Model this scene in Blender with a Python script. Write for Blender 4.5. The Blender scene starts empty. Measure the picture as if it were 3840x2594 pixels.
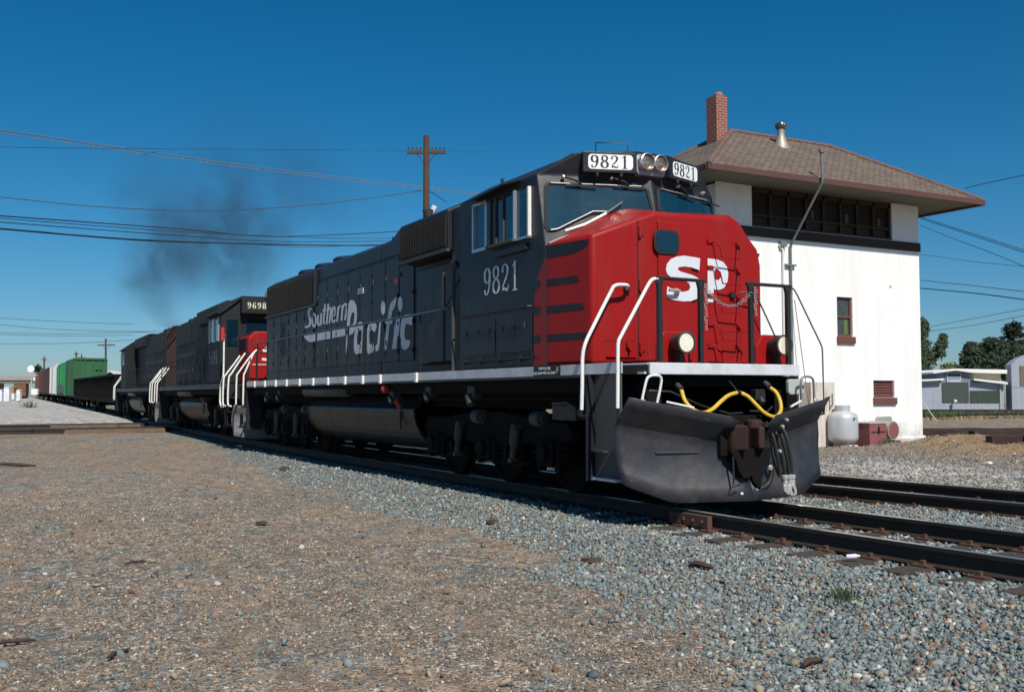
import bpy, math, random
import numpy as np
from mathutils import Vector, Matrix
R=math.radians
random.seed(7); rng=np.random.default_rng(7)
sc=bpy.context.scene; COL=sc.collection
# ---------------- camera ----------------
cd=bpy.data.cameras.new('camera'); cam=bpy.data.objects.new('camera',cd); COL.objects.link(cam); sc.camera=cam
def _cam():
    loc=Vector((9.6794,-8.2357,1.3566)); yaw,pit,rol=2.6472,.0485,-.0022
    fw=Vector((math.cos(yaw)*math.cos(pit),math.sin(yaw)*math.cos(pit),math.sin(pit)))
    r0=Vector((math.sin(yaw),-math.cos(yaw),0)); u0=r0.cross(fw)
    r=r0*math.cos(rol)+u0*math.sin(rol); u=-r0*math.sin(rol)+u0*math.cos(rol)
    m=Matrix((r,u,-fw)).transposed().to_4x4(); m.translation=loc
    cam.matrix_world=m
    cd.sensor_fit='HORIZONTAL'; cd.sensor_width=36; cd.lens=3766.7/3840*36; cd.clip_start=.1; cd.clip_end=3000
_cam()
# ---------------- sky, sun, exposure ----------------
EL,AZ=47.0,8.5          # the sun stands ahead of the train, a little towards the camera side
w=bpy.data.worlds.new('World'); sc.world=w; w.use_nodes=True
nt=w.node_tree; bg=nt.nodes['Background']; sky=nt.nodes.new('ShaderNodeTexSky'); sky.sky_type='NISHITA'
sky.sun_disc=False; sky.sun_elevation=R(EL); sky.sun_rotation=R(90+AZ); sky.air_density=.9; sky.dust_density=.5; sky.ozone_density=8.5; sky.altitude=0
hs=nt.nodes.new('ShaderNodeHueSaturation'); hs.inputs['Saturation'].default_value=1.26; hs.inputs['Value'].default_value=1.0; hs.inputs['Hue'].default_value=.488
nt.links.new(sky.outputs[0],hs.inputs['Color']); nt.links.new(hs.outputs[0],bg.inputs['Color']); bg.inputs['Strength'].default_value=.080
sl=bpy.data.lights.new('sun','SUN'); so=bpy.data.objects.new('sun',sl); COL.objects.link(so)
sl.energy=5.0; sl.angle=R(.55); sl.color=(1,.95,.87)
so.rotation_euler=Vector((math.cos(R(EL))*math.cos(R(AZ)),-math.cos(R(EL))*math.sin(R(AZ)),math.sin(R(EL)))).to_track_quat('Z','Y').to_euler()
sc.view_settings.view_transform='Standard'; sc.view_settings.look='None'; sc.view_settings.exposure=0; sc.view_settings.gamma=1
sc.render.engine='CYCLES'; sc.cycles.volume_step_rate=4; sc.cycles.volume_max_steps=64
# ---------------- materials ----------------
MT={}
def mat(name,col,rough=.5,metal=0,var=.12,scale=2.5,bump=0,bscale=40,dirt=None,damt=.5,dscale=1.2,streak=False,spec=.5,coat=0,attr=None,wavy=0,splash=None,emit=None,estr=0,alpha=1,trans=0):
    if name in MT: return MT[name]
    m=bpy.data.materials.new(name); m.use_nodes=True; t=m.node_tree; N=t.nodes; L=t.links
    b=N['Principled BSDF']; tc=N.new('ShaderNodeTexCoord')
    b.inputs['Roughness'].default_value=rough; b.inputs['Metallic'].default_value=metal
    b.inputs['Specular IOR Level'].default_value=spec; b.inputs['Coat Weight'].default_value=coat
    n=N.new('ShaderNodeTexNoise'); n.inputs['Scale'].default_value=scale; n.inputs['Detail'].default_value=6; n.inputs['Roughness'].default_value=.65
    L.new(tc.outputs['Object'],n.inputs['Vector'])
    mx=N.new('ShaderNodeMix'); mx.data_type='RGBA'
    mx.inputs[6].default_value=(*[c*(1-var*1.6) for c in col],1); mx.inputs[7].default_value=(*[min(1,c*(1+var*1.6)) for c in col],1)
    L.new(n.outputs['Fac'],mx.inputs[0]); out=mx.outputs[2]
    if attr:
        a=N.new('ShaderNodeAttribute'); a.attribute_name=attr
        m2=N.new('ShaderNodeMix'); m2.data_type='RGBA'; m2.blend_type='MULTIPLY'; m2.inputs[0].default_value=1
        L.new(out,m2.inputs[6]); L.new(a.outputs['Color'],m2.inputs[7]); out=m2.outputs[2]
    if dirt:
        n2=N.new('ShaderNodeTexNoise'); n2.inputs['Scale'].default_value=dscale; n2.inputs['Detail'].default_value=8; n2.inputs['Roughness'].default_value=.7
        mp=N.new('ShaderNodeMapping'); mp.inputs['Scale'].default_value=(6,6,.6) if streak else (1,1,1)
        L.new(tc.outputs['Object'],mp.inputs['Vector']); L.new(mp.outputs[0],n2.inputs['Vector'])
        r=N.new('ShaderNodeMapRange'); r.inputs[1].default_value=.48; r.inputs[2].default_value=.72; r.inputs[4].default_value=damt
        L.new(n2.outputs['Fac'],r.inputs[0])
        m3=N.new('ShaderNodeMix'); m3.data_type='RGBA'; m3.inputs[7].default_value=(*dirt,1)
        L.new(r.outputs[0],m3.inputs[0]); L.new(out,m3.inputs[6]); out=m3.outputs[2]
        rr=N.new('ShaderNodeMapRange'); rr.inputs[3].default_value=rough; rr.inputs[4].default_value=min(1,rough+.3)
        L.new(r.outputs[0],rr.inputs[0]); L.new(rr.outputs[0],b.inputs['Roughness'])
    L.new(out,b.inputs['Base Color'])
    if splash:
        sp=N.new('ShaderNodeSeparateXYZ'); L.new(tc.outputs['Object'],sp.inputs[0]); n5=N.new('ShaderNodeTexNoise'); n5.inputs['Scale'].default_value=2.2; n5.inputs['Detail'].default_value=9; n5.inputs['Roughness'].default_value=.75; L.new(tc.outputs['Object'],n5.inputs['Vector'])
        ad=N.new('ShaderNodeMath'); ad.operation='MULTIPLY_ADD'; ad.inputs[1].default_value=1.9; ad.inputs[2].default_value=-.62; L.new(n5.outputs['Fac'],ad.inputs[0]); sb_=N.new('ShaderNodeMath'); sb_.operation='SUBTRACT'; L.new(ad.outputs[0],sb_.inputs[0]); L.new(sp.outputs['Z'],sb_.inputs[1])
        r5=N.new('ShaderNodeMapRange'); r5.inputs[1].default_value=-.25; r5.inputs[2].default_value=.35; r5.inputs[4].default_value=.75; L.new(sb_.outputs[0],r5.inputs[0]); m5=N.new('ShaderNodeMix'); m5.data_type='RGBA'; m5.inputs[7].default_value=(*splash,1); L.new(r5.outputs[0],m5.inputs[0]); L.new(b.inputs['Base Color'].links[0].from_socket,m5.inputs[6]); L.new(m5.outputs[2],b.inputs['Base Color'])
    if wavy and not bump: bump=.02
    if bump:
        n3=N.new('ShaderNodeTexNoise'); n3.inputs['Scale'].default_value=bscale; n3.inputs['Detail'].default_value=5
        L.new(tc.outputs['Object'],n3.inputs['Vector'])
        bp=N.new('ShaderNodeBump'); bp.inputs['Strength'].default_value=bump; bp.inputs['Distance'].default_value=.02
        L.new(n3.outputs['Fac'],bp.inputs['Height']); L.new(bp.outputs[0],b.inputs['Normal'])
        if wavy:
            n6=N.new('ShaderNodeTexNoise'); n6.inputs['Scale'].default_value=2.4; n6.inputs['Detail'].default_value=2; L.new(tc.outputs['Object'],n6.inputs['Vector'])
            b6=N.new('ShaderNodeBump'); b6.inputs['Strength'].default_value=wavy; b6.inputs['Distance'].default_value=.05; L.new(n6.outputs['Fac'],b6.inputs['Height']); L.new(b6.outputs[0],bp.inputs['Normal'])
    if emit: b.inputs['Emission Color'].default_value=(*emit,1); b.inputs['Emission Strength'].default_value=estr
    MT[name]=m; return m
def brickmat(name,c1,c2,mortar,bw,bh,ms=.01,bump=.4,rough=.85,offset=.5,moss=None,mossamt=.5,gap=None):
    m=bpy.data.materials.new(name); m.use_nodes=True; t=m.node_tree; N=t.nodes; L=t.links; b=N['Principled BSDF']; b.inputs['Roughness'].default_value=rough
    uv=N.new('ShaderNodeUVMap'); uv.uv_map='UVMap'
    br=N.new('ShaderNodeTexBrick'); br.offset=offset; br.inputs['Scale'].default_value=1; br.inputs['Brick Width'].default_value=bw; br.inputs['Row Height'].default_value=bh
    br.inputs['Mortar Size'].default_value=ms; br.inputs['Color1'].default_value=(*c1,1); br.inputs['Color2'].default_value=(*c2,1); br.inputs['Mortar'].default_value=(*mortar,1); br.inputs['Bias'].default_value=0
    L.new(uv.outputs[0],br.inputs['Vector']); out=br.outputs['Color']
    n=N.new('ShaderNodeTexNoise'); n.inputs['Scale'].default_value=1.3; n.inputs['Detail'].default_value=9; n.inputs['Roughness'].default_value=.75; L.new(uv.outputs[0],n.inputs['Vector'])
    if moss:
        r=N.new('ShaderNodeMapRange'); r.inputs[1].default_value=.47; r.inputs[2].default_value=.62; r.inputs[4].default_value=mossamt; L.new(n.outputs['Fac'],r.inputs[0])
        mx=N.new('ShaderNodeMix'); mx.data_type='RGBA'; mx.inputs[7].default_value=(*moss,1); L.new(r.outputs[0],mx.inputs[0]); L.new(out,mx.inputs[6]); out=mx.outputs[2]
        n4=N.new('ShaderNodeTexNoise'); n4.inputs['Scale'].default_value=9; n4.inputs['Detail'].default_value=3; L.new(uv.outputs[0],n4.inputs['Vector'])
        r4=N.new('ShaderNodeMapRange'); r4.inputs[1].default_value=.68; r4.inputs[2].default_value=.72; r4.inputs[4].default_value=.7; L.new(n4.outputs['Fac'],r4.inputs[0])
        m4=N.new('ShaderNodeMix'); m4.data_type='RGBA'; m4.inputs[7].default_value=(.5,.45,.36,1); L.new(r4.outputs[0],m4.inputs[0]); L.new(out,m4.inputs[6]); out=m4.outputs[2]
    L.new(out,b.inputs['Base Color'])
    bp=N.new('ShaderNodeBump'); bp.inputs['Strength'].default_value=bump; bp.inputs['Distance'].default_value=.03; bp.invert=True
    L.new(br.outputs['Fac'],bp.inputs['Height']); L.new(bp.outputs[0],b.inputs['Normal'])
    MT[name]=m; return m
CH=mat('charcoal_paint',(.017,.0185,.024),.42,spec=.30,wavy=.25,var=.2,dirt=(.040,.036,.030),damt=.38,streak=True,bump=.06,bscale=60)
CHO=mat('charcoal_paint_old',(.010,.0125,.0145),.65,spec=.3,var=.2,dirt=(.024,.025,.025),damt=.6,streak=True)
RED=mat('scarlet_paint',(.295,.0095,.0095),.38,wavy=.2,var=.07,dirt=(.22,.03,.018),damt=.55,dscale=.8,streak=True,bump=.05,bscale=25,spec=.22)
REDO=mat('faded_red_paint',(.30,.02,.02),.6,var=.15,dirt=(.12,.03,.02),damt=.5,streak=True)
WH=mat('white_lettering',(.66,.68,.72),.5,var=.06,dirt=(.35,.34,.32),damt=.35,dscale=3,streak=True)
SILL=mat('white_sill_stripe',(.60,.62,.64),.5,var=.08,dirt=(.28,.26,.22),damt=.5,dscale=3)
BK=mat('black_underframe',(.006,.005,.0045),.9,var=.3,dirt=(.016,.013,.010),damt=.6,dscale=3,spec=.2)
BKS=mat('black_steel',(.02,.019,.019),.4,var=.2)
GRM=mat('grimy_grey_steel',(.045,.042,.037),.6,var=.25,dirt=(.05,.04,.03),damt=.8,dscale=4)
TANK=mat('dark_tank_paint',(.014,.0135,.013),.42,spec=.35,var=.15,dirt=(.06,.05,.035),damt=.5,dscale=2)
RW=mat('white_handrail_paint',(.80,.79,.74),.4,var=.05,dirt=(.4,.36,.28),damt=.3,dscale=9)
GL=mat('dark_window_glass',(.004,.018,.030),.05,var=.05,spec=1.0)
GLB=mat('tinted_side_glass',(.010,.035,.055),.04,var=.1,spec=1.0)
RUB=mat('black_rubber',(.015,.014,.013),.6)
ALU=mat('window_frame_aluminium',(.55,.56,.58),.35,metal=.8,var=.1)
GLW=mat('windshield_glass',(.006,.032,.048),.06,var=.6,scale=1.6,spec=1.0,dirt=(.06,.07,.08),damt=.25,dscale=2.2)  # mottled teal puts uneven sky reflection into the colour; specks are dirt
GRL=mat('radiator_screen',(.011,.009,.006),.75,var=.3,scale=30)
YEL=mat('yellow_hose_rubber',(.62,.40,.03),.5,var=.12,dirt=(.25,.15,.03),damt=.5,dscale=14)
RUST=mat('rusty_coupler_steel',(.034,.012,.008),.75,var=.4,dirt=(.03,.015,.01),damt=.8,dscale=9,bump=.5,bscale=60)
SIL=mat('bright_metal_fitting',(.62,.60,.55),.35,metal=.6,var=.2)
CHAIN=mat('galvanised_chain',(.42,.42,.42),.4,metal=.5,var=.2)
LENS=mat('lit_headlight_lens',(.80,.70,.58),.15,metal=.7,emit=(1,.84,.58),estr=.62,var=.5,scale=26)
BULB=mat('lit_bulb',(1,1,1),.3,emit=(1,.93,.8),estr=3.5,var=0)
LENSU=mat('unlit_headlight_reflector',(.50,.36,.27),.14,metal=.85,var=.5,scale=16)
SIGNW=mat('number_board_white',(.78,.80,.78),.4,var=.03)
BLK=mat('black_numeral_paint',(.01,.01,.01),.5)
REDT=mat('red_marking',(.45,.03,.02),.5)
CREAM=mat('cream_numerals',(.75,.72,.5),.5)
# ---------------- mesh builder ----------------
class MB:
    def __init__(s): s.v=[]; s.f=[]
    def add(s,vs,fs):
        o=len(s.v); s.v+= [tuple(map(float,a)) for a in vs]; s.f+=[tuple(i+o for i in f) for f in fs]; return s
    def box(s,x0,x1,y0,y1,z0,z1):
        return s.add([(x0,y0,z0),(x1,y0,z0),(x1,y1,z0),(x0,y1,z0),(x0,y0,z1),(x1,y0,z1),(x1,y1,z1),(x0,y1,z1)],[(0,3,2,1),(4,5,6,7),(0,1,5,4),(1,2,6,5),(2,3,7,6),(3,0,4,7)])
    def quad(s,*p): return s.add(p,[tuple(range(len(p)))])
    def prism(s,poly,ax,a,b):
        n=len(poly)
        def P(u,v,t): return (t,u,v) if ax=='x' else ((u,t,v) if ax=='y' else (u,v,t))
        vs=[P(u,v,a) for u,v in poly]+[P(u,v,b) for u,v in poly]
        return s.add(vs,[tuple(range(n))[::-1],tuple(range(n,2*n))]+[(i,(i+1)%n,n+(i+1)%n,n+i) for i in range(n)])
    def hexa(s,lo,hi):   # two quads (4 pts each) joined
        return s.add(list(lo)+list(hi),[(0,3,2,1),(4,5,6,7),(0,1,5,4),(1,2,6,5),(2,3,7,6),(3,0,4,7)])
    def tube(s,pts,r,n=8):
        pts=[Vector(p) for p in pts]; N=len(pts); rings=[]; rr=r if isinstance(r,(list,tuple)) else [r]*N
        t0=(pts[1]-pts[0]).normalized(); up=Vector((0,0,1)) if abs(t0.z)<.9 else Vector((1,0,0)); a=t0.cross(up).normalized()
        for i in range(N):
            t=((pts[min(i+1,N-1)]-pts[i]).normalized()+(pts[i]-pts[max(i-1,0)]).normalized())
            if t.length<1e-6: t=t0.copy()
            t.normalize(); a=(a-t*a.dot(t)); a.normalize(); b=t.cross(a)
            rings.append([pts[i]+(a*math.cos(2*math.pi*k/n)+b*math.sin(2*math.pi*k/n))*rr[i] for k in range(n)])
        vs=[p for q in rings for p in q]; fs=[]
        for i in range(N-1):
            for k in range(n): fs.append((i*n+k,i*n+(k+1)%n,(i+1)*n+(k+1)%n,(i+1)*n+k))
        fs.append(tuple(range(n))[::-1]); fs.append(tuple((N-1)*n+k for k in range(n)))
        return s.add(vs,fs)
    def cyl(s,a,b,r,n=20,r2=None): return s.tube([a,b],[r,r if r2 is None else r2],n)
    def lathe(s,prof,base,axis=(0,0,1),n=24):
        ax=Vector(axis).normalized(); up=Vector((0,0,1)) if abs(ax.z)<.9 else Vector((1,0,0)); a=ax.cross(up).normalized(); b=ax.cross(a); B=Vector(base); vs=[]
        for r,h in prof:
            for k in range(n): vs.append(B+ax*h+(a*math.cos(2*math.pi*k/n)+b*math.sin(2*math.pi*k/n))*max(r,1e-4))
        fs=[]
        for i in range(len(prof)-1):
            for k in range(n): fs.append((i*n+k,i*n+(k+1)%n,(i+1)*n+(k+1)%n,(i+1)*n+k))
        fs.append(tuple(range(n))[::-1]); fs.append(tuple((len(prof)-1)*n+k for k in range(n)))
        return s.add(vs,fs)
    def build(s,name,m,parent=None,bevel=0,smooth=False,loc=None,seg=2,label=None):
        me=bpy.data.meshes.new(name); me.from_pydata(s.v,[],s.f); me.update()
        bm_fix(me); me.materials.append(m)
        if smooth:
            me.polygons.foreach_set('use_smooth',[True]*len(me.polygons)); 
            try: me.set_sharp_from_angle(angle=R(38))
            except Exception: pass
        o=bpy.data.objects.new(name,me); COL.objects.link(o)
        if parent: o.parent=parent
        if loc: o.location=loc
        if bevel:
            b=o.modifiers.new('bevel','BEVEL'); b.width=bevel; b.segments=seg; b.limit_method='ANGLE'; b.angle_limit=R(25); b.harden_normals=False
        if label: o['label']=label
        return o
import bmesh
def bm_fix(me):
    bm=bmesh.new(); bm.from_mesh(me); bmesh.ops.recalc_face_normals(bm,faces=bm.faces); bm.to_mesh(me); bm.free()
def uvbox(o):
    me=o.data; uv=me.uv_layers.new(name='UVMap'); 
    for p in me.polygons:
        n=p.normal; t=Vector((-n.y,n.x,0)); t=t.normalized() if t.length>1e-3 else Vector((1,0,0)); b=n.cross(t)
        for li in p.loop_indices:
            c=me.vertices[me.loops[li].vertex_index].co; uv.data[li].uv=(c.dot(t),c.dot(b))
def tag(o,label,cat,group=None,kind=None):
    o['label']=label; o['category']=cat
    if group: o['group']=group
    if kind: o['kind']=kind
    return o
def thing(name,label,cat,loc=(0,0,0),rz=0,group=None):
    o=bpy.data.objects.new(name,None); COL.objects.link(o); o.location=loc; o.rotation_euler=(0,0,rz); o.empty_display_size=.3
    return tag(o,label,cat,group)
def struct(o): o['kind']='structure'; return o
def catm(P,closed=False,n=6):
    P=[Vector(a) for a in P]; out=[]; N=len(P)
    g=lambda k: P[k%N] if closed else P[min(max(k,0),N-1)]
    for i in range(N if closed else N-1):
        a,b,c,d=g(i-1),g(i),g(i+1),g(i+2)
        for k in range(n):
            t=k/n; out.append(.5*((2*b)+(c-a)*t+(2*a-5*b+4*c-d)*t*t+(-a+3*b-3*c+d)*t**3))
    if not closed: out.append(P[-1])
    return out
# ---- lettering: strokes in a unit box (x right, y up), varying pen width
def ell(cx,cy,rx,ry,ws,wt,n=16,a0=0,a1=360):
    return [(cx+rx*math.cos(R(a0+(a1-a0)*k/n)),cy+ry*math.sin(R(a0+(a1-a0)*k/n)),ws*abs(math.cos(R(a0+(a1-a0)*k/n)))+wt*abs(math.sin(R(a0+(a1-a0)*k/n)))) for k in range(n+1)]
G={
'9':[ell(.29,.70,.20,.25,.15,.06),[(.50,.66,.15),(.47,.38,.14),(.36,.12,.10),(.24,.045,.06),(.14,.07,.08),(.11,.15,.13),(.13,.21,.10)]],
'8':[ell(.29,.755,.18,.20,.12,.06),ell(.29,.275,.22,.235,.15,.07)],
'2':[[(.13,.70,.12),(.09,.78,.12),(.14,.91,.08),(.28,.965,.06),(.42,.88,.13),(.46,.74,.14),(.38,.54,.12),(.20,.32,.09),(.09,.16,.07)],[(.08,.10,.12),(.26,.13,.14),(.42,.06,.10),(.50,.14,.06),(.52,.26,.04)]],
'1':[[(.30,.0,.14),(.30,1.0,.14)],[(.12,.83,.06),(.27,.94,.08)],[(.12,.03,.06),(.48,.03,.06)]],
'6':[ell(.29,.30,.20,.25,.15,.06),[(.08,.34,.15),(.11,.62,.14),(.22,.88,.10),(.34,.955,.06),(.44,.93,.08),(.47,.85,.13),(.45,.79,.10)]],
'S':[[(.98,.85,.26),(.52,.875,.25),(.16,.70,.26),(.45,.53,.25),(.84,.32,.27),(.50,.125,.25),(.02,.15,.26)]],
'P':[[(.16,.0,.30),(.16,1.0,.30)],[(.2,.88,.24),(.58,.88,.24),(.84,.66,.27),(.60,.42,.22),(.2,.42,.2)]],
}
def write(txt,m,parent,name,origin,u,v,h,wd,adv,thick=.003,smooth=True):
    O=Vector(origin); u=Vector(u).normalized(); v=Vector(v).normalized(); n=u.cross(v); mb=MB(); x=0; q=0
    for ch in txt:
        for st in G[ch]:
            P=[(a*wd,b*h,c) for a,b,c in st]
            if len(P)>2: Q=catm(P,False,5)
            else: Q=[Vector(p) for p in P]
            N=len(Q); lo=[];hi=[]; q+=1; d=thick+(q%4)*.0006
            for i in range(N):
                t=Vector((Q[min(i+1,N-1)].x-Q[max(i-1,0)].x,Q[min(i+1,N-1)].y-Q[max(i-1,0)].y)); t.normalize(); nn=Vector((-t.y,t.x))
                wv=Q[i].z*.5
                for sgn,ls in ((1,lo),(-1,hi)):
                    px=Q[i].x+nn.x*wv*wd*sgn+x; py=Q[i].y+nn.y*wv*h*sgn*.62
                    ls.append(O+u*px+v*py+n*d)
            vs=lo+hi; mb.add(vs,[(i,i+1,N+i+1,N+i) for i in range(N-1)])
        x+=adv
    me=bpy.data.meshes.new(name); me.from_pydata(mb.v,[],mb.f); me.materials.append(m)
    o=bpy.data.objects.new(name,me); COL.objects.link(o); o.parent=parent
    return o
def fonttext(txt,size,m,parent,name,origin,u,v,align='CENTER',ext=.001,sx=1):
    c=bpy.data.curves.new('t','FONT'); c.body=txt; c.size=size; c.align_x=align; c.extrude=ext
    o=bpy.data.objects.new('t',c); COL.objects.link(o); dg=bpy.context.evaluated_depsgraph_get(); me=bpy.data.meshes.new_from_object(o.evaluated_get(dg))
    bpy.data.objects.remove(o); bpy.data.curves.remove(c)
    u=Vector(u).normalized(); v=Vector(v).normalized(); n=u.cross(v); Mx=Matrix((u*sx,v,n)).transposed().to_4x4(); Mx.translation=Vector(origin)+n*.004
    me.transform(Mx); me.materials.clear(); me.materials.append(m); me.name=name
    o=bpy.data.objects.new(name,me); COL.objects.link(o); o.parent=parent; return o
def filled(polys,name,m,parent,fn):
    c=bpy.data.curves.new('t','CURVE'); c.dimensions='2D'; c.fill_mode='BOTH'; c.extrude=0
    for grp in polys:
        for P in grp:
            s=c.splines.new('POLY'); s.points.add(len(P)-1); s.use_cyclic_u=True
            for i,(a,b) in enumerate(P): s.points[i].co=(a,b,0,1)
    o=bpy.data.objects.new('t',c); COL.objects.link(o); dg=bpy.context.evaluated_depsgraph_get(); me=bpy.data.meshes.new_from_object(o.evaluated_get(dg))
    bpy.data.objects.remove(o); bpy.data.curves.remove(c)
    for vv in me.vertices: vv.co=fn(vv.co)
    bm_fix(me); me.materials.clear(); me.materials.append(m); me.name=name
    o=bpy.data.objects.new(name,me); COL.objects.link(o); o.parent=parent; return o
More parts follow.
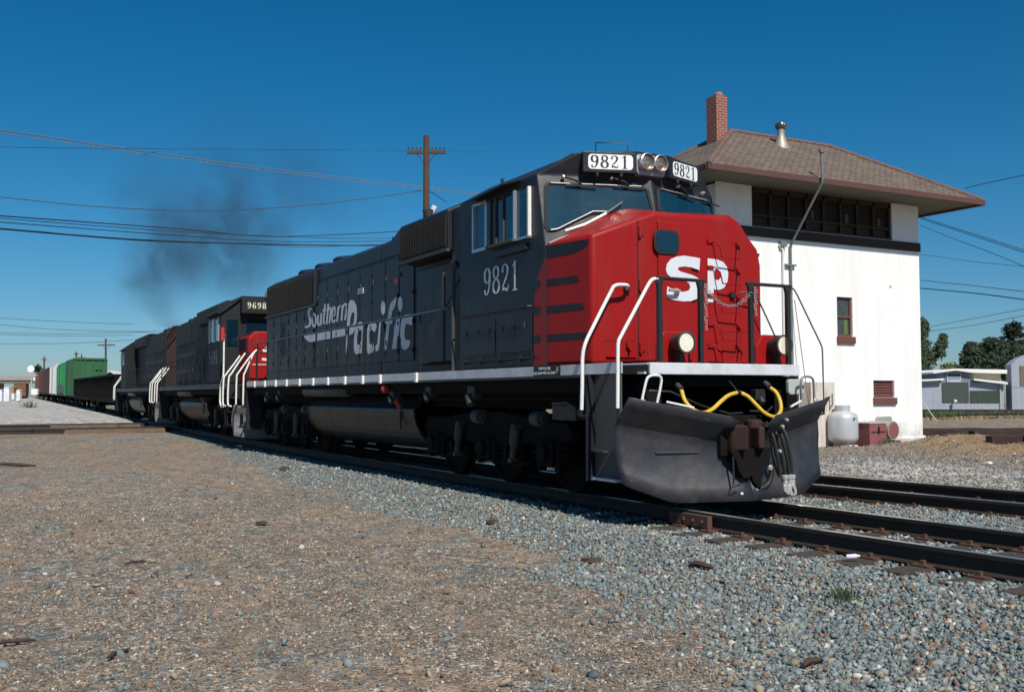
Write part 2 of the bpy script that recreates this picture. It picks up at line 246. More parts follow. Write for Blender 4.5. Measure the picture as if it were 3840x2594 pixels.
LOGO=[[[(-13.967,3.454),(-13.978,3.457),(-13.996,3.464),(-14.024,3.473),(-14.062,3.484),(-14.118,3.494),(-14.189,3.496),(-14.236,3.49),(-14.269,3.482),(-14.3,3.471),(-14.328,3.458),(-14.35,3.442),(-14.364,3.425),(-14.37,3.405),(-14.369,3.383),(-14.363,3.361),(-14.354,3.338),(-14.344,3.316),(-14.332,3.294),(-14.316,3.273),(-14.295,3.253),(-14.274,3.235),(-14.256,3.219),(-14.242,3.204),(-14.234,3.188),(-14.231,3.171),(-14.23,3.151),(-14.232,3.131),(-14.239,3.112),(-14.25,3.097),(-14.263,3.086),(-14.28,3.079),(-14.304,3.073),(-14.334,3.068),(-14.369,3.065),(-14.404,3.062),(-14.432,3.061),(-14.45,3.061),(-14.472,3.062),(-14.501,3.066),(-14.531,3.071),(-14.562,3.075),(-14.587,3.079),(-14.631,3.028),(-14.613,3.026),(-14.584,3.021),(-14.543,3.016),(-14.495,3.01),(-14.438,3.006),(-14.382,3.005),(-14.332,3.008),(-14.283,3.011),(-14.232,3.017),(-14.182,3.026),(-14.136,3.037),(-14.099,3.053),(-14.075,3.072),(-14.061,3.093),(-14.053,3.115),(-14.05,3.138),(-14.051,3.16),(-14.055,3.182),(-14.066,3.203),(-14.084,3.223),(-14.105,3.242),(-14.125,3.259),(-14.142,3.276),(-14.154,3.292),(-14.164,3.311),(-14.174,3.332),(-14.182,3.352),(-14.187,3.372),(-14.188,3.389),(-14.185,3.403),(-14.176,3.413),(-14.162,3.422),(-14.146,3.431),(-14.128,3.437),(-14.113,3.441),(-14.114,3.441),(-14.139,3.442),(-14.146,3.443),(-14.134,3.439),(-14.115,3.433),(-14.094,3.425),(-14.077,3.42)]],[[(-13.574,3.272),(-13.578,3.25),(-13.585,3.219),(-13.592,3.182),(-13.599,3.144),(-13.603,3.11),(-13.602,3.082),(-13.595,3.062),(-13.584,3.045),(-13.568,3.03),(-13.547,3.019),(-13.524,3.009),(-13.494,3.001),(-13.446,2.995),(-13.403,2.996),(-13.373,3.001),(-13.35,3.008),(-13.33,3.015),(-13.312,3.024),(-13.298,3.034),(-13.288,3.047),(-13.279,3.06),(-13.272,3.073),(-13.266,3.083),(-13.262,3.09),(-13.387,3.106),(-13.391,3.098),(-13.397,3.088),(-13.404,3.076),(-13.412,3.064),(-13.421,3.054),(-13.429,3.047),(-13.438,3.043),(-13.45,3.039),(-13.46,3.036),(-13.465,3.035),(-13.455,3.035),(-13.438,3.033),(-13.437,3.033),(-13.443,3.035),(-13.451,3.04),(-13.46,3.047),(-13.467,3.059),(-13.473,3.076),(-13.473,3.1),(-13.47,3.134),(-13.463,3.171),(-13.456,3.207),(-13.449,3.239),(-13.445,3.26)]],[[(-13.329,3.295),(-13.334,3.261),(-13.342,3.212),(-13.352,3.154),(-13.361,3.096),(-13.369,3.047),(-13.375,3.012),(-13.238,3.002),(-13.232,3.035),(-13.224,3.085),(-13.215,3.142),(-13.205,3.2),(-13.197,3.249),(-13.191,3.283)]],[[(-13.039,3.485),(-13.052,3.438),(-13.072,3.369),(-13.095,3.29),(-13.117,3.209),(-13.135,3.138),(-13.145,3.087),(-13.146,3.057),(-13.137,3.038),(-13.081,3.017),(-13.019,3.018),(-13.014,3.02),(-13.039,3.02),(-13.024,3.017),(-12.985,3.017),(-12.961,3.019),(-12.946,3.022),(-12.937,3.024),(-12.933,3.024),(-13.003,3.061),(-13.012,3.059),(-13.023,3.057),(-13.03,3.056),(-13.03,3.056),(-13.014,3.055),(-13.02,3.057),(-13.068,3.058),(-13.088,3.055),(-13.052,3.053),(-13.017,3.041),(-13.021,3.05),(-13.02,3.077),(-13.011,3.127),(-12.993,3.197),(-12.971,3.277),(-12.949,3.356),(-12.929,3.425),(-12.916,3.472)]],[[(-13.155,3.316),(-13.119,3.316),(-13.066,3.316),(-13.004,3.316),(-12.943,3.315),(-12.891,3.315),(-12.855,3.315),(-12.888,3.361),(-12.923,3.362),(-12.976,3.362),(-13.037,3.362),(-13.098,3.363),(-13.152,3.363),(-13.188,3.363)]],[[(-12.808,3.479),(-12.821,3.423),(-12.84,3.34),(-12.862,3.244),(-12.884,3.148),(-12.902,3.065),(-12.915,3.008),(-12.793,2.998),(-12.78,3.054),(-12.761,3.137),(-12.74,3.232),(-12.718,3.328),(-12.699,3.41),(-12.686,3.466)]],[[(-12.735,3.262),(-12.724,3.272),(-12.71,3.288),(-12.693,3.306),(-12.674,3.323),(-12.657,3.338),(-12.642,3.346),(-12.633,3.349),(-12.625,3.35),(-12.62,3.35),(-12.621,3.35),(-12.624,3.351),(-12.624,3.35),(-12.62,3.348),(-12.616,3.346),(-12.613,3.342),(-12.611,3.332),(-12.612,3.316),(-12.617,3.292),(-12.628,3.255),(-12.646,3.205),(-12.668,3.15),(-12.69,3.096),(-12.709,3.049),(-12.722,3.016),(-12.602,3.004),(-12.589,3.036),(-12.57,3.083),(-12.548,3.137),(-12.526,3.192),(-12.508,3.242),(-12.497,3.28),(-12.492,3.305),(-12.491,3.323),(-12.495,3.337),(-12.503,3.349),(-12.516,3.359),(-12.533,3.368),(-12.56,3.378),(-12.6,3.386),(-12.642,3.389),(-12.681,3.388),(-12.716,3.383),(-12.746,3.374),(-12.769,3.361),(-12.79,3.344),(-12.81,3.326),(-12.827,3.307),(-12.842,3.292),(-12.852,3.281)]],[[(-12.434,3.148),(-12.413,3.149),(-12.38,3.15),(-12.337,3.151),(-12.291,3.154),(-12.245,3.161),(-12.208,3.172),(-12.187,3.187),(-12.176,3.204),(-12.17,3.222),(-12.169,3.241),(-12.17,3.258),(-12.173,3.274),(-12.178,3.29),(-12.187,3.307),(-12.199,3.323),(-12.214,3.338),(-12.231,3.351),(-12.255,3.363),(-12.291,3.373),(-12.335,3.378),(-12.376,3.377),(-12.408,3.37),(-12.432,3.36),(-12.45,3.347),(-12.466,3.33),(-12.482,3.309),(-12.496,3.284),(-12.509,3.258),(-12.519,3.231),(-12.525,3.205),(-12.527,3.179),(-12.526,3.152),(-12.522,3.125),(-12.515,3.098),(-12.507,3.075),(-12.496,3.055),(-12.481,3.039),(-12.46,3.025),(-12.432,3.013),(-12.396,3.004),(-12.356,2.999),(-12.312,2.999),(-12.276,3.006),(-12.249,3.015),(-12.225,3.027),(-12.204,3.038),(-12.188,3.047),(-12.176,3.053),(-12.278,3.078),(-12.291,3.072),(-12.308,3.062),(-12.327,3.052),(-12.347,3.043),(-12.363,3.037),(-12.365,3.036),(-12.357,3.037),(-12.354,3.036),(-12.355,3.037),(-12.361,3.039),(-12.37,3.046),(-12.38,3.056),(-12.389,3.072),(-12.397,3.094),(-12.403,3.119),(-12.407,3.145),(-12.408,3.171),(-12.406,3.195),(-12.4,3.218),(-12.391,3.244),(-12.379,3.269),(-12.365,3.292),(-12.351,3.312),(-12.338,3.326),(-12.326,3.335),(-12.316,3.339),(-12.313,3.34),(-12.319,3.339),(-12.33,3.341),(-12.337,3.343),(-12.333,3.341),(-12.323,3.333),(-12.312,3.321),(-12.302,3.307),(-12.294,3.294),(-12.289,3.28),(-12.287,3.266),(-12.286,3.249),(-12.287,3.233),(-12.291,3.218),(-12.299,3.206),(-12.309,3.199),(-12.322,3.195),(-12.346,3.192),(-12.379,3.19),(-12.415,3.189),(-12.45,3.188),(-12.475,3.187)]],[[(-12.077,3.353),(-12.088,3.313),(-12.104,3.253),(-12.122,3.185),(-12.14,3.116),(-12.156,3.057),(-12.167,3.016),(-12.052,3.005),(-12.041,3.046),(-12.025,3.105),(-12.007,3.173),(-11.989,3.242),(-11.973,3.3),(-11.962,3.341)]],[[(-12.006,3.239),(-11.997,3.248),(-11.984,3.262),(-11.97,3.277),(-11.955,3.292),(-11.939,3.306),(-11.926,3.315),(-11.914,3.319),(-11.901,3.323),(-11.886,3.326),(-11.87,3.328),(-11.854,3.33),(-11.84,3.332),(-11.913,3.37),(-11.923,3.369),(-11.938,3.367),(-11.96,3.364),(-11.986,3.359),(-12.013,3.352),(-12.036,3.342),(-12.055,3.329),(-12.073,3.314),(-12.09,3.298),(-12.105,3.282),(-12.117,3.269),(-12.126,3.26)]],[[(-11.782,3.361),(-11.791,3.32),(-11.804,3.26),(-11.819,3.19),(-11.834,3.12),(-11.847,3.06),(-11.856,3.019),(-11.734,3.008),(-11.725,3.049),(-11.712,3.109),(-11.697,3.178),(-11.682,3.247),(-11.669,3.307),(-11.66,3.348)]],[[(-11.708,3.232),(-11.693,3.245),(-11.672,3.265),(-11.648,3.287),(-11.622,3.31),(-11.597,3.328),(-11.577,3.34),(-11.561,3.345),(-11.546,3.347),(-11.536,3.348),(-11.53,3.348),(-11.53,3.348),(-11.529,3.347),(-11.525,3.345),(-11.521,3.343),(-11.516,3.337),(-11.513,3.327),(-11.512,3.31),(-11.515,3.286),(-11.525,3.25),(-11.541,3.202),(-11.561,3.148),(-11.582,3.096),(-11.6,3.051),(-11.612,3.019),(-11.493,3.006),(-11.481,3.037),(-11.463,3.082),(-11.442,3.135),(-11.422,3.188),(-11.406,3.237),(-11.396,3.274),(-11.393,3.3),(-11.394,3.319),(-11.399,3.335),(-11.41,3.348),(-11.427,3.36),(-11.449,3.37),(-11.482,3.38),(-11.525,3.387),(-11.568,3.389),(-11.609,3.387),(-11.646,3.38),(-11.679,3.369),(-11.708,3.354),(-11.736,3.333),(-11.763,3.309),(-11.788,3.286),(-11.809,3.267),(-11.824,3.253)]],[[(-14.721,2.86),(-14.572,2.753),(-14.312,2.672),(-14.058,2.643),(-11.546,2.665),(-11.549,2.826)]],[[(-13.63,3.148),(-13.639,3.093),(-13.667,3.045),(-13.712,3.008),(-13.769,2.986),(-13.834,2.981),(-13.899,2.994),(-13.958,3.023),(-14.006,3.066),(-14.037,3.119),(-14.049,3.175),(-14.04,3.231),(-14.011,3.279),(-13.965,3.316),(-13.907,3.337),(-13.842,3.342),(-13.778,3.328),(-13.719,3.298),(-13.672,3.255),(-13.642,3.204)],[(-13.756,3.156),(-13.759,3.119),(-13.769,3.087),(-13.785,3.061),(-13.806,3.045),(-13.83,3.041),(-13.854,3.048),(-13.875,3.067),(-13.893,3.095),(-13.905,3.129),(-13.91,3.166),(-13.907,3.203),(-13.897,3.236),(-13.88,3.261),(-13.859,3.277),(-13.835,3.281),(-13.811,3.274),(-13.79,3.255),(-13.772,3.227),(-13.76,3.193)]],[[(-11.32,3.368),(-11.204,3.423),(-11.06,3.414),(-10.905,3.356),(-10.794,3.243),(-10.77,3.108),(-10.798,2.948),(-10.895,2.761),(-11.026,2.687),(-11.272,2.655),(-11.352,2.591),(-11.426,2.368),(-11.47,2.271),(-11.502,2.272),(-11.484,2.522),(-11.446,2.732),(-11.422,2.913),(-11.38,3.153)],[(-11.092,3.147),(-10.945,3.129),(-10.931,3.061),(-10.986,2.915),(-11.074,2.876),(-11.23,2.871),(-11.197,3.019)]],[[(-10.831,2.817),(-10.788,2.846),(-10.735,2.875),(-10.68,2.896),(-10.623,2.908),(-10.563,2.912),(-10.51,2.907),(-10.463,2.892),(-10.422,2.868),(-10.394,2.834),(-10.386,2.791),(-10.392,2.739),(-10.4,2.674),(-10.411,2.587),(-10.425,2.487),(-10.439,2.4),(-10.447,2.332),(-10.454,2.278),(-10.47,2.241),(-10.5,2.231),(-10.539,2.24),(-10.585,2.245),(-10.639,2.239),(-10.7,2.229),(-10.757,2.225),(-10.805,2.229),(-10.849,2.238),(-10.888,2.257),(-10.92,2.288),(-10.947,2.33),(-10.964,2.378),(-10.97,2.434),(-10.967,2.495),(-10.958,2.556),(-10.941,2.618),(-10.918,2.68),(-10.895,2.731),(-10.877,2.767),(-10.859,2.792)],[(-10.677,2.69),(-10.651,2.713),(-10.623,2.729),(-10.592,2.736),(-10.552,2.736),(-10.508,2.729),(-10.477,2.708),(-10.466,2.665),(-10.468,2.61),(-10.475,2.562),(-10.485,2.528),(-10.502,2.5),(-10.524,2.477),(-10.555,2.454),(-10.593,2.434),(-10.63,2.423),(-10.67,2.42),(-10.709,2.425),(-10.738,2.442),(-10.752,2.479),(-10.755,2.528),(-10.749,2.576),(-10.732,2.618),(-10.705,2.657)]],[[(-10.111,2.773),(-10.077,2.802),(-10.039,2.831),(-9.989,2.851),(-9.921,2.862),(-9.841,2.865),(-9.768,2.858),(-9.704,2.84),(-9.647,2.812),(-9.609,2.785),(-9.597,2.761),(-9.604,2.738),(-9.62,2.715),(-9.643,2.688),(-9.675,2.66),(-9.706,2.643),(-9.731,2.641),(-9.756,2.65),(-9.786,2.661),(-9.824,2.677),(-9.868,2.696),(-9.906,2.704),(-9.938,2.696),(-9.965,2.678),(-9.987,2.651),(-10.005,2.613),(-10.019,2.567),(-10.026,2.525),(-10.025,2.491),(-10.018,2.462),(-10.004,2.438),(-9.982,2.417),(-9.953,2.4),(-9.923,2.391),(-9.89,2.397),(-9.855,2.41),(-9.822,2.415),(-9.791,2.406),(-9.762,2.39),(-9.742,2.369),(-9.734,2.343),(-9.736,2.313),(-9.749,2.285),(-9.777,2.259),(-9.817,2.236),(-9.86,2.218),(-9.905,2.207),(-9.954,2.201),(-10.001,2.202),(-10.044,2.208),(-10.085,2.221),(-10.124,2.242),(-10.164,2.274),(-10.201,2.315),(-10.229,2.362),(-10.246,2.416),(-10.254,2.477),(-10.252,2.536),(-10.239,2.592),(-10.217,2.646),(-10.192,2.691),(-10.168,2.724),(-10.142,2.749)]],[[(-9.452,2.789),(-9.414,2.842),(-9.348,2.81),(-9.374,2.673),(-9.409,2.424),(-9.435,2.272),(-9.524,2.245),(-9.653,2.253),(-9.655,2.365),(-9.545,2.388),(-9.508,2.569)]],[[(-9.115,3.094),(-9.12,3.051),(-9.137,3.013),(-9.162,2.983),(-9.195,2.965),(-9.231,2.961),(-9.268,2.97),(-9.301,2.993),(-9.328,3.027),(-9.345,3.068),(-9.352,3.113),(-9.346,3.157),(-9.33,3.195),(-9.304,3.225),(-9.271,3.243),(-9.234,3.247),(-9.198,3.237),(-9.165,3.214),(-9.138,3.18),(-9.121,3.139)]],[[(-8.5,3.252),(-8.579,3.248),(-8.796,3.169),(-8.924,3.015),(-8.967,2.889),(-9.071,2.861),(-9.12,2.837),(-9.097,2.767),(-9.022,2.762),(-9.124,2.479),(-9.235,2.253),(-9.039,2.248),(-8.937,2.47),(-8.865,2.752),(-8.737,2.751),(-8.702,2.85),(-8.793,2.863),(-8.721,3.0),(-8.613,3.06),(-8.542,3.135)]],[[(-8.206,3.097),(-8.211,3.052),(-8.227,3.013),(-8.253,2.983),(-8.285,2.964),(-8.32,2.96),(-8.356,2.97),(-8.389,2.993),(-8.415,3.027),(-8.432,3.07),(-8.438,3.116),(-8.433,3.161),(-8.417,3.201),(-8.391,3.231),(-8.359,3.249),(-8.323,3.253),(-8.287,3.243),(-8.254,3.219),(-8.229,3.185),(-8.212,3.143)]],[[(-8.522,2.865),(-8.327,2.865),(-8.36,2.64),(-8.394,2.509),(-8.465,2.473),(-8.516,2.255),(-8.751,2.258),(-8.651,2.523),(-8.628,2.683),(-8.556,2.733)]],[[(-8.187,2.842),(-8.137,2.862),(-8.081,2.871),(-8.015,2.876),(-7.93,2.877),(-7.836,2.873),(-7.762,2.86),(-7.719,2.835),(-7.695,2.801),(-7.684,2.768),(-7.688,2.736),(-7.704,2.705),(-7.727,2.681),(-7.758,2.667),(-7.795,2.661),(-7.827,2.661),(-7.845,2.668),(-7.856,2.68),(-7.878,2.69),(-7.919,2.697),(-7.97,2.703),(-8.013,2.699),(-8.043,2.683),(-8.065,2.658),(-8.081,2.624),(-8.094,2.575),(-8.102,2.516),(-8.097,2.467),(-8.078,2.435),(-8.047,2.413),(-8.011,2.397),(-7.967,2.392),(-7.918,2.393),(-7.876,2.391),(-7.843,2.381),(-7.818,2.367),(-7.808,2.348),(-7.817,2.321),(-7.84,2.288),(-7.875,2.261),(-7.925,2.24),(-7.986,2.224),(-8.044,2.216),(-8.094,2.214),(-8.139,2.219),(-8.182,2.234),(-8.222,2.261),(-8.259,2.299),(-8.287,2.345),(-8.305,2.401),(-8.314,2.467),(-8.317,2.532),(-8.315,2.595),(-8.307,2.659),(-8.29,2.716),(-8.264,2.766),(-8.229,2.809)]]]
NOSE_S=[[(0.304,3.169),(0.183,3.179),(0.042,3.187),(-0.085,3.167),(-0.182,3.128),(-0.245,3.062),(-0.263,2.989),(-0.243,2.928),(-0.178,2.887),(-0.06,2.865),(0.051,2.854),(0.114,2.824),(0.135,2.774),(0.106,2.727),(0.021,2.707),(-0.09,2.713),(-0.173,2.737),(-0.245,2.767),(-0.257,2.616),(-0.147,2.592),(0.006,2.58),(0.147,2.59),(0.253,2.627),(0.316,2.686),(0.341,2.773),(0.324,2.846),(0.272,2.9),(0.18,2.935),(0.067,2.957),(-0.031,2.974),(-0.073,3.0),(-0.051,3.029),(0.04,3.044),(0.153,3.039),(0.29,3.009)]]
NOSE_P=[[(0.456,3.182),(0.62,3.177),(0.73,3.149),(0.793,3.085),(0.816,2.993),(0.8,2.888),(0.739,2.798),(0.65,2.764),(0.555,2.771),(0.545,2.593),(0.448,2.592)],[(0.571,3.037),(0.64,3.039),(0.683,3.003),(0.682,2.939),(0.645,2.897),(0.569,2.899)]]

# ---------------- terrain ----------------
def vnoise(x,y,s,seed=0):
    x=x/s+seed*17.3; y=y/s+seed*9.1; xi=np.floor(x).astype(np.int64); yi=np.floor(y).astype(np.int64); fx=x-xi; fy=y-yi
    fx=fx*fx*(3-2*fx); fy=fy*fy*(3-2*fy)
    def h(a,b):
        n=(a*374761393+b*668265263+seed*144665)&0xffffffff; n=((n^(n>>13))*1274126177)&0xffffffff; return ((n^(n>>16))&0xffff)/65535.
    return (h(xi,yi)*(1-fx)+h(xi+1,yi)*fx)*(1-fy)+(h(xi,yi+1)*(1-fx)+h(xi+1,yi+1)*fx)*fy
def fbm(x,y,s,seed=0,o=4):
    r=0;a=.5
    for k in range(o): r=r+a*vnoise(x,y,s/2**k,seed+k); a*=.5
    return r-.47
def sstep(a,b,x): t=np.clip((x-a)/(b-a),0,1); return t*t*(3-2*t)
def t1c(X): return np.where(X<-19.3,-.030*(X+19.3)*np.where(X<-56,.62,1)+np.where(X<-56,.030*.38*36.7,0),0)+.006*np.clip(X+1,0,99)**2
def t2c(X): return 3.745+.085*(X+1.756)
def grade(X): return .006*np.clip(-X-50,0,150)
def border(X): return np.interp(X,[-60,-35,-28,-17,-8,-2.5,.6,3.4,4.7,5.6,7,9],[-2.2,-1.4,-1.5,-1.9,-2.75,-2.75,-2.7,-3.65,-3.95,-4.5,-6.2,-7.5])
def bmask(X,Y):
    n=fbm(X,Y,1.3,3)*1.5+fbm(X,Y,.35,5)*.5
    near=sstep(-.45,.35,Y-border(X)+n)
    far=1-sstep(6.0,7.2,Y-t2c(X)+3.9-1.2+n*1.2)
    far=1-sstep(-.4,.6,Y-(t2c(X)+2.1)+n)
    m=near*far
    return m*np.where((X<-29)&(X>-44),.25,1)
def hz(X,Y):
    z=np.full_like(X,-.33,dtype=float)+fbm(X,Y,5,1)*.10+fbm(X,Y,.8,2)*.025
    c=t1c(X)
    s=sstep(-2.9,-1.5,Y-c)*(-.195+.33)               # shoulder up to the ties
    z=z+s
    # dished between the rails so that the ties show
    fy=Y-t2c(X); rise=sstep(1.8,5,fy); z=z+rise*.11
    z=np.where((fy>2.2),z+rise*fbm(X,Y,2.5,8)*.16,z)
    # levelled crossing zone and raised ground beyond it
    lv=sstep(-27,-31,X)*1.0; tgt=np.where(X>-45,-.19,np.where(True,-.19+.27*sstep(-45,-49,X),0))+fbm(X,Y,3,4)*.05
    near=1-sstep(-1.6,-.9,Y-c)
    z=z*(1-lv)+lv*np.where(Y-c<0,tgt*near+(-.17)*(1-near),-.17+.0*Y)
    z=z+grade(X)
    # dirt mounds at right of the tower
    for a,b,r,h in [(-7.3,13.9,1.6,.30),(-5.6,12.4,1.2,.20),(-9.0,15.2,1.1,.10),(-3.0,14.5,3.5,.30)]:
        z=z+h*np.exp(-(((X-a)**2+(Y-b)**2)/r**2))*(1+fbm(X,Y,.5,9)*.8)
    m=bmask(X,Y); z=z+m*(fbm(X,Y,.16,6,3)*.045)
    return z
def coords(a,b,st,lo,hi,g=1.09):
    c=list(np.arange(a,b,st)); s=st; x=c[-1]
    while x<hi: s*=g; x+=s; c.append(x)
    s=st; x=c[0]; l=[]
    while x>lo: s*=g; x-=s; l.append(x)
    return np.array(l[::-1]+c)
xs=coords(-26,7.5,.11,-900,120); ys=coords(-8.6,10,.11,-500,900)
XX,YY=np.meshgrid(xs,ys,indexing='ij'); ZZ=hz(XX,YY); nx,ny=XX.shape
me=bpy.data.meshes.new('ground'); V=np.stack([XX,YY,ZZ],-1).reshape(-1,3)
idx=np.arange(nx*ny).reshape(nx,ny); F=np.stack([idx[:-1,:-1],idx[1:,:-1],idx[1:,1:],idx[:-1,1:]],-1).reshape(-1,4)
me.vertices.add(len(V)); me.vertices.foreach_set('co',V.ravel()); me.loops.add(F.size); me.loops.foreach_set('vertex_index',F.ravel().astype(np.int32))
me.polygons.add(len(F)); me.polygons.foreach_set('loop_start',np.arange(0,F.size,4,dtype=np.int32)); me.polygons.foreach_set('loop_total',np.full(len(F),4,dtype=np.int32)); me.update(); me.validate()
me.polygons.foreach_set('use_smooth',[True]*len(F))
at=me.attributes.new('ballast','FLOAT','POINT'); at.data.foreach_set('value',bmask(XX,YY).ravel().astype(np.float32))
pal=sstep(-44,-48,XX)*(YY<t1c(XX)+1)+.0*XX
pale=np.clip(pal+ sstep(2.2,3.2,YY-t2c(XX))*(1-sstep(4.6,6.5,YY-t2c(XX)))*sstep(-9,-5,XX)*.9,0,1)
at=me.attributes.new('pale','FLOAT','POINT'); at.data.foreach_set('value',pale.ravel().astype(np.float32))
dry=np.exp(-((XX+5.)**2/3.2**2+(YY-14.0)**2/2.6**2)); at=me.attributes.new('dry','FLOAT','POINT'); at.data.foreach_set('value',dry.ravel().astype(np.float32))
def gmat():
    m=bpy.data.materials.new('gravel_ground'); m.use_nodes=True; t=m.node_tree; N=t.nodes; L=t.links; b=N['Principled BSDF']; b.inputs['Roughness'].default_value=.95; b.inputs['Specular IOR Level'].default_value=.2
    tc=N.new('ShaderNodeTexCoord')
    def noise(s,d=6,r=.6):
        n=N.new('ShaderNodeTexNoise'); n.inputs['Scale'].default_value=s; n.inputs['Detail'].default_value=d; n.inputs['Roughness'].default_value=r; L.new(tc.outputs['Object'],n.inputs['Vector']); return n
    def vor(s,feat='F1'):
        v=N.new('ShaderNodeTexVoronoi'); v.inputs['Scale'].default_value=s; v.feature=feat; L.new(tc.outputs['Object'],v.inputs['Vector']); return v
    def mix(a,bb,f,bt='MIX'):
        x=N.new('ShaderNodeMix'); x.data_type='RGBA'; x.blend_type=bt
        for s,k in ((a,6),(bb,7)):
            if isinstance(s,tuple): x.inputs[k].default_value=(*s,1)
            else: L.new(s,x.inputs[k])
        if isinstance(f,float): x.inputs[0].default_value=f
        else: L.new(f,x.inputs[0])
        return x.outputs[2]
    def rng_(o,a,b_,c=0.,d=1.):
        r=N.new('ShaderNodeMapRange'); r.inputs[1].default_value=a; r.inputs[2].default_value=b_; r.inputs[3].default_value=c; r.inputs[4].default_value=d; L.new(o,r.inputs[0]); return r.outputs[0]
    def ramp(o,stops):
        r=N.new('ShaderNodeValToRGB'); e=r.color_ramp.elements; r.color_ramp.interpolation='CONSTANT'
        e[0].position=0; e[0].color=(*stops[0][1],1); e[1].position=stops[1][0]; e[1].color=(*stops[1][1],1)
        for p_,c_ in stops[2:]: k=e.new(p_); k.color=(*c_,1)
        L.new(o,r.inputs[0]); return r.outputs[0]
    big=noise(.35); mid=noise(2.2); 
    dirt=mix((.205,.152,.108),(.31,.252,.19),mid.outputs['Fac'])
    dirt=mix(dirt,(.26,.165,.10),rng_(big.outputs['Fac'],.55,.72,0,.55))
    mpv=N.new('ShaderNodeMapping'); mpv.inputs['Scale'].default_value=(.10,1.1,1); mpv.inputs['Rotation'].default_value=(0,0,R(6)); L.new(tc.outputs['Object'],mpv.inputs['Vector']); rut=N.new('ShaderNodeTexNoise'); rut.inputs['Scale'].default_value=1.0; rut.inputs['Detail'].default_value=7; rut.inputs['Roughness'].default_value=.62; L.new(mpv.outputs[0],rut.inputs['Vector'])
    v1=vor(34); s1=N.new('ShaderNodeSeparateColor'); L.new(v1.outputs['Color'],s1.inputs[0])
    peb=ramp(s1.outputs[0],[(0,(.15,.125,.10)),(.22,(.25,.21,.165)),(.42,(.13,.17,.185)),(.6,(.36,.30,.23)),(.74,(.20,.12,.08)),(.86,(.55,.50,.43)),(.93,(.08,.075,.07))])
    cover=rng_(rut.outputs['Fac'],.42,.56,.12,.92)
    pm=N.new('ShaderNodeMath'); pm.operation='GREATER_THAN'; L.new(cover,pm.inputs[0]); L.new(s1.outputs[1],pm.inputs[1])
    dirt=mix(dirt,peb,pm.outputs[0])
    v2=vor(21); s2=N.new('ShaderNodeSeparateColor'); L.new(v2.outputs['Color'],s2.inputs[0])
    bal=ramp(s2.outputs[0],[(0,(.12,.16,.165)),(.3,(.18,.235,.245)),(.5,(.09,.12,.13)),(.62,(.25,.30,.305)),(.78,(.28,.23,.17)),(.86,(.18,.11,.075)),(.93,(.46,.44,.39))])
    e2=vor(21,'DISTANCE_TO_EDGE'); bal=mix((.045,.045,.042),bal,rng_(e2.outputs['Distance'],0,.09))
    at=N.new('ShaderNodeAttribute'); at.attribute_name='ballast'
    spl=rng_(noise(1.1,8,.7).outputs['Fac'],.54,.62,0,.85); dirt=mix(dirt,bal,spl)
    col=mix(dirt,bal,at.outputs['Fac'])
    at2=N.new('ShaderNodeAttribute'); at2.attribute_name='pale'
    pcol=mix((.16,.155,.15),(.62,.62,.60),rng_(noise(1.6,12,.85).outputs['Fac'],.38,.62)); 
    col=mix(col,pcol,at2.outputs['Fac'])
    fv=vor(7.5); s7=N.new('ShaderNodeSeparateColor'); L.new(fv.outputs['Color'],s7.inputs[0]); col=mix(col,mix((.55,.53,.50),(1.5,1.48,1.44),s7.outputs[0]),.55,'MULTIPLY'); at3=N.new('ShaderNodeAttribute'); at3.attribute_name='dry'; col=mix(col,mix((.24,.15,.075),(.32,.22,.12),mid.outputs['Fac']),rng_(at3.outputs['Fac'],.12,.5,0,.95))
    # large tonal wandering: compacted, oily and dusty patches
    col=mix(col,mix((.80,.78,.76),(1.3,1.27,1.24),big.outputs['Fac']),1.0,'MULTIPLY')
    L.new(col,b.inputs['Base Color'])
    bp=N.new('ShaderNodeBump'); bp.inputs['Strength'].default_value=.9; bp.inputs['Distance'].default_value=.018
    hm=N.new('ShaderNodeMix'); L.new(at.outputs['Fac'],hm.inputs[0]); L.new(rng_(v1.outputs['Distance'],0,.6,1,0),hm.inputs[2]); L.new(rng_(v2.outputs['Distance'],0,.7,1.9,0),hm.inputs[3]); L.new(hm.outputs[0],bp.inputs['Height']); L.new(bp.outputs[0],b.inputs['Normal'])
    return m
me.materials.append(gmat()); gr=bpy.data.objects.new('ground',me); COL.objects.link(gr); gr['kind']='structure'; gr['label']='gravel and packed dirt yard with blue grey ballast along the tracks'
def gz(x,y): return float(hz(np.array([float(x)]),np.array([float(y)]))[0])
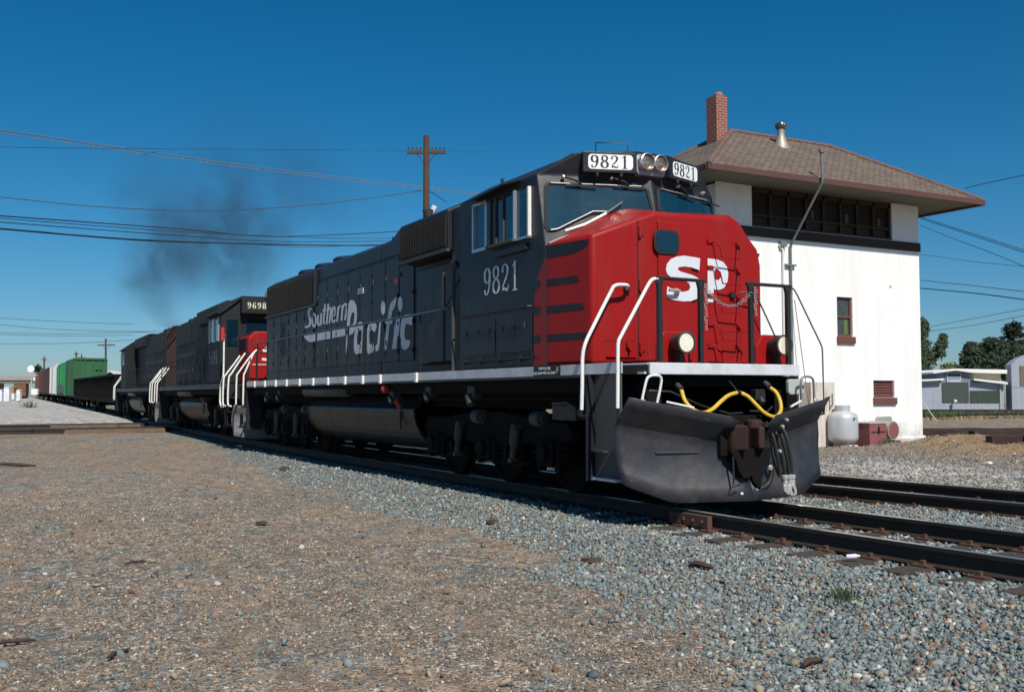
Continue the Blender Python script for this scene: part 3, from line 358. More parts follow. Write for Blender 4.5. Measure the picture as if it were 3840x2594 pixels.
# ---------------- loose stones ----------------
def stones(name,n,sampler,size,pal,wts,label):
    P=sampler(n); n=len(P)
    ph=(1+5**.5)/2; ico=np.array([(-1,ph,0),(1,ph,0),(-1,-ph,0),(1,-ph,0),(0,-1,ph),(0,1,ph),(0,-1,-ph),(0,1,-ph),(ph,0,-1),(ph,0,1),(-ph,0,-1),(-ph,0,1)],float); ico/=np.linalg.norm(ico[0])
    icf=np.array([(0,11,5),(0,5,1),(0,1,7),(0,7,10),(0,10,11),(1,5,9),(5,11,4),(11,10,2),(10,7,6),(7,1,8),(3,9,4),(3,4,2),(3,2,6),(3,6,8),(3,8,9),(4,9,5),(2,4,11),(6,2,10),(8,6,7),(9,8,1)])
    sz=size[0]+(size[1]-size[0])*rng.random(n)**2.6
    V=np.repeat(ico[None],n,0)*(1+rng.uniform(-.5,.42,(n,12,1)))
    V*=np.stack([rng.uniform(.75,1.35,n),rng.uniform(.6,1.1,n),rng.uniform(.40,.75,n)],-1)[:,None]
    q=rng.normal(size=(n,4)); q[:,1:3]*=.45; q/=np.linalg.norm(q,axis=1)[:,None]; w_,x,y,z=q.T
    Rm=np.stack([1-2*(y*y+z*z),2*(x*y-z*w_),2*(x*z+y*w_),2*(x*y+z*w_),1-2*(x*x+z*z),2*(y*z-x*w_),2*(x*z-y*w_),2*(y*z+x*w_),1-2*(x*x+y*y)],-1).reshape(n,3,3)
    V=np.einsum('nij,nkj->nki',Rm,V)*sz[:,None,None]*.5
    Z=hz(P[:,0],P[:,1]); V[:,:,0]+=P[:,0:1]; V[:,:,1]+=P[:,1:2]; V[:,:,2]+=(Z+sz*rng.uniform(-.02,.28,n))[:,None]
    me=bpy.data.meshes.new(name); me.vertices.add(n*12); me.vertices.foreach_set('co',V.ravel())
    F=(icf[None]+np.arange(n)[:,None,None]*12).reshape(-1,3); me.loops.add(F.size); me.loops.foreach_set('vertex_index',F.ravel().astype(np.int32))
    me.polygons.add(len(F)); me.polygons.foreach_set('loop_start',np.arange(0,F.size,3,dtype=np.int32)); me.polygons.foreach_set('loop_total',np.full(len(F),3,dtype=np.int32)); me.update()
    pal=np.array(pal,float); c=pal[rng.choice(len(pal),n,p=np.array(wts)/sum(wts))]*rng.uniform(.75,1.3,(n,1))
    ca=me.color_attributes.new('tint','FLOAT_COLOR','POINT'); cc=np.ones((n,12,4)); cc[:,:,:3]=c[:,None]; ca.data.foreach_set('color',cc.ravel().astype(np.float32))
    m=MT.get('stone') or mat('stone',(1,1,1),.9,var=.1,scale=30,attr='tint',spec=.25)
    me.materials.append(m); o=bpy.data.objects.new(name,me); COL.objects.link(o); o['kind']='stuff'; o['label']=label; o['category']='gravel'; return o
CX,CY=9.679,-8.236; FW=np.array([-.8795,.4738])
def infrus(X,Y,m=1.06):
    dx,dy=X-CX,Y-CY; d=dx*FW[0]+dy*FW[1]; l=dx*FW[1]-dy*FW[0]
    return (d>3.0)&(np.abs(l)<d*.512*m+.2),d
def samp(x0,x1,y0,y1,f):
    def g(n):
        out=[]
        tot=0
        while tot<n:
            X=rng.uniform(x0,x1,n*2); Y=rng.uniform(y0,y1,n*2); k,d=infrus(X,Y); pr=np.where(k,f(X,Y,d),0); s=rng.random(n*2)<pr
            out.append(np.stack([X[s],Y[s]],-1)); tot+=s.sum()
            if s.sum()<50: break
        return np.concatenate(out)[:n]
    return g
def tieocc(X,Y,c,X0=0):   # keep the ties half clear
    u=((X-X0)%.55)/.55; return (np.abs(Y-c)<1.25)&(u<.42)
fb=lambda X,Y,d: bmask(X,Y)*np.clip((11.0/d)**2,0,1)*np.where(tieocc(X,Y,t1c(X))|tieocc(X,Y,t2c(X)),.12,1)*np.where((Y>-.9)&(X<-1.5)&(Y<1.3),.05,1)
BP=[(.19,.225,.23),(.13,.16,.165),(.25,.285,.285),(.30,.25,.18),(.20,.12,.085),(.46,.43,.38),(.18,.22,.19)]; BW=[30,22,16,11,7,4,10]
stones('ballast_stones',82000,samp(-20,6.6,-5.5,6.5,fb),(.022,.064),BP,BW,'blue grey crushed ballast stones beside and between the rails')
DP=[(.18,.15,.12),(.30,.25,.19),(.13,.165,.18),(.20,.12,.08),(.48,.44,.38),(.11,.095,.085),(.34,.26,.17)]; DW=[24,20,20,12,6,12,10]
def fd(X,Y,d):
    return (1-.8*bmask(X,Y))*(Y<-1.6)*np.clip((8.0/d)**2,0,1)*np.clip(.12+2.6*(fbm(X,Y,1.1,21)+.16)+1.2*(fbm(X,Y,3.3,25)+.05),.03,1)
stones('dirt_pebbles',70000,samp(-9,7.5,-8.6,-1.2,fd),(.008,.032),DP,DW,'small mixed pebbles strewn over the packed dirt')
stones('scattered_cobbles',900,samp(-12,6.5,-8.2,-1.6,lambda X,Y,d:np.clip((8/d),0,1)*(Y<-1.8)),(.035,.085),DP+BP,DW+BW,'larger loose stones on the dirt beside the ballast')
fs_=lambda X,Y,d: (Y>t2c(X)+2)*np.clip((14.0/d)**2,0,1)*.8
stones('yard_gravel',16000,samp(-12,2,5.5,15,fs_),(.02,.06),DP+BP,DW+BW,'grey gravel in front of the white tower')
# ---------------- tracks ----------------
RAIL=mat('rusty_rail',(.026,.017,.012),.7,var=.3,dirt=(.02,.014,.01),damt=.6,dscale=5)
SHINE=mat('polished_rail_top',(.62,.60,.52),.28,metal=.85,var=.1)
TIE=mat('weathered_tie_wood',(.050,.037,.028),.9,var=.4,dirt=(.11,.095,.08),damt=.5,dscale=4,bump=.5,bscale=30)
JNT=mat('rusty_joint_bar',(.10,.045,.030),.8,var=.35,bump=.3)
PROF=[(-.07,-.18),(.07,-.18),(.07,-.168),(.012,-.150),(.010,-.052),(.036,-.040),(.037,-.004),(-.037,-.004),(-.036,-.040),(-.010,-.052),(-.012,-.150),(-.07,-.168)]
def sweep(mb,prof,path,zf,off):
    n=len(prof); vs=[]
    for i,(x,y) in enumerate(path):
        a=path[max(i-1,0)]; b=path[min(i+1,len(path)-1)]; t=Vector((b[0]-a[0],b[1]-a[1])).normalized(); nn=Vector((-t.y,t.x)); z=zf(x)
        for u,v in prof: vs.append((x+nn.x*(u+off),y+nn.y*(u+off),v+z))
    fs=[]
    for i in range(len(path)-1):
        for k in range(n): fs.append((i*n+k,i*n+(k+1)%n,(i+1)*n+(k+1)%n,(i+1)*n+k))
    fs+= [tuple(range(n))[::-1],tuple((len(path)-1)*n+k for k in range(n))]
    mb.add(vs,fs)
def track(name,label,cx_,x0,x1,tx0,tx1,zf,X0=0):
    t=thing(name,label,'railway track'); path=[(x,float(cx_(np.array([x]))[0])) for x in np.concatenate([np.arange(x0,-20,6),np.arange(-20,x1,1.)])]
    for s in (-1,1):
        m=MB(); sweep(m,PROF,path,zf,s*.753); r=m.build('rail',RAIL,t,smooth=False)
        m=MB(); sweep(m,[(-.03,-.003),(.03,-.003),(.027,0),(-.027,0)],path,zf,s*.753); m.build('running_surface',SHINE,r)
    k=0; x=X0+math.ceil((tx0-X0)/.55)*.55; tm=MB(); tm.box(-.115,.115,-1.3,1.3,-.36,-.183); base=None
    while x<tx1 and k<100:
        y=float(cx_(np.array([x]))[0]); dy=float(cx_(np.array([x+.5]))[0])-y
        if base is None: base=tm.build('tie',TIE,t,bevel=.012)
        o=base if k==0 else base.copy()
        if k: COL.objects.link(o); o.parent=t
        o.location=(x+.11,y+random.uniform(-.04,.04),random.uniform(-.01,.006)+zf(x)); o.rotation_euler=(0,0,math.atan2(dy,.5)+random.uniform(-.012,.012)); k+=1; x+=.55
    return t
tr1=track('railway_track','main track under the train, its two rusty rails running out to the right edge',t1c,-260,16,-9,12.5,lambda x:float(grade(np.array([x]))[0]))
tr2=track('railway_track','second track behind the locomotive plow, nearer the white tower',t2c,-24,18,-8,14,lambda x:0.0)
for tr,cxf in ((tr1,t1c),(tr2,t2c)):
    pmb=MB(); pmb.box(-.09,.09,-.17,.17,-.1795,-.166)
    for q in (-.11,.11): pmb.prism([(-.02,q-.02),(.02,q-.02),(.02,q+.02),(-.02,q+.02)],'z',-.1661,-.128)
    base=None
    for tie in [c for c in tr.children if c.name.startswith('tie')]:
        for s in (-1,1):
            if base is None: base=pmb.build('tie_plate',JNT,tie); o=base
            else: o=base.copy(); COL.objects.link(o); o.parent=tie
            o.location=(0,s*.753,0)
m=MB(); m.box(-.1,.62,-.835,-.765,-.165,-.03)
for k in range(4): m.cyl((.03+k*.165,-.835,-.10),(.03+k*.165,-.86,-.10),.022,8)
m.build('joint_bar',JNT,tr1,bevel=.006)
# crossing tracks (two) running away from the camera side, behind the second unit
PLK=mat('crossing_plank_wood',(.16,.105,.065),.9,var=.35,dirt=(.07,.05,.035),damt=.6,dscale=2)
for cxx,lab,x_pl in ((-36.2,'nearer of the two crossing tracks, with worn planks between its rails',True),(-43.2,'farther of the two crossing tracks, in front of the pale gravel',False)):
    t=thing('crossing_track',lab,'railway track',group='tracks crossing the main line'); 
    for s in (-1,1):
        for a,b in ((-260,-.5),(2.2,320)):
            m=MB(); path=[(cxx+s*.753,a),(cxx+s*.753,b)]; sweep(m,PROF,path,lambda x:0,0); r=m.build('rail',RAIL,t); m=MB(); sweep(m,[(-.03,-.003),(.03,-.003),(.027,0),(-.027,0)],path,lambda x:0,0); m.build('running_surface',SHINE,r)
    m=MB()
    for k in range(3):
        m.box(cxx-.66+k*.45,cxx-.66+k*.45+.42,-4.4+k*.5,-.55,-.19,-.045)
    m.box(cxx+.86,cxx+1.2,-4.9,-.9,-.19,-.035); m.box(cxx-1.25,cxx-.87,-4.0,-.6,-.19,-.04)
    m.build('crossing_planks',PLK,t,bevel=.01)
# near shed
t=thing('crossing_track','distant track running along the foot of the grey metal sheds','railway track')
for s in (0,1.5):
    m=MB(); sweep(m,PROF,[(-62+s,48),(-30+s,92)],lambda x:.02,0); m.build('rail',RAIL,t)
# ---------------- locomotive parts shared by the three units ----------------
def wheelset(tr,x,y=.753):
    for s in (-1,1):
        m=MB(); m.lathe([(.56,-.02),(.575,0),(.535,.03),(.53,.13),(.46,.14),(.44,.10),(.20,.07),(.17,.14),(.09,.15)],(x,s*(y-.07),.53),(0,s,0),28); m.build('wheel',BK,tr,smooth=True)
    m=MB(); m.cyl((x,-.75,.53),(x,.75,.53),.10,12); m.build('axle',BK,tr)
def truck(root,xc,sp=1.9,det=True,axles=(-1,0,1)):
    m=MB()
    L=sp+.62 if len(axles)==3 else sp*.5+.62
    for s in (-1,1):
        y0,y1=s*1.02,s*1.16
        m.prism([(xc-L,.80),(xc-L+.2,.98),(xc-L*.55,1.00),(xc-.5,1.10),(xc+.5,1.10),(xc+L*.55,1.00),(xc+L-.2,.98),(xc+L,.80),(xc+L-.15,.70),(xc+L*.5,.66),(xc+.45,.60),(xc-.45,.60),(xc-L*.5,.66),(xc-L+.15,.70)],'y',min(y0,y1),max(y0,y1))
    m.box(xc-.4,xc+.4,-1.02,1.02,.7,1.05)
    t=m.build('truck_frame',BK,root,bevel=.02)
    for a in axles:
        x=xc+a*sp*(1 if len(axles)==3 else .5); wheelset(t,x)
        if det:
            for s in (-1,1):
                q=MB(); q.box(x-.21,x+.21,min(s*1.1,s*1.26),max(s*1.1,s*1.26),.38,.72); q.cyl((x,s*1.25,.55),(x,s*1.33,.55),.13,16); q.box(x-.30,x-.21,min(s*1.08,s*1.2),max(s*1.08,s*1.2),.3,.7); q.box(x+.21,x+.30,min(s*1.08,s*1.2),max(s*1.08,s*1.2),.3,.7); q.build('journal_box',BK,t,bevel=.015)
                for dx in (-.42,.42):
                    q=MB(); pts=[(x+dx+.085*math.cos(k*.9),s*1.09+.085*math.sin(k*.9),.40+k*.0125) for k in range(30)]; q.tube(pts,.018,5); q.build('coil_spring',BK,t)
    if det:
        for s in (-1,1):
            for dx in (-sp*.5,sp*.5):
                q=MB(); x=xc+dx; q.cyl((x,s*1.24,.42),(x+.05,s*1.24,.66),.05,10); q.cyl((x+.045,s*1.24,.62),(x+.10,s*1.24,.88),.075,10); q.box(x+.06,x+.16,min(s*1.15,s*1.3),max(s*1.15,s*1.3),.86,.93); q.box(x-.05,x+.05,min(s*1.15,s*1.3),max(s*1.15,s*1.3),.37,.43)
                q.build('damper',GRM,t,bevel=.008)
                q=MB(); q.cyl((x+.55,s*1.16,1.02),(x+.85,s*1.2,1.02),.115,14); q.cyl((x+.85,s*1.2,1.02),(x+.9,s*1.2,1.02),.07,12); q.build('brake_cylinder',GRM,t,bevel=.008)
                q=MB(); q.box(x-.3,x-.22,min(s*1.17,s*1.24),max(s*1.17,s*1.24),.34,.62); q.tube([(x-.5,s*1.2,.36),(x,s*1.2,.33),(x+.4,s*1.2,.38)],.02,6); q.build('brake_rigging',BK,t)
    return t
def tank(root,x0,x1,zb=.36,zt=1.15):
    m=MB(); pr=[(0,zt+.2),(-1.12,zt+.2),(-1.26,zt+.02)]
    for k in range(9):
        a=k/8*math.pi*.5; pr.append((-.62-.72*math.cos(a),zt-.05-(zt-.05-zb)*math.sin(a)))
    pr=pr+[(-y,z) for y,z in pr[1:]][::-1]
    m.prism(pr,'x',x0,x1); t=m.build('fuel_tank',TANK,root,bevel=.03)
    for xa in (x1-.06,x0): q=MB(); q.prism([(y*1.012,z-.008 if z<.7 else z+.01) for y,z in pr],'x',xa,xa+.06); q.build('end_flange',TANK,t)
    q=MB(); q.cyl((x1-.75,-1.30,zt-.02),(x1-.75,-1.40,zt+.14),.05,12); q.build('filler_cap',REDT,t)
    q=MB(); q.box(x1-.62,x1-.60,-1.37,-1.33,.75,1.08); q.build('fuel_gauge',GRM,t)
    return t
def airtank(root,x0,x1,z=1.44,y=-1.32,r=.125):
    q=MB(); n=14; prof=[(.02,0),(r*.7,.03),(r,.10),(r,x1-x0-.10),(r*.7,x1-x0-.03),(.02,x1-x0)]; q.lathe(prof,(x0,y,z),(1,0,0),18); return q.build('air_reservoir',TANK,root,smooth=True)
def walkway(root,L,zt=1.72,W=1.55,hop=False):
    m=MB(); m.box(-L+.95,-.95,-W,W,zt-.15,zt-.005); m.box(-L+.02,-L+.95,-1.1,1.1,zt-.15,zt-.005)
    m.build('walkway_deck',BKS,root)
    m=MB(); m.box(-L+.6,-.35,-1.0,1.0,1.15,zt-.15); m.box(-L+1.2,-1.0,-1.42,-1.0,1.38,zt-.15); m.box(-L+1.2,-1.0,1.0,1.42,1.38,zt-.15); m.build('underframe',BK,root)
def stanchions(root,xs_,y=-1.50,zt=2.74,zb=1.70,white=True):
    for x in xs_:
        m=MB(); m.box(x-.022,x+.022,y-.012,y+.012,zb+.02,zt); p=m.build('handrail_post',CHO,root)
        if white: m=MB(); m.box(x-.05,x+.05,min(y,y-.09),y-.045,zb-.13,zb+.035); m.build('post_foot',RW,p,bevel=.008)
def rods(root,name,m_,pts,r,n=10,smooth=True):
    m=MB(); m.tube(pts,r,n); return m.build(name,m_,root,smooth=smooth)
def fan(root,x,z,r=.62,y=0):
    m=MB(); m.lathe([(r,0),(r,.10),(r-.03,.13),(r-.05,.10)],(x,y,z),(0,0,1),28)
    for k in range(4):
        q=r*(.25+.22*k); pts=[(x+q*math.cos(2*math.pi*i/20),y+q*math.sin(2*math.pi*i/20),z+.15) for i in range(21)]; m.tube(pts,.010,5)
    for k in range(8):
        a=math.pi*k/8; m.tube([(x-r*math.cos(a),y-r*math.sin(a),z+.12),(x,y,z+.16),(x+r*math.cos(a),y+r*math.sin(a),z+.12)],.008,5)
    m.lathe([(.16,0),(.16,.1),(.02,.14)],(x,y,z),(0,0,1),12)
    return m.build('roof_fan',CHO,root,smooth=False)
def hood(root,x0,x1,w_,z0,z1,m_=CH,name='long_hood'):
    m=MB(); ch=.26
    m.prism([(-w_,z0),(w_,z0),(w_,z1-.16),(w_-ch,z1),(-w_+ch,z1),(-w_,z1-.16)],'x',x0,x1); return m.build(name,m_,root,bevel=.03,seg=3)
def doors(root,xs_,w_,z0,z1,m_=CH,hinge=True,lat=True):
    for x,wd in xs_:
        m=MB(); m.box(x+.012,x+wd-.012,-w_-.022,-w_-.001,z0,z1); d=m.build('hood_door',m_,root,bevel=.012)
        if hinge:
            for zz in np.linspace(z0+.2,z1-.2,4): q=MB(); q.cyl((x+wd-.02,-w_-.035,zz-.04),(x+wd-.02,-w_-.035,zz+.04),.014,6); q.build('hinge',m_,d)
        if lat:
            for zz in (z0+.35,z1-.4): q=MB(); q.box(x+.07,x+.10,-w_-.045,-w_-.02,zz,zz+.09); q.build('latch',GRM,d)
def knuckle(root,x,s=1,zc=.84):
    m=MB(); m.box(min(x-s*.3,x+s*.42),max(x-s*.3,x+s*.42),-.13,.13,zc-.14,zc+.14)
    m.prism([(x+s*.30,-.24),(x+s*.62,-.27),(x+s*.80,-.16),(x+s*.66,-.11),(x+s*.52,-.06),(x+s*.48,.10),(x+s*.40,.24),(x+s*.24,.2)],'z',zc-.15,zc+.15)
    m.cyl((x+s*.56,.14,zc-.21),(x+s*.56,.14,zc+.21),.10,14); m.prism([(x+s*.56,.05),(x+s*.78,.02),(x+s*.80,.09),(x+s*.68,.20),(x+s*.5,.21)],'z',zc-.13,zc+.13)
    m.box(min(x+s*.1,x+s*.3),max(x+s*.1,x+s*.3),-.22,.22,zc-.22,zc+.22)
    return m.build('coupler',RUST,root,bevel=.03,seg=3)
def plowmesh(k=1.0):
    """concave V plow, tip ahead; X grows forwards"""
    m=MB(); nt_=14
    for s in (-1,1):
        rows=[]
        LV=[0,.16,.34,.5,.60,.69,.72,.80,.90,1.0]; nv=len(LV)-1
        for j in range(nv+1):
            v=LV[j]; row=[]
            inn=[0,0,.0,.12,.24,.33,.34,.30,.27,.25][j]
            for i in range(nt_+1):
                t=inn+(1.60-inn)*i/nt_
                zb=.09+max(0,(t-1.0))/.6*.23*k; zt=1.04+.29*(t/1.6)
                if t<.3: zt=1.04
                z=zb+(zt-zb)*v
                edge=1.0-.06*abs(v-.45)*(t>1.5)
                zk=zt-.31; off=.17*max(0,(.62-z)/.54)**1.25 if z<.62 else (0 if z<zk else (z-zk)*.82)
                if v==.69: z=zk-.005; off=0
                if v==.72: z=zk+.01; off=.012
                if .72<v: z=zk+(zt-zk)*(v-.72)/.28; off=(z-zk)*.82
                x=.30-.25*t+off
                row.append((x,s*t*edge*(1.0+.02*v),z))
            rows.append(row)
        vs=[p for r_ in rows for p in r_]; W_=nt_+1
        m.add(vs,[(j*W_+i,j*W_+i+1,(j+1)*W_+i+1,(j+1)*W_+i) for j in range(nv) for i in range(nt_)])
    return m
# ---------------- unit 1 ----------------
L1=thing('locomotive','nearest and largest locomotive, dark grey with a broad scarlet nose and number 9821, headlights lit','locomotive')
SL=19.05
walkway(L1,SL)
# side stripe (front-left part ends at the black hopper placard)
for s in (-1,1):
    m=MB(); y=s*1.556; 
    segs=[(-SL+1.0,-2.10),(-1.40,-.02)] if s<0 else [(-SL+1.0,-.85)]
    for a,b in segs: m.box(a,b,min(y,y-s*.012),max(y,y-s*.012),1.605,1.735)
    m.build('side_stripe',SILL,L1)
m=MB(); m.box(-2.10,-1.40,-1.556,-1.544,1.605,1.745); pl=m.build('hopper_placard',BLK,L1)
fonttext('HOPPER FILL',.055,SIGNW,pl,'placard_lettering',(-1.80,-1.557,1.682),(1,0,0),(0,0,1))
fonttext('USE RAW WATER ONLY',.052,SIGNW,pl,'placard_lettering',(-1.80,-1.557,1.622),(1,0,0),(0,0,1))
fonttext('F',.12,SIGNW,pl,'placard_lettering',(-1.47,-1.557,1.630),(1,0,0),(0,0,1))
m=MB(); m.prism([(-.97,-1.55),(.0,-1.2),(.0,1.2),(-.97,1.55)],'z',1.60,1.71); m.build('front_deck',BKS,L1)
m=MB(); m.box(-.03,.03,-1.185,1.185,1.595,1.735); 
m.prism([(.0,-1.185),(.0,-1.20),(-.55,-1.22),(-.55,-1.19)],'z',1.61,1.73); fs=m.build('front_stripe',SILL,L1,bevel=.008)
m=MB(); m.box(-.55,.0,-1.25,-1.22,1.60,1.625); m.build('step_top_plate',SILL,L1)
# pilot
m=MB(); m.box(-.22,-.14,-1.12,1.12,.42,1.59); m.build('pilot_plate',BK,L1)
m=MB(); m.box(-.80,-.14,-.9,.9,.75,1.45); m.build('draft_gear_housing',BK,L1)
# stair wells
for s in (-1,1):
    m=MB(); m.box(-.83,-.80,min(s*1.12,s*1.54),max(s*1.12,s*1.54),.30,1.60); m.prism([(-.80,.30),(-.24,.30),(-.24,1.6),(-.80,1.6)],'y',min(s*1.10,s*1.13),max(s*1.10,s*1.13)); w_=m.build('step_well',CH,L1,label='grey step well behind the corner handrails')
    m=MB(); m.box(-.74,-.22,min(s*1.13,s*1.52),max(s*1.13,s*1.52),.32,.35); st=m.build('step',SILL,L1)
    m=MB(); m.box(-.79,-.24,min(s*1.40,s*1.43),max(s*1.40,s*1.43),.36,1.598); m.build('step_side_plate',mat('dusty_charcoal',(.062,.064,.066),.6,var=.15,dirt=(.09,.085,.075),damt=.4,streak=True),L1); m=MB(); m.box(-.79,-.5,min(s*1.43,s*1.5),max(s*1.43,s*1.5),.655,.68); m.build('step',GRM,L1)
# nose
def nosemesh():
    m=MB(); P={}
    hw=1.40; cx=-.92
    pts=[(-.90,.385),(-1.0,hw)]
    vs=[(-.90,-.385,1.735),(-.90,.385,1.735),(-.90,.385,3.75),(-.90,-.385,3.75),(cx,-1.38,1.735),(cx,-1.38,3.38),(cx,1.425,1.735),(cx,1.425,3.14),
        (-2.0,-1.525,1.735),(-2.0,-1.525,3.36),(-2.0,1.525,1.735),(-2.0,1.525,3.36),(-2.0,-.42,3.99),(-2.0,.42,3.99),(-.905,.82,3.745),(-.91,.99,3.66),(-2.0,1.0,3.93),(cx,1.37,3.375),(-2.0,1.49,3.5)]
    fs=[(0,1,2,3),(4,0,3,5),(1,6,7,17,15,14,2),(8,4,5,9),(6,10,11,7),(3,2,13,12),(5,3,12,9),(2,14,15,17,18,16,13),(17,7,11,18),(8,10,6,1,0,4),(8,9,12,13,16,18,11,10)]
    m.add(vs,fs); return m
ns=nosemesh().build('nose',RED,L1,bevel=.055,seg=4,smooth=True)
# cab
cabv=[(-4.5,-1.52,1.735),(-1.80,-1.52,1.735),(-1.80,-1.52,3.20),(-2.08,-1.52,4.36),(-4.5,-1.52,4.36)]
m=MB()
A=[(-4.5,-1.52,1.735),(-1.83,-1.52,1.735),(-1.83,-1.52,3.20),(-2.08,-1.52,4.355),(-4.5,-1.52,4.355),
   (-4.5,1.52,1.735),(-1.83,1.52,1.735),(-1.83,1.52,3.20),(-2.08,1.52,4.355),(-4.5,1.52,4.355),
   (-1.52,0,4.33),(-1.27,0,3.20),(-1.27,0,1.735),
   (-1.79,-1.0,4.655),(-1.79,1.0,4.655),(-1.50,-.29,4.69),(-1.50,.29,4.69),(-4.5,-1.0,4.655),(-4.5,1.0,4.655),
   (-1.61,-.30,4.33),(-1.61,.30,4.33)]
m.add(A,[(0,1,2,3,4),(5,9,8,7,6),(1,12,11,2),(12,6,7,11),(2,11,10,3),(11,7,8,10),(3,10,15,13),(10,8,14,16),(15,10,16),(13,15,16,14,18,17),(3,13,17,4),(14,8,9,18),(4,17,18,9,5,0),(0,5,6,12,1)])
cab=m.build('cab',CH,L1,bevel=.02,seg=2)
def panelframe(side):
    A_=Vector((-2.08,side*1.52,4.355)); B_=Vector((-1.52,0,4.33)); C_=Vector((-1.83,side*1.52,3.20)); n=(B_-A_).cross(C_-A_).normalized()
    if n.x<0: n=-n
    return A_,n
def onp(side,y,z):
    A_,n=panelframe(side); x=A_.x-((y-A_.y)*n.y+(z-A_.z)*n.z)/n.x; return Vector((x,y,z)),n
for s in (-1,1):
    out=[(s*1.40,4.17),(s*1.35,4.22),(s*.16,4.205),(s*.10,4.15),(s*.075,3.90),(s*.10,3.86),(s*.66,3.83),(s*.84,3.83),(s*1.33,3.57),(s*1.42,3.555),(s*1.46,3.62)]
    m=MB(); q=MB(); n=len(out); ins=[]
    cy=sum(a for a,b in out)/n; cz=sum(b for a,b in out)/n
    P0=[onp(s,a,b) for a,b in out]; nn=P0[0][1]
    big=[p+nn*.012+(p-onp(s,cy,cz)[0]).normalized()*.045 for p,_ in P0]; sm_=[p+nn*.028 for p,_ in P0]; gl=[p+nn*.006 for p,_ in P0]
    m.add(big+sm_,[(i,(i+1)%n,n+(i+1)%n,n+i) for i in range(n)]); fr=m.build('windshield_gasket',RUB,L1)
    q.add([p+nn*.008 for p,_ in P0],[tuple(range(n))]); g=q.build('windshield',GLW,L1)
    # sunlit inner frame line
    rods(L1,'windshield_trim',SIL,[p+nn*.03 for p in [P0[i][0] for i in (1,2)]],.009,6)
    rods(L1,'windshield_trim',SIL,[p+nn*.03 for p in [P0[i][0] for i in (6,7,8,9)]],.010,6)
    # wipers
    for yy,dy in ((s*1.18,.42),(s*.55,.42)) :
        a,n1=onp(s,yy,4.30); b,_=onp(s,yy+.16,4.24); c,_=onp(s,yy+.22,4.20); d1,_=onp(s,yy+.02,4.19); d2,_=onp(s,yy+dy,4.165)
        rods(L1,'wiper',BKS,[a+n1*.07,b+n1*.08,c+n1*.05],.016,6); rods(L1,'wiper_blade',RUB,[d1+n1*.045,d2+n1*.045],.012,6)
        mm=MB(); mm.lathe([(.02,0),(.028,.04),(.012,.07)],a+n1*.02,n1,10); mm.build('wiper_motor',SIL,L1,smooth=True)
a,n1=onp(-1,-1.25,3.52); b,_=onp(-1,-.70,3.77); c,_=onp(-1,-.45,3.96)
rods(L1,'wiper',SIL,[a+n1*.09,onp(-1,-1.0,3.60)[0]+n1*.12,b+n1*.10],.022,8); rods(L1,'wiper',BKS,[b+n1*.10,c+n1*.06],.012,6)
rods(L1,'conduit',SIL,[(-1.80,-1.47,3.37),(-1.70,-1.33,3.44),(-1.52,-1.0,3.56),(-1.38,-.75,3.70)],.022,8)
# grey upper band of nose side
def noseside(s,x,z,o=.004):
    t=(x+.92)/(-1.08); return (x,s*((1.38 if s<0 else 1.425)+(.145 if s<0 else .10)*t+o),z)
for s in (-1,1):
    m=MB(); P=[(-.96,3.315),(-.99,3.26),(-1.08,3.21),(-1.28,3.175),(-1.85,3.17),(-1.98,3.17),(-1.98,3.345),(-.96,3.32)]; m.add([noseside(s,*p) for p in P],[tuple(range(len(P)))]); m.build('grey_nose_band',CH,L1)
    for k,(z0,z1,xf) in enumerate([(2.80,2.89,-1.22),(2.44,2.535,-1.12),(2.065,2.155,-1.03)]):
        m=MB(); P=[(-1.995,z0),(xf+.06,z0-.0),(xf,z1-.01),(-1.995,z1)]
        m.add([noseside(s,x,z,.005) for x,z in P],[(0,1,2,3)]); m.add([(-2.14,s*1.5275,z0),(-1.99,s*1.5285,z0),(-1.99,s*1.5285,z1),(-2.14,s*1.5275,z1)],[(0,1,2,3)]); m.build('grey_speed_stripe',CH,L1)
    m=MB(); P=[(-2.14,1.74),(-1.84,1.74),(-1.84,3.17),(-1.90,3.10),(-1.99,3.0),(-2.07,2.88),(-2.11,2.76),(-2.14,2.6)]; m.prism(P,'y',min(s*1.521,s*1.5245),max(s*1.521,s*1.5245)); m.build('red_cab_corner',RED,L1)
# nose door and fittings
def dens(P,st=.02):
    out=[]
    for a,b in zip(P,P[1:]+P[:1]):
        n=max(1,int(math.hypot(b[0]-a[0],b[1]-a[1])/st)); out+=[(a[0]+(b[0]-a[0])*k/n,a[1]+(b[1]-a[1])*k/n) for k in range(n)]
    return out

m=MB(); m.box(-.90,-.872,-.375,.17,1.80,3.62); nd=m.build('nose_door',RED,L1,bevel=.015)
m=MB(); m.box(-.9,-.88,-.69,-.385,1.80,1.81); 
q=MB(); q.tube([(-.911,-.68,1.78),(-.911,-.68,3.60)],.011,6); q.build('door_seam',BLK,L1)
def rrect(y0,y1,z0,z1,r,n=4):
    P=[]
    for cy_,cz_,a0 in ((y1-r,z1-r,0),(y0+r,z1-r,90),(y0+r,z0+r,180),(y1-r,z0+r,270)):
        for k in range(n+1): a=R(a0+90*k/n); P.append((cy_+r*math.cos(a),cz_+r*math.sin(a)))
    return P
m=MB(); m.prism(rrect(-.455,-.045,3.185,3.51,.10),'x',-.873,-.853); m.build('door_window_gasket',RUB,nd,bevel=.006)
m=MB(); m.prism(rrect(-.42,-.08,3.22,3.475,.08),'x',-.854,-.850); m.build('door_window',GL,nd)
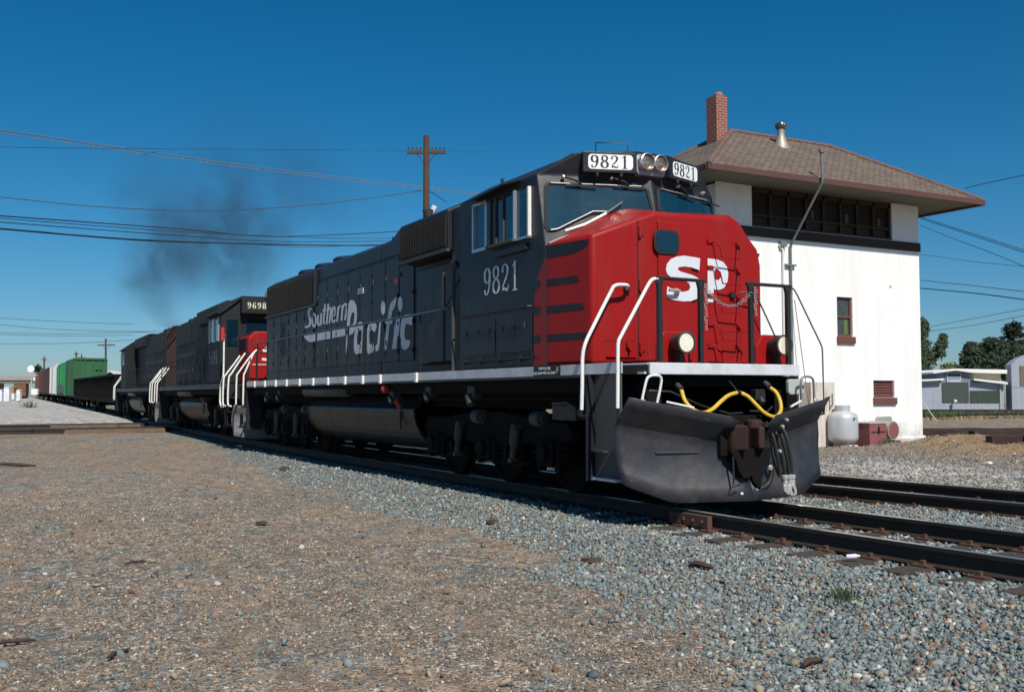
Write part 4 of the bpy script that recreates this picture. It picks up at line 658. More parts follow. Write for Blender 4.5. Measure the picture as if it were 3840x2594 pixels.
q=MB(); q.tube([(-.865,-.10,2.70),(-.80,-.10,2.71),(-.79,-.16,2.712),(-.79,-.27,2.71)],.02,8); q.lathe([(.05,0),(.045,.03),(.02,.05)],(-.872,-.10,2.70),(1,0,0),12); q.build('door_handle',SIL,nd,smooth=True)
for zz in (1.95,2.75,3.45):
    q=MB(); q.cyl((-.885,-.655,zz-.07),(-.885,-.655,zz+.07),.022,8); q.box(-.91,-.885,-.68,-.59,zz-.04,zz+.04); q.build('hinge',RED,L1,bevel=.004)
filled([NOSE_S],'nose_lettering',WH,L1,lambda c:Vector((-.8655,c.x,c.y)))
def ps(y): return -.90-.02*(y-.385)/1.0
filled([NOSE_P],'nose_lettering',WH,L1,lambda c:Vector((ps(c.x)+.006,c.x,c.y)))
for k,zz in enumerate((3.40,3.045,2.665,2.285,1.99)):
    q=MB(); y0,y1=.57,.93; x=ps(.75)
    q.tube([(ps(y0-.05),y0-.08,zz+.02),(x+.05,y0-.02,zz+.015),(x+.13,y0,zz-.06),(x+.13,y0+.04,zz-.205),(x+.13,y1-.02,zz-.215),(x+.13,y1,zz-.07),(x+.05,y1+.03,zz),(ps(y1+.1),y1+.08,zz)],.010,7)
    q.box(x-.01,x+.03,y1+.02,y1+.12,zz-.03,zz+.03); q.box(x-.0,x+.03,y0-.12,y0-.03,zz-.01,zz+.04); q.build('grab_rung',RED,L1,smooth=True)
q=MB(); q.box(-.925,-.885,-1.18,-.72,1.83,1.84); q.build('inspection_hatch',RED,L1)
for z_ in (2.40,):
    m=MB()
    for y0,y1,z0,z1 in ((-1.20,-.74,2.03,2.036),(.64,1.30,2.20,2.206)):
        m.prism([(ps(abs(y0))+.003,y0),(ps(abs(y1))+.003,y1),(ps(abs(y1))-.01,y1),(ps(abs(y0))-.01,y0)],'z',z0,z1)
    m.build('panel_seams',BLK,L1)
q=MB(); q.box(-.92,-.86,-.88,-.80,1.95,2.02); q.cyl((-.90,-.84,1.93),(-.84,-.84,1.93),.02,8); q.build('hatch_latch',RED,L1,bevel=.01)
for x,s in ((-.905,-1),(-.905,1)):
    q=MB(); q.box(-.95,-.86,s*.87-.04,s*.87+.04,2.66,2.74); q.build('rail_bracket',BKS,L1,bevel=.01)
# speed: corner handrails
for s in (-1,1):
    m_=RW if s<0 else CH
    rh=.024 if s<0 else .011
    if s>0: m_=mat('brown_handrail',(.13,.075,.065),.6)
    rods(L1,'stair_handrail',m_,catm([(-.88,s*.88,2.70),(-.78,s*.93,2.73),(-.75,s*1.03,2.735),(-.75,s*1.15,2.715),(-.75,s*1.22,2.62),(-.75,s*1.47,2.20),(-.76,s*1.585,1.98),(-.77,s*1.62,1.80),(-.77,s*1.625,1.5),(-.78,s*1.63,1.17)],False,4),rh,10)
    rods(L1,'stair_handrail',m_,catm([(.0,s*1.04,2.735),(0,s*1.12,2.72),(0,s*1.19,2.64),(0,s*1.35,2.39),(0,s*1.58,2.03),(0,s*1.61,1.97),(0,s*1.62,1.88),(0,s*1.625,1.5),(0,s*1.63,1.2)],False,4),rh*.93,10)
    for x in (-.78,0): rods(L1,'handrail_bracket',BKS,[(x,s*1.63,1.20),(x-.01,s*1.63,1.10),(x-.02,s*1.56,1.09)],.018,6)
    for yy in (1.02,.40):
        y=s*yy; m=MB(); m.box(-.03,.03,y-.028,y+.028,1.735,2.70); m.prism([(y-.028,2.62),(y+.028,2.62),(y+.06,2.735),(y-.06,2.735)],'x',-.02,.02); m.build('front_post',BKS,L1,bevel=.006)
    rods(L1,'front_rail',BKS,[(0,s*.33,2.745),(0,s*1.08,2.745)],.022,8)
# safety chain
pts=[]; m=MB(); n=22
for i in range(n):
    t=i/(n-1); y=-.33+.70*t; z=2.66-.36*(1-(2*t-1)**2)*.55-.03*t
    a=Vector((.03,y,z)); d=Vector((0,.7/n,0)); 
    if i%2: m.tube([a-d*.8+Vector((.012,0,0)),a+d*.8+Vector((.012,0,0)),a+d*.8-Vector((.012,0,0)),a-d*.8-Vector((.012,0,0)),a-d*.8+Vector((.012,0,0))],.005,5)
    else: m.tube([a-d*.8+Vector((0,0,.012)),a+d*.8+Vector((0,0,.012)),a+d*.8-Vector((0,0,.012)),a-d*.8-Vector((0,0,.012)),a-d*.8+Vector((0,0,.012))],.005,5)
m.build('safety_chain',CHAIN,L1)
m=MB()
for y0,n_,dz in ((-.36,14,.04),(.43,10,.035)):
    for i in range(n_):
        a=Vector((.05+(.012 if i%2 else 0),y0+.01*math.sin(i*1.7),2.68-i*dz)); m.tube([a+Vector((0,-.012,.02)),a+Vector((0,.012,.02)),a+Vector((0,.012,-.02)),a+Vector((0,-.012,-.02)),a+Vector((0,-.012,.02))],.006,5)
m.build('hanging_chain',CHAIN,L1)
# ditch lights on their red plates
for y,off in ((-.60,0),(.98,0)):
    m=MB(); m.prism([(y-.27,1.74),(y+.25,1.74),(y+.25,2.13),(y-.16,2.13),(y-.27,1.98)],'x',-.30,-.26); p=m.build('ditch_light_plate',RED,L1,bevel=.02)
    m=MB(); m.lathe([(.05,-.22),(.09,-.20),(.122,-.10),(.13,.0),(.137,.01),(.137,.035),(.117,.04),(.110,.02)],(-.05,y,1.985),(1,0,0),28); m.box(-.24,-.12,y-.02,y+.02,1.75,1.9); h=m.build('ditch_light',GRM,p,smooth=True)
    m=MB(); m.lathe([(.0,-.03),(.05,-.02),(.08,.0),(.111,.022)],(-.05,y,1.985),(1,0,0),28); m.build('lens',LENS,h,smooth=True)
    m=MB(); m.lathe([(.0,-.02),(.055,-.012),(.055,.012),(.0,.02)],(-.05,y+.01,1.955),(1,0,0),14); m.build('bulb',BULB,h,smooth=True)
# number boards, headlights
for s in (-1,1):
    P=Vector((-1.765,s*.95,4.51)); Q=Vector((-1.535,s*.28,4.51)); u=(Q-P) if s<0 else (P-Q); L_=u.length; u.normalize(); v=Vector((0,0,1)); n=u.cross(v); O=P if s<0 else Q; O=O+n*.02
    def fr(a,b,c=0): return O+u*a+v*b+n*c
    m=MB(); m.add([fr(-.03,-.145,-.2),fr(L_+.02,-.145,-.2),fr(L_+.02,.14,-.2),fr(-.03,.14,-.2),fr(-.03,-.145,.045),fr(L_+.02,-.145,.045),fr(L_+.02,.14,.045),fr(-.03,.14,.045)],[(0,3,2,1),(4,5,6,7),(0,1,5,4),(1,2,6,5),(2,3,7,6),(3,0,4,7)]); nb=m.build('number_board_housing',CH,L1,bevel=.012)
    m=MB(); pr=rrect(.045,L_-.035,-.10,.105,.05); k=len(pr); m.add([fr(a,b,.047) for a,b in pr],[tuple(range(k))]); pr2=m.build('number_board',SIGNW,nb)
    write('9821',BLK,nb,'numerals',fr(.075,-.085,.048),u,v,.18,.20,(L_-.145)/4.0,.002)
    for a in (.17,L_-.2):
        q=MB(); q.lathe([(.022,0),(.018,.04),(.005,.06)],fr(a,-.145,.04),-v,8); q.build('wing_nut',GRM,nb,smooth=True)
m=MB(); m.prism(rrect(-.285,.20,4.36,4.645,.06),'x',-1.72,-1.47); hl=m.build('headlight_housing',mat('headlight_plate',(.30,.31,.33),.4,metal=.3),L1,bevel=.01)
for y in (-.155,.07):
    m=MB(); m.lathe([(.118,0),(.118,.09),(.108,.095),(.104,.03),(.05,-.01)],(-1.47,y,4.53),(1,0,0),24); h=m.build('headlight_rim',ALU,hl,smooth=True)
    m=MB(); m.lathe([(.0,.088),(.05,.082),(.104,.055)],(-1.47,y,4.53),(1,0,0),24); m.build('lens',LENSU,h,smooth=True)
rods(L1,'roof_grab_iron',BKS,[(-1.85,-.70,4.66),(-1.85,-.70,4.83),(-1.80,-.20,4.87),(-1.80,-.20,4.69)],.010,6)
for s in (-1,1):
    rods(L1,'roof_edge_rail',CH,[(-2.0,s*1.30,4.47),(-1.86,s*1.05,4.63)],.025,8)
# cab side: window, armrest, brow, number, grab rails, panels
for s in (-1,1):
    Y=lambda a:s*(1.52+a)
    def bx(m,x0,x1,a,b,z0,z1): return m.box(x0,x1,min(Y(a),Y(b)),max(Y(a),Y(b)),z0,z1)
    m=MB(); bx(m,-3.96,-2.23,-.005,.004,3.55,4.20); g=m.build('side_window',GLB,L1)
    for x0,x1,ww in ((-3.97,-3.93,.05),(-3.56,-3.50,.04),(-3.42,-3.39,.03),(-3.28,-3.22,.03),(-3.02,-2.99,.03),(-2.66,-2.62,.05)):
        m=MB(); bx(m,x0,x1,.0,ww,3.54,4.22); m.build('window_frame',ALU if x0<-3.5 or x0>-2.7 else GRM,g,bevel=.004)
    m=MB(); bx(m,-2.25,-2.21,.0,.05,3.52,4.21); m.build('wind_deflector',RW,g,bevel=.004)
    for q_ in ((-3.97,-3.5,.0,.05,3.50,3.545),(-3.97,-3.5,.0,.05,4.20,4.235),(-2.64,-2.2,.0,.06,3.50,3.53)): m=MB(); bx(m,*q_); m.build('window_rail',ALU,g)
    m=MB(); bx(m,-3.46,-2.62,.0,.09,3.49,3.54); m.build('armrest',GRM,L1,bevel=.02)
    m=MB(); bx(m,-3.3,-2.3,.0,.05,3.34,3.45); m.build('belt_rail',CH,L1,bevel=.02)
    m=MB(); m.add([(-3.98,Y(.0),4.34),(-2.5,Y(.0),4.37),(-2.66,Y(.20),4.31),(-3.92,Y(.22),4.25),(-3.98,Y(.0),4.32),(-2.5,Y(.0),4.35),(-2.66,Y(.20),4.295),(-3.92,Y(.22),4.235)],[(0,1,2,3),(7,6,5,4),(3,2,6,7),(0,3,7,4),(1,5,6,2)]); m.build('sun_visor',CH,L1)
    write('9821' ,WH,L1,'cab_number',((-3.66,-1.522,2.82) if s<0 else (-2.55,1.522,2.82)),(1,0,0) if s<0 else (-1,0,0),(0,0,1),.42,.42,.285)
    rods(L1,'side_grab_rail',CH,[(-4.45,Y(.0),2.555),(-4.44,Y(.06),2.555),(-2.22,Y(.06),2.56),(-2.2,Y(.0),2.56)],.014,6)
    rods(L1,'base_pipe',CH,[(-4.45,Y(.03),1.86),(-2.16,Y(.03),1.86)],.022,8)
    for x in (-4.3,-3.75,-3.15,-2.5): 
        m=MB(); bx(m,x,x+.05,.0,.05,1.82,1.90); m.build('pipe_clamp',CH,L1)
    for x0,x1,z0,z1 in ((-4.42,-3.28,1.95,2.50),(-3.24,-2.2,1.95,2.50)):
        m=MB(); bx(m,x0,x1,.001,.014,z0,z1); d=m.build('battery_box_door',CH,L1,bevel=.01)
        for xx in (x0+.18,x1-.2,(x0+x1)/2):
            m=MB(); bx(m,xx,xx+.03,.012,.03,2.27,2.37); m.build('latch',GRM,d)
# body between cab and hood, filter boxes
W1=.95
hood(L1,-18.35,-9.4,W1,1.72,4.52); hood(L1,-9.4,-4.5,W1,1.72,4.52)
m=MB(); m.prism([(-W1,4.3),(-W1,4.40),(-.72,4.72),(.72,4.72),(W1,4.40),(W1,4.3)],'x',-8.9,-4.5); m.prism([(-.9,4.4),(-.6,4.62),(.6,4.62),(.9,4.4)],'x',-9.35,-8.9); m.build('raised_hood_roof',CH,L1,bevel=.03)
for s in (-1,1):
    Y=lambda a:s*a
    def bx(m,x0,x1,a,b,z0,z1): return m.box(x0,x1,min(Y(a),Y(b)),max(Y(a),Y(b)),z0,z1)
    m=MB(); m.prism([(Y(.93),3.72),(Y(1.28),3.78),(Y(1.30),4.44),(Y(.93),4.60)],'x',-7.55,-5.45); fb_=m.build('air_filter_box',CH,L1,bevel=.02)
    m=MB(); m.prism([(Y(1.285),3.83),(Y(1.296),3.83),(Y(1.312),4.40),(Y(1.295),4.40)],'x',-7.5,-5.5)
    for k in range(26): bx(m,-7.5+k*.0785,-7.47+k*.0785,1.30,1.318,3.84,4.38)
    m.build('intake_screen',GRL,fb_)
    m=MB(); bx(m,-7.55,-5.43,1.26,1.33,3.74,3.79); m.build('box_ledge',GRM,fb_)
    m=MB(); bx(m,-5.45,-4.52,.93,1.22,1.74,4.45); m.build('equipment_cabinet',CH,L1,bevel=.03)
    m=MB()
    for k in range(9): bx(m,-5.06+k*.062,-5.03+k*.062,1.225,1.25,3.42,3.95)
    bx(m,-5.08,-4.56,1.215,1.226,3.40,3.97); m.build('cabinet_screen',GRL,L1)
    m=MB(); bx(m,-7.2,-5.5,.93,1.10,1.9,3.62); m.build('inertial_filter_panel',CH,L1,bevel=.02)
    m=MB(); bx(m,-6.55,-5.6,1.10,1.14,1.92,2.85); m.build('hood_door',CH,L1,bevel=.015)
    rods(L1,'vertical_pipe',GRM,[(-5.45,Y(1.36),1.9),(-5.45,Y(1.36),3.38)],.028,8)
    rods(L1,'vertical_pipe',GRM,[(-4.78,Y(1.50),1.74),(-4.78,Y(1.50),3.36)],.034,8)
    m=MB(); m.lathe([(.03,0),(.07,.03),(.07,.09),(.03,.13)],(-4.72,Y(1.5),3.36),(0,0,1),14); m.build('pipe_cap',GRM,L1,smooth=True)
    # radiators at the rear
    for x0,x1 in ((-18.2,-16.15),(-16.05,-13.75)):
        m=MB(); bx(m,x0,x1,W1+.0,W1+.035,3.55,4.34)
        for k in range(int((x1-x0)/.06)): bx(m,x0+.02+k*.06,x0+.04+k*.06,W1+.033,W1+.045,3.58,4.31)
        m.build('radiator_screen',GRL,L1)
    m=MB(); bx(m,-13.76,-13.66,W1+.0,W1+.07,3.52,4.36); bx(m,-18.3,-13.66,W1+.0,W1+.06,3.49,3.55); m.build('radiator_frame',CH,L1)
    m=MB(); m.box(-13.6,-7.6,min(Y(W1),Y(W1+.03)),max(Y(W1),Y(W1+.03)),4.085,4.11); m.build('drip_rail',CH,L1)
xsd=[(-13.6+k*.745,.73) for k in range(8)]
doors(L1,xsd,W1,2.0,4.03)
doors(L1,[(-18.2+k*.72,.70) for k in range(6)],W1,2.0,3.46,lat=True)
m=MB(); m.box(-16.75,-16.35,-W1-.03,-W1-.003,2.40,3.30); m.build('dark_louvre_panel',BLK,L1)
m=MB()
for k in range(24): m.box(-16.74,-16.36,-W1-.04,-W1-.03,2.42+k*.036,2.43+k*.036)
m.build('louvre_slats',BK,L1)
m=MB(); m.box(-10.72,-10.38,-W1-.034,-W1-.024,3.50,3.62); m.build('data_plate',WH,L1)
m=MB()
for k in range(3): m.box(-10.70,-10.42,-W1-.037,-W1-.035,3.52+k*.035,3.53+k*.035)
m.build('data_plate_lettering',BLK,L1)
for x,z in ((-8.62,3.52),(-7.0,3.55),(-7.45,4.2),(-5.9,4.35)):
    m=MB(); m.box(x,x+.10,-W1-.027,-W1-.024,z,z+.10); m.build('red_decal',REDT,L1)
for x,z in ((-16.4,4.52),(-14.95,4.52),(-13.5,4.52)): fan(L1,x,z-.005,.60)
for x in (-12.0,-10.6):
    m=MB(); m.box(x-.3,x+.3,-.4,.4,4.5,4.58); m.build('roof_hatch',CH,L1,bevel=.01)
m=MB(); m.lathe([(.03,0),(.03,.1),(.08,.12),(.11,.25),(.02,.30)],(-8.2,-.45,4.70),(0,0,1),14); m.build('bell',GRM,L1,smooth=True)
m=MB(); m.box(-9.72,-9.62,-.6,-.5,4.5,4.62); m.lathe([(.05,0),(.05,.14),(.09,.2)],(-9.7,-.5,4.62),(1,0,.2),10); m.build('horn',GRM,L1,smooth=True)
rods(L1,'antenna',BKS,[(-5.0,-.5,4.7),(-5.0,-.5,4.95)],.03,8)
# hood lettering: outlines in (x,z), 'Southern Pacific'
tot=MB()
for gi,grp in enumerate(LOGO):
    o=filled([grp],'t',WH,L1,lambda c,g=gi:Vector((c.x,-W1-.0265-(g%4)*.0007-.0*c.z,c.y)))
    me_=o.data; tot.add([v.co[:] for v in me_.vertices],[tuple(p.vertices) for p in me_.polygons]); bpy.data.objects.remove(o); bpy.data.meshes.remove(me_)
lo=bpy.data.meshes.new('hood_lettering'); lo.from_pydata(tot.v,[],tot.f); lo.materials.append(WH); lo=bpy.data.objects.new('hood_lettering',lo); COL.objects.link(lo); lo.parent=L1
# long handrails
xsp=[-17.15,-16.1,-15.06,-14.08,-13.01,-11.97,-10.92,-9.82,-8.78,-7.84,-6.13]
stanchions(L1,xsp)
for s in (-1,1):
    rods(L1,'side_handrail',mat('worn_handrail',(.05,.07,.10),.5),catm([(-18.2,s*1.50,2.74),(-17,s*1.5,2.74),(-10,s*1.50,2.74),(-5.35,s*1.50,2.74),(-5.1,s*1.48,2.80),(-4.95,s*1.38,3.1),(-4.92,s*1.26,3.35)],False,4),.02,8)
stanchions(L1,xsp,y=1.5)
# rear end
for s in (-1,1):
    rods(L1,'stair_handrail',RW,catm([(-18.15,s*1.25,2.62),(-18.15,s*1.36,2.5),(-18.15,s*1.58,2.0),(-18.15,s*1.62,1.85),(-18.15,s*1.63,1.1)],False,4),.024,8)
    rods(L1,'stair_handrail',RW,catm([(-18.98,s*1.1,2.62),(-18.98,s*1.25,2.45),(-18.98,s*1.58,1.98),(-18.98,s*1.62,1.85),(-18.98,s*1.63,1.1)],False,4),.024,8)
    m=MB(); m.box(-18.98,-18.15,min(s*1.1,s*1.55),max(s*1.1,s*1.55),.45,.50); m.box(-18.98,-18.15,min(s*1.1,s*1.5),max(s*1.1,s*1.5),1.0,1.04); m.box(-18.17,-18.13,min(s*1.1,s*1.55),max(s*1.1,s*1.55),.42,1.6); m.build('step',CHO,L1)
for y in (-1.05,-.4,.4,1.05):
    m=MB(); m.box(-19.02,-18.98,y-.025,y+.025,1.7,2.7); m.build('rear_post',CHO,L1)
rods(L1,'rear_rail',CHO,[(-19,-1.15,2.7),(-19,1.15,2.7)],.02,8)
m=MB(); m.box(-19.05,-18.95,-1.3,1.3,.5,1.6); m.build('pilot_plate',BK,L1); knuckle(L1,-19.1,-1)
truck(L1,-4.24); truck(L1,-15.3,1.75)
tank(L1,-13.1,-6.75); airtank(L1,-13.3,-10.1)
# oddments under the sill
for x,z,a in ((-7.55,1.36,.09),(-5.9,1.42,.10),(-4.25,1.40,.12),(-15.2,1.40,.10),(-16.3,1.36,.10)):
    m=MB(); m.box(x-a,x+a,-1.46,-1.30,z-a,z+a*.8); m.cyl((x-.04,-1.47,z-a*.4),(x+.10,-1.50,z-a*1.6),a*.5,10); m.build('valve_box',GRM,L1,bevel=.015)
m=MB(); m.lathe([(.05,0),(.075,.03),(.075,.10),(.03,.14)],(-7.78,-1.42,1.47),(0,-1,0),12); m.build('emergency_fuel_cutoff',REDT,L1,smooth=True)
rods(L1,'brake_pipe',BK,[(-6.6,-1.30,1.30),(-1.2,-1.30,1.30)],.025,6)
m=MB(); m.box(-1.95,-1.35,-1.36,-1.12,1.02,1.22); m.cyl((-1.35,-1.26,1.13),(-1.25,-1.27,1.13),.09,12); m.tube([(-1.9,-1.38,1.24),(-1.5,-1.40,1.25),(-1.3,-1.38,1.18)],.025,6); m.build('sander_valve',GRM,L1,bevel=.01)
# plow and everything hanging on the pilot
pw=plowmesh().build('snow_plow',mat('plow_paint',(.023,.024,.031),.42,spec=.5,wavy=.35,var=.3,dirt=(.085,.07,.055),damt=.5,dscale=1.6,bump=.10,bscale=50),L1,smooth=True)
sm2=pw.modifiers.new('thick','SOLIDIFY'); sm2.thickness=.014
m=MB(); m.prism([(.03,-1.13),(.15,-.60),(.185,-.60),(.065,-1.13)],'z',.665,.685); o=m.build('plow_step_lip',GRM,L1)
for s in (-1,1):
    rods(L1,'plow_grab_hoop',RW if s<0 else ALU,catm([(.10,s*1.36,1.28),(.13,s*1.32,1.50),(.14,s*1.29,1.56),(.14,s*1.22,1.58),(.14,s*1.13,1.57),(.13,s*1.10,1.50),(.10,s*1.14,1.26)],False,4),.016,8)
    rods(L1,'plow_step_edge',RW,[(.17,s*1.06,1.27),(.30,s*.76,1.20)],.014,6)
    m=MB(); m.lathe([(.03,0),(.04,.03),(.02,.05)],(.11,s*1.36,1.26),(1,0,.4),8); m.build('hoop_foot',SIL,L1,smooth=True)
knuckle(L1,-.24,1,.84)
def pls(y,z): return .30-.25*abs(y)+.17*max(0,(.62-z)/.54)**1.25
for y,z in [(-1.45,.35),(-1.45,.6),(-1.45,.85),(-.28,.30),(-.28,.5),(.28,.3),(.3,.48),(1.4,.35),(1.4,.6),(1.4,.85)]:
    m=MB(); m.lathe([(.022,-.01),(.02,.012),(.0,.018)],(pls(y,z),y,z),(1,-.2 if y<0 else .2,0),8); m.build('rivet',mat('plow_rivet',(.06,.058,.06),.5),L1,smooth=True)
m=MB(); m.lathe([(.05,-.01),(.05,.004),(.0,.006)],(pls(-.75,.30)+.004,-.75,.30),(1,-.25,.28),10); m.build('tow_hole',BLK,L1)
# yellow air hose loop and its strap
rods(L1,'yellow_hose',YEL,catm([(.10,-.781,1.401),(.18,-.797,1.284),(.24,-.749,1.194),(.28,-.684,1.15),(.30,-.587,1.142),(.29,-.463,1.186),(.26,-.32,1.269),(.20,-.151,1.341),(.15,.021,1.374)],False,5),.025,12)
rods(L1,'yellow_hose',YEL,catm([(.15,.082,1.374),(.2,.158,1.327),(.26,.225,1.233),(.30,.309,1.14),(.32,.413,1.086),(.32,.51,1.085),(.30,.593,1.157),(.26,.623,1.265),(.19,.628,1.373),(.12,.595,1.435)],False,5),.025,12)
for p_ in ((.095,-.78,1.42),(.11,.59,1.45)):
    m=MB(); m.cyl(Vector(p_),Vector(p_)+Vector((-.08,0,.05)),.035,10); m.build('hose_fitting',GRM,L1,smooth=True)
rods(L1,'hose_strap',RUB,[(.15,.03,1.376),(.15,.075,1.376)],.033,10); rods(L1,'hose_strap',BKS,[(.15,.05,1.38),(.02,.02,1.52)],.010,6)
m=MB(); m.prism(rrect(1.0,1.27,1.35,1.55,.04),'x',-.04,.02); m.build('grey_receptacle_cover',mat('pale_grey_cover',(.42,.44,.42),.5,var=.1),L1,bevel=.012)
m=MB(); m.box(-.05,.05,.42,.58,1.28,1.42); m.cyl((.04,.5,1.3),(.09,.5,1.24),.05,10); m.build('mu_receptacle',BKS,L1,bevel=.01)
rods(L1,'cut_lever',BKS,[(.02,-1.2,1.40),(.1,-.95,1.39),(.12,-.5,1.22),(.16,-.1,1.12),(.16,.1,1.13)],.014,6)
rods(L1,'cut_lever',BKS,[(.12,.25,1.15),(.16,.5,1.14),(.12,.62,1.2)],.014,6)
for k,(y0,y1) in enumerate(((.50,.60),(.57,.68),(.64,.76),(.72,.80))):
    rods(L1,'air_hose',RUB,catm([(.08,y0-.02,1.00),(.22,y0+.01,.88),(.27,(y0+y1)/2,.62),(.26,y1,.36)],False,5),.023,8)
    if k in (1,2,3):
        c0=Vector((.26,y1,.36)); m=MB(); m.lathe([(.030,0),(.042,.01),(.042,.05),(.03,.06),(.034,.09),(.034,.12)],c0,(0,.1,-1),10); m.build('hose_coupling',SIL,L1,smooth=True)
        m=MB(); m.prism([(c0.y-.04,c0.z-.12),(c0.y+.02,c0.z-.12),(c0.y+.05,c0.z-.18),(c0.y+.055,c0.z-.25),(c0.y+.0,c0.z-.27),(c0.y-.045,c0.z-.2)],'x',c0.x-.03,c0.x+.035); m.build('glad_hand',SIL,L1,bevel=.012)
rods(L1,'brake_hose',RUB,catm([(.10,.16,.74),(.28,.21,.68),(.36,.32,.55),(.37,.36,.40),(.37,.30,.27),(.37,.15,.21),(.38,-.03,.19),(.39,-.10,.16)],False,6),.032,10)
for p_,d_ in (((.365,.335,.50),(0,.1,-1)),((.375,.12,.215),(0,-1,-.1)),((.38,-.09,.175),(0,-1,-.2))):
    m=MB(); m.lathe([(.036,0),(.04,.01),(.04,.05),(.036,.06)],p_,d_,12); m.build('hose_clamp',SIL,L1,smooth=True)
rods(L1,'uncoupling_chain',BKS,[(.42,-.28,.62),(.43,-.28,.33),(.48,-.34,.27),(.48,-.22,.30)],.012,6)
for y,z in ((.62,1.04),(.55,.96),(-.98,1.16),(.50,.66)):
    m=MB(); m.lathe([(.025,0),(.02,.03),(.0,.04)],(.36 if y>0 else .2,y,z),(1,0,0),8); m.build('bolt',SIL,L1,smooth=True)
m=MB(); m.prism([(-.34,.70),(.30,.72),(.27,.50),(.16,.42),(.13,.22),(.02,.30),(-.02,.40),(-.03,.36),(-.14,.36),(-.21,.46),(-.24,.56)],'x',.36,.44); m.build('drawbar_guard',BK,L1,bevel=.01)
m=MB(); m.box(.02,.30,-.36,-.24,.62,1.02); m.box(.02,.28,.24,.36,.62,1.0); m.box(.0,.22,-.36,.36,.98,1.10); m.build('draft_pocket',BK,L1,bevel=.01)
# windows of the nose-left class lights etc.
# ---------------- second and third units, standard cabs ----------------
def pathpt(X):
    X=np.array([float(X)]); return float(X[0]),float(t1c(X)[0]),float(grade(X)[0])
def on_path(name,label,cat,X,Lh,group=None):
    a=pathpt(X); b=pathpt(X-Lh); rz=math.atan2(a[1]-b[1],a[0]-b[0])
    o=thing(name,label,cat,a,rz,group); o.rotation_euler=(0,-math.atan2(a[2]-b[2],Lh),rz); return o
def stdcab(root,num,xf,xr,nosex,fwd=1,m_=CHO,eave=3.96,window=True):
    """xf cab front, xr cab rear, nosex nose end"""
    lo,hi=min(xf,xr),max(xf,xr)
    m=MB(); m.prism([(-1.50,1.74),(1.50,1.74),(1.50,eave),(.85,4.42),(-.85,4.42),(-1.50,eave)],'x',lo,hi); c=m.build('cab',m_,root,bevel=.03)
    # overhanging roof
    m=MB(); m.prism([(-1.60,eave-.08),(-1.58,eave+.0),(-.87,4.47),(.87,4.47),(1.58,eave),(1.60,eave-.08),(1.5,eave-.06),(.84,4.42),(-.84,4.42),(-1.5,eave-.06)],'x',lo-.08*(fwd<0),hi+.08*(fwd>0)); m.build('cab_roof',m_,c,bevel=.01)
    s=1 if fwd>0 else -1; x=xf+s*.004
    for y0,y1,z0,z1 in ((-1.32,-.98,2.9,3.72),(.98,1.32,2.9,3.72),(-.72,-.08,3.20,3.74),(.08,.72,3.20,3.74)):
        m=MB(); m.box(min(x,x+s*.02),max(x,x+s*.02),y0,y1,z0,z1); m.build('front_window',GL,c,bevel=.004)
    m=MB(); m.box(min(xf,xf+s*.30),max(xf,xf+s*.30),-.92,.92,3.90,4.40); h=m.build('number_board_housing',m_,c,bevel=.03)
    if num:
        for y in (-.78,.16):
            m=MB(); m.box(min(xf+s*.30,xf+s*.31),max(xf+s*.30,xf+s*.31),y-.03,y+.68,4.0,4.32); m.build('number_board',BLK,h)
            write(num,CREAM,h,'numerals',(xf+s*.311,y+.03,4.06),(0,s,0),(0,0,1),.20,.19,.155)
    for yy in (-1,1):
        for a,b in ((.25,.95),(1.05,1.75)):
            x0=xf-s*a; x1=xf-s*b; m=MB(); m.box(min(x0,x1),max(x0,x1),min(yy*1.5,yy*1.515),max(yy*1.5,yy*1.515),3.08,3.78); g=m.build('side_window',GLB,c)
            for q in (x0,x1): m=MB(); m.box(q-.03,q+.03,min(yy*1.5,yy*1.55),max(yy*1.5,yy*1.55),3.05,3.8); m.build('window_frame',ALU,g)
        m=MB(); m.add([(xf-s*.1,yy*1.5,3.97),(xf-s*2.0,yy*1.5,3.95),(xf-s*1.9,yy*1.72,3.84),(xf-s*.2,yy*1.72,3.86)],[(0,1,2,3)]); m.build('sun_visor',m_,c)
    n0,n1=min(xf,nosex),max(xf,nosex)
    m=MB(); e=nosex; 
    m.prism([(-.93,1.74),(.93,1.74),(.93,3.10),(.72,3.30),(-.72,3.30),(-.93,3.10)],'x',n0,n1); n=m.build('nose',RED,root,bevel=.05,seg=3)
    if fwd>0:
        write('SP',WH,n,'nose_lettering',(e+.002,-.52,2.38),(0,1,0),(0,0,1),.50,.46,.53)
        m=MB(); m.box(e,e+.006,-.8,.8,2.28,2.30); m.build('white_nose_line',SIGNW,n)
        m=MB(); m.prism([(-.935,2.75),(-.935,3.09),(-.72,3.305),(-.60,3.305),(-.60,3.10)],'x',n0+.0,n1-.25); m.build('grey_nose_panel',m_,n)
    for y in (-.25,.25):
        m=MB(); m.lathe([(.10,0),(.11,.08),(.0,.05)],(xf+s*.30,y*.5,4.52),(s,0,0),14); m.build('headlight',LENSU if fwd>0 else GRM,c,smooth=True)
    return c
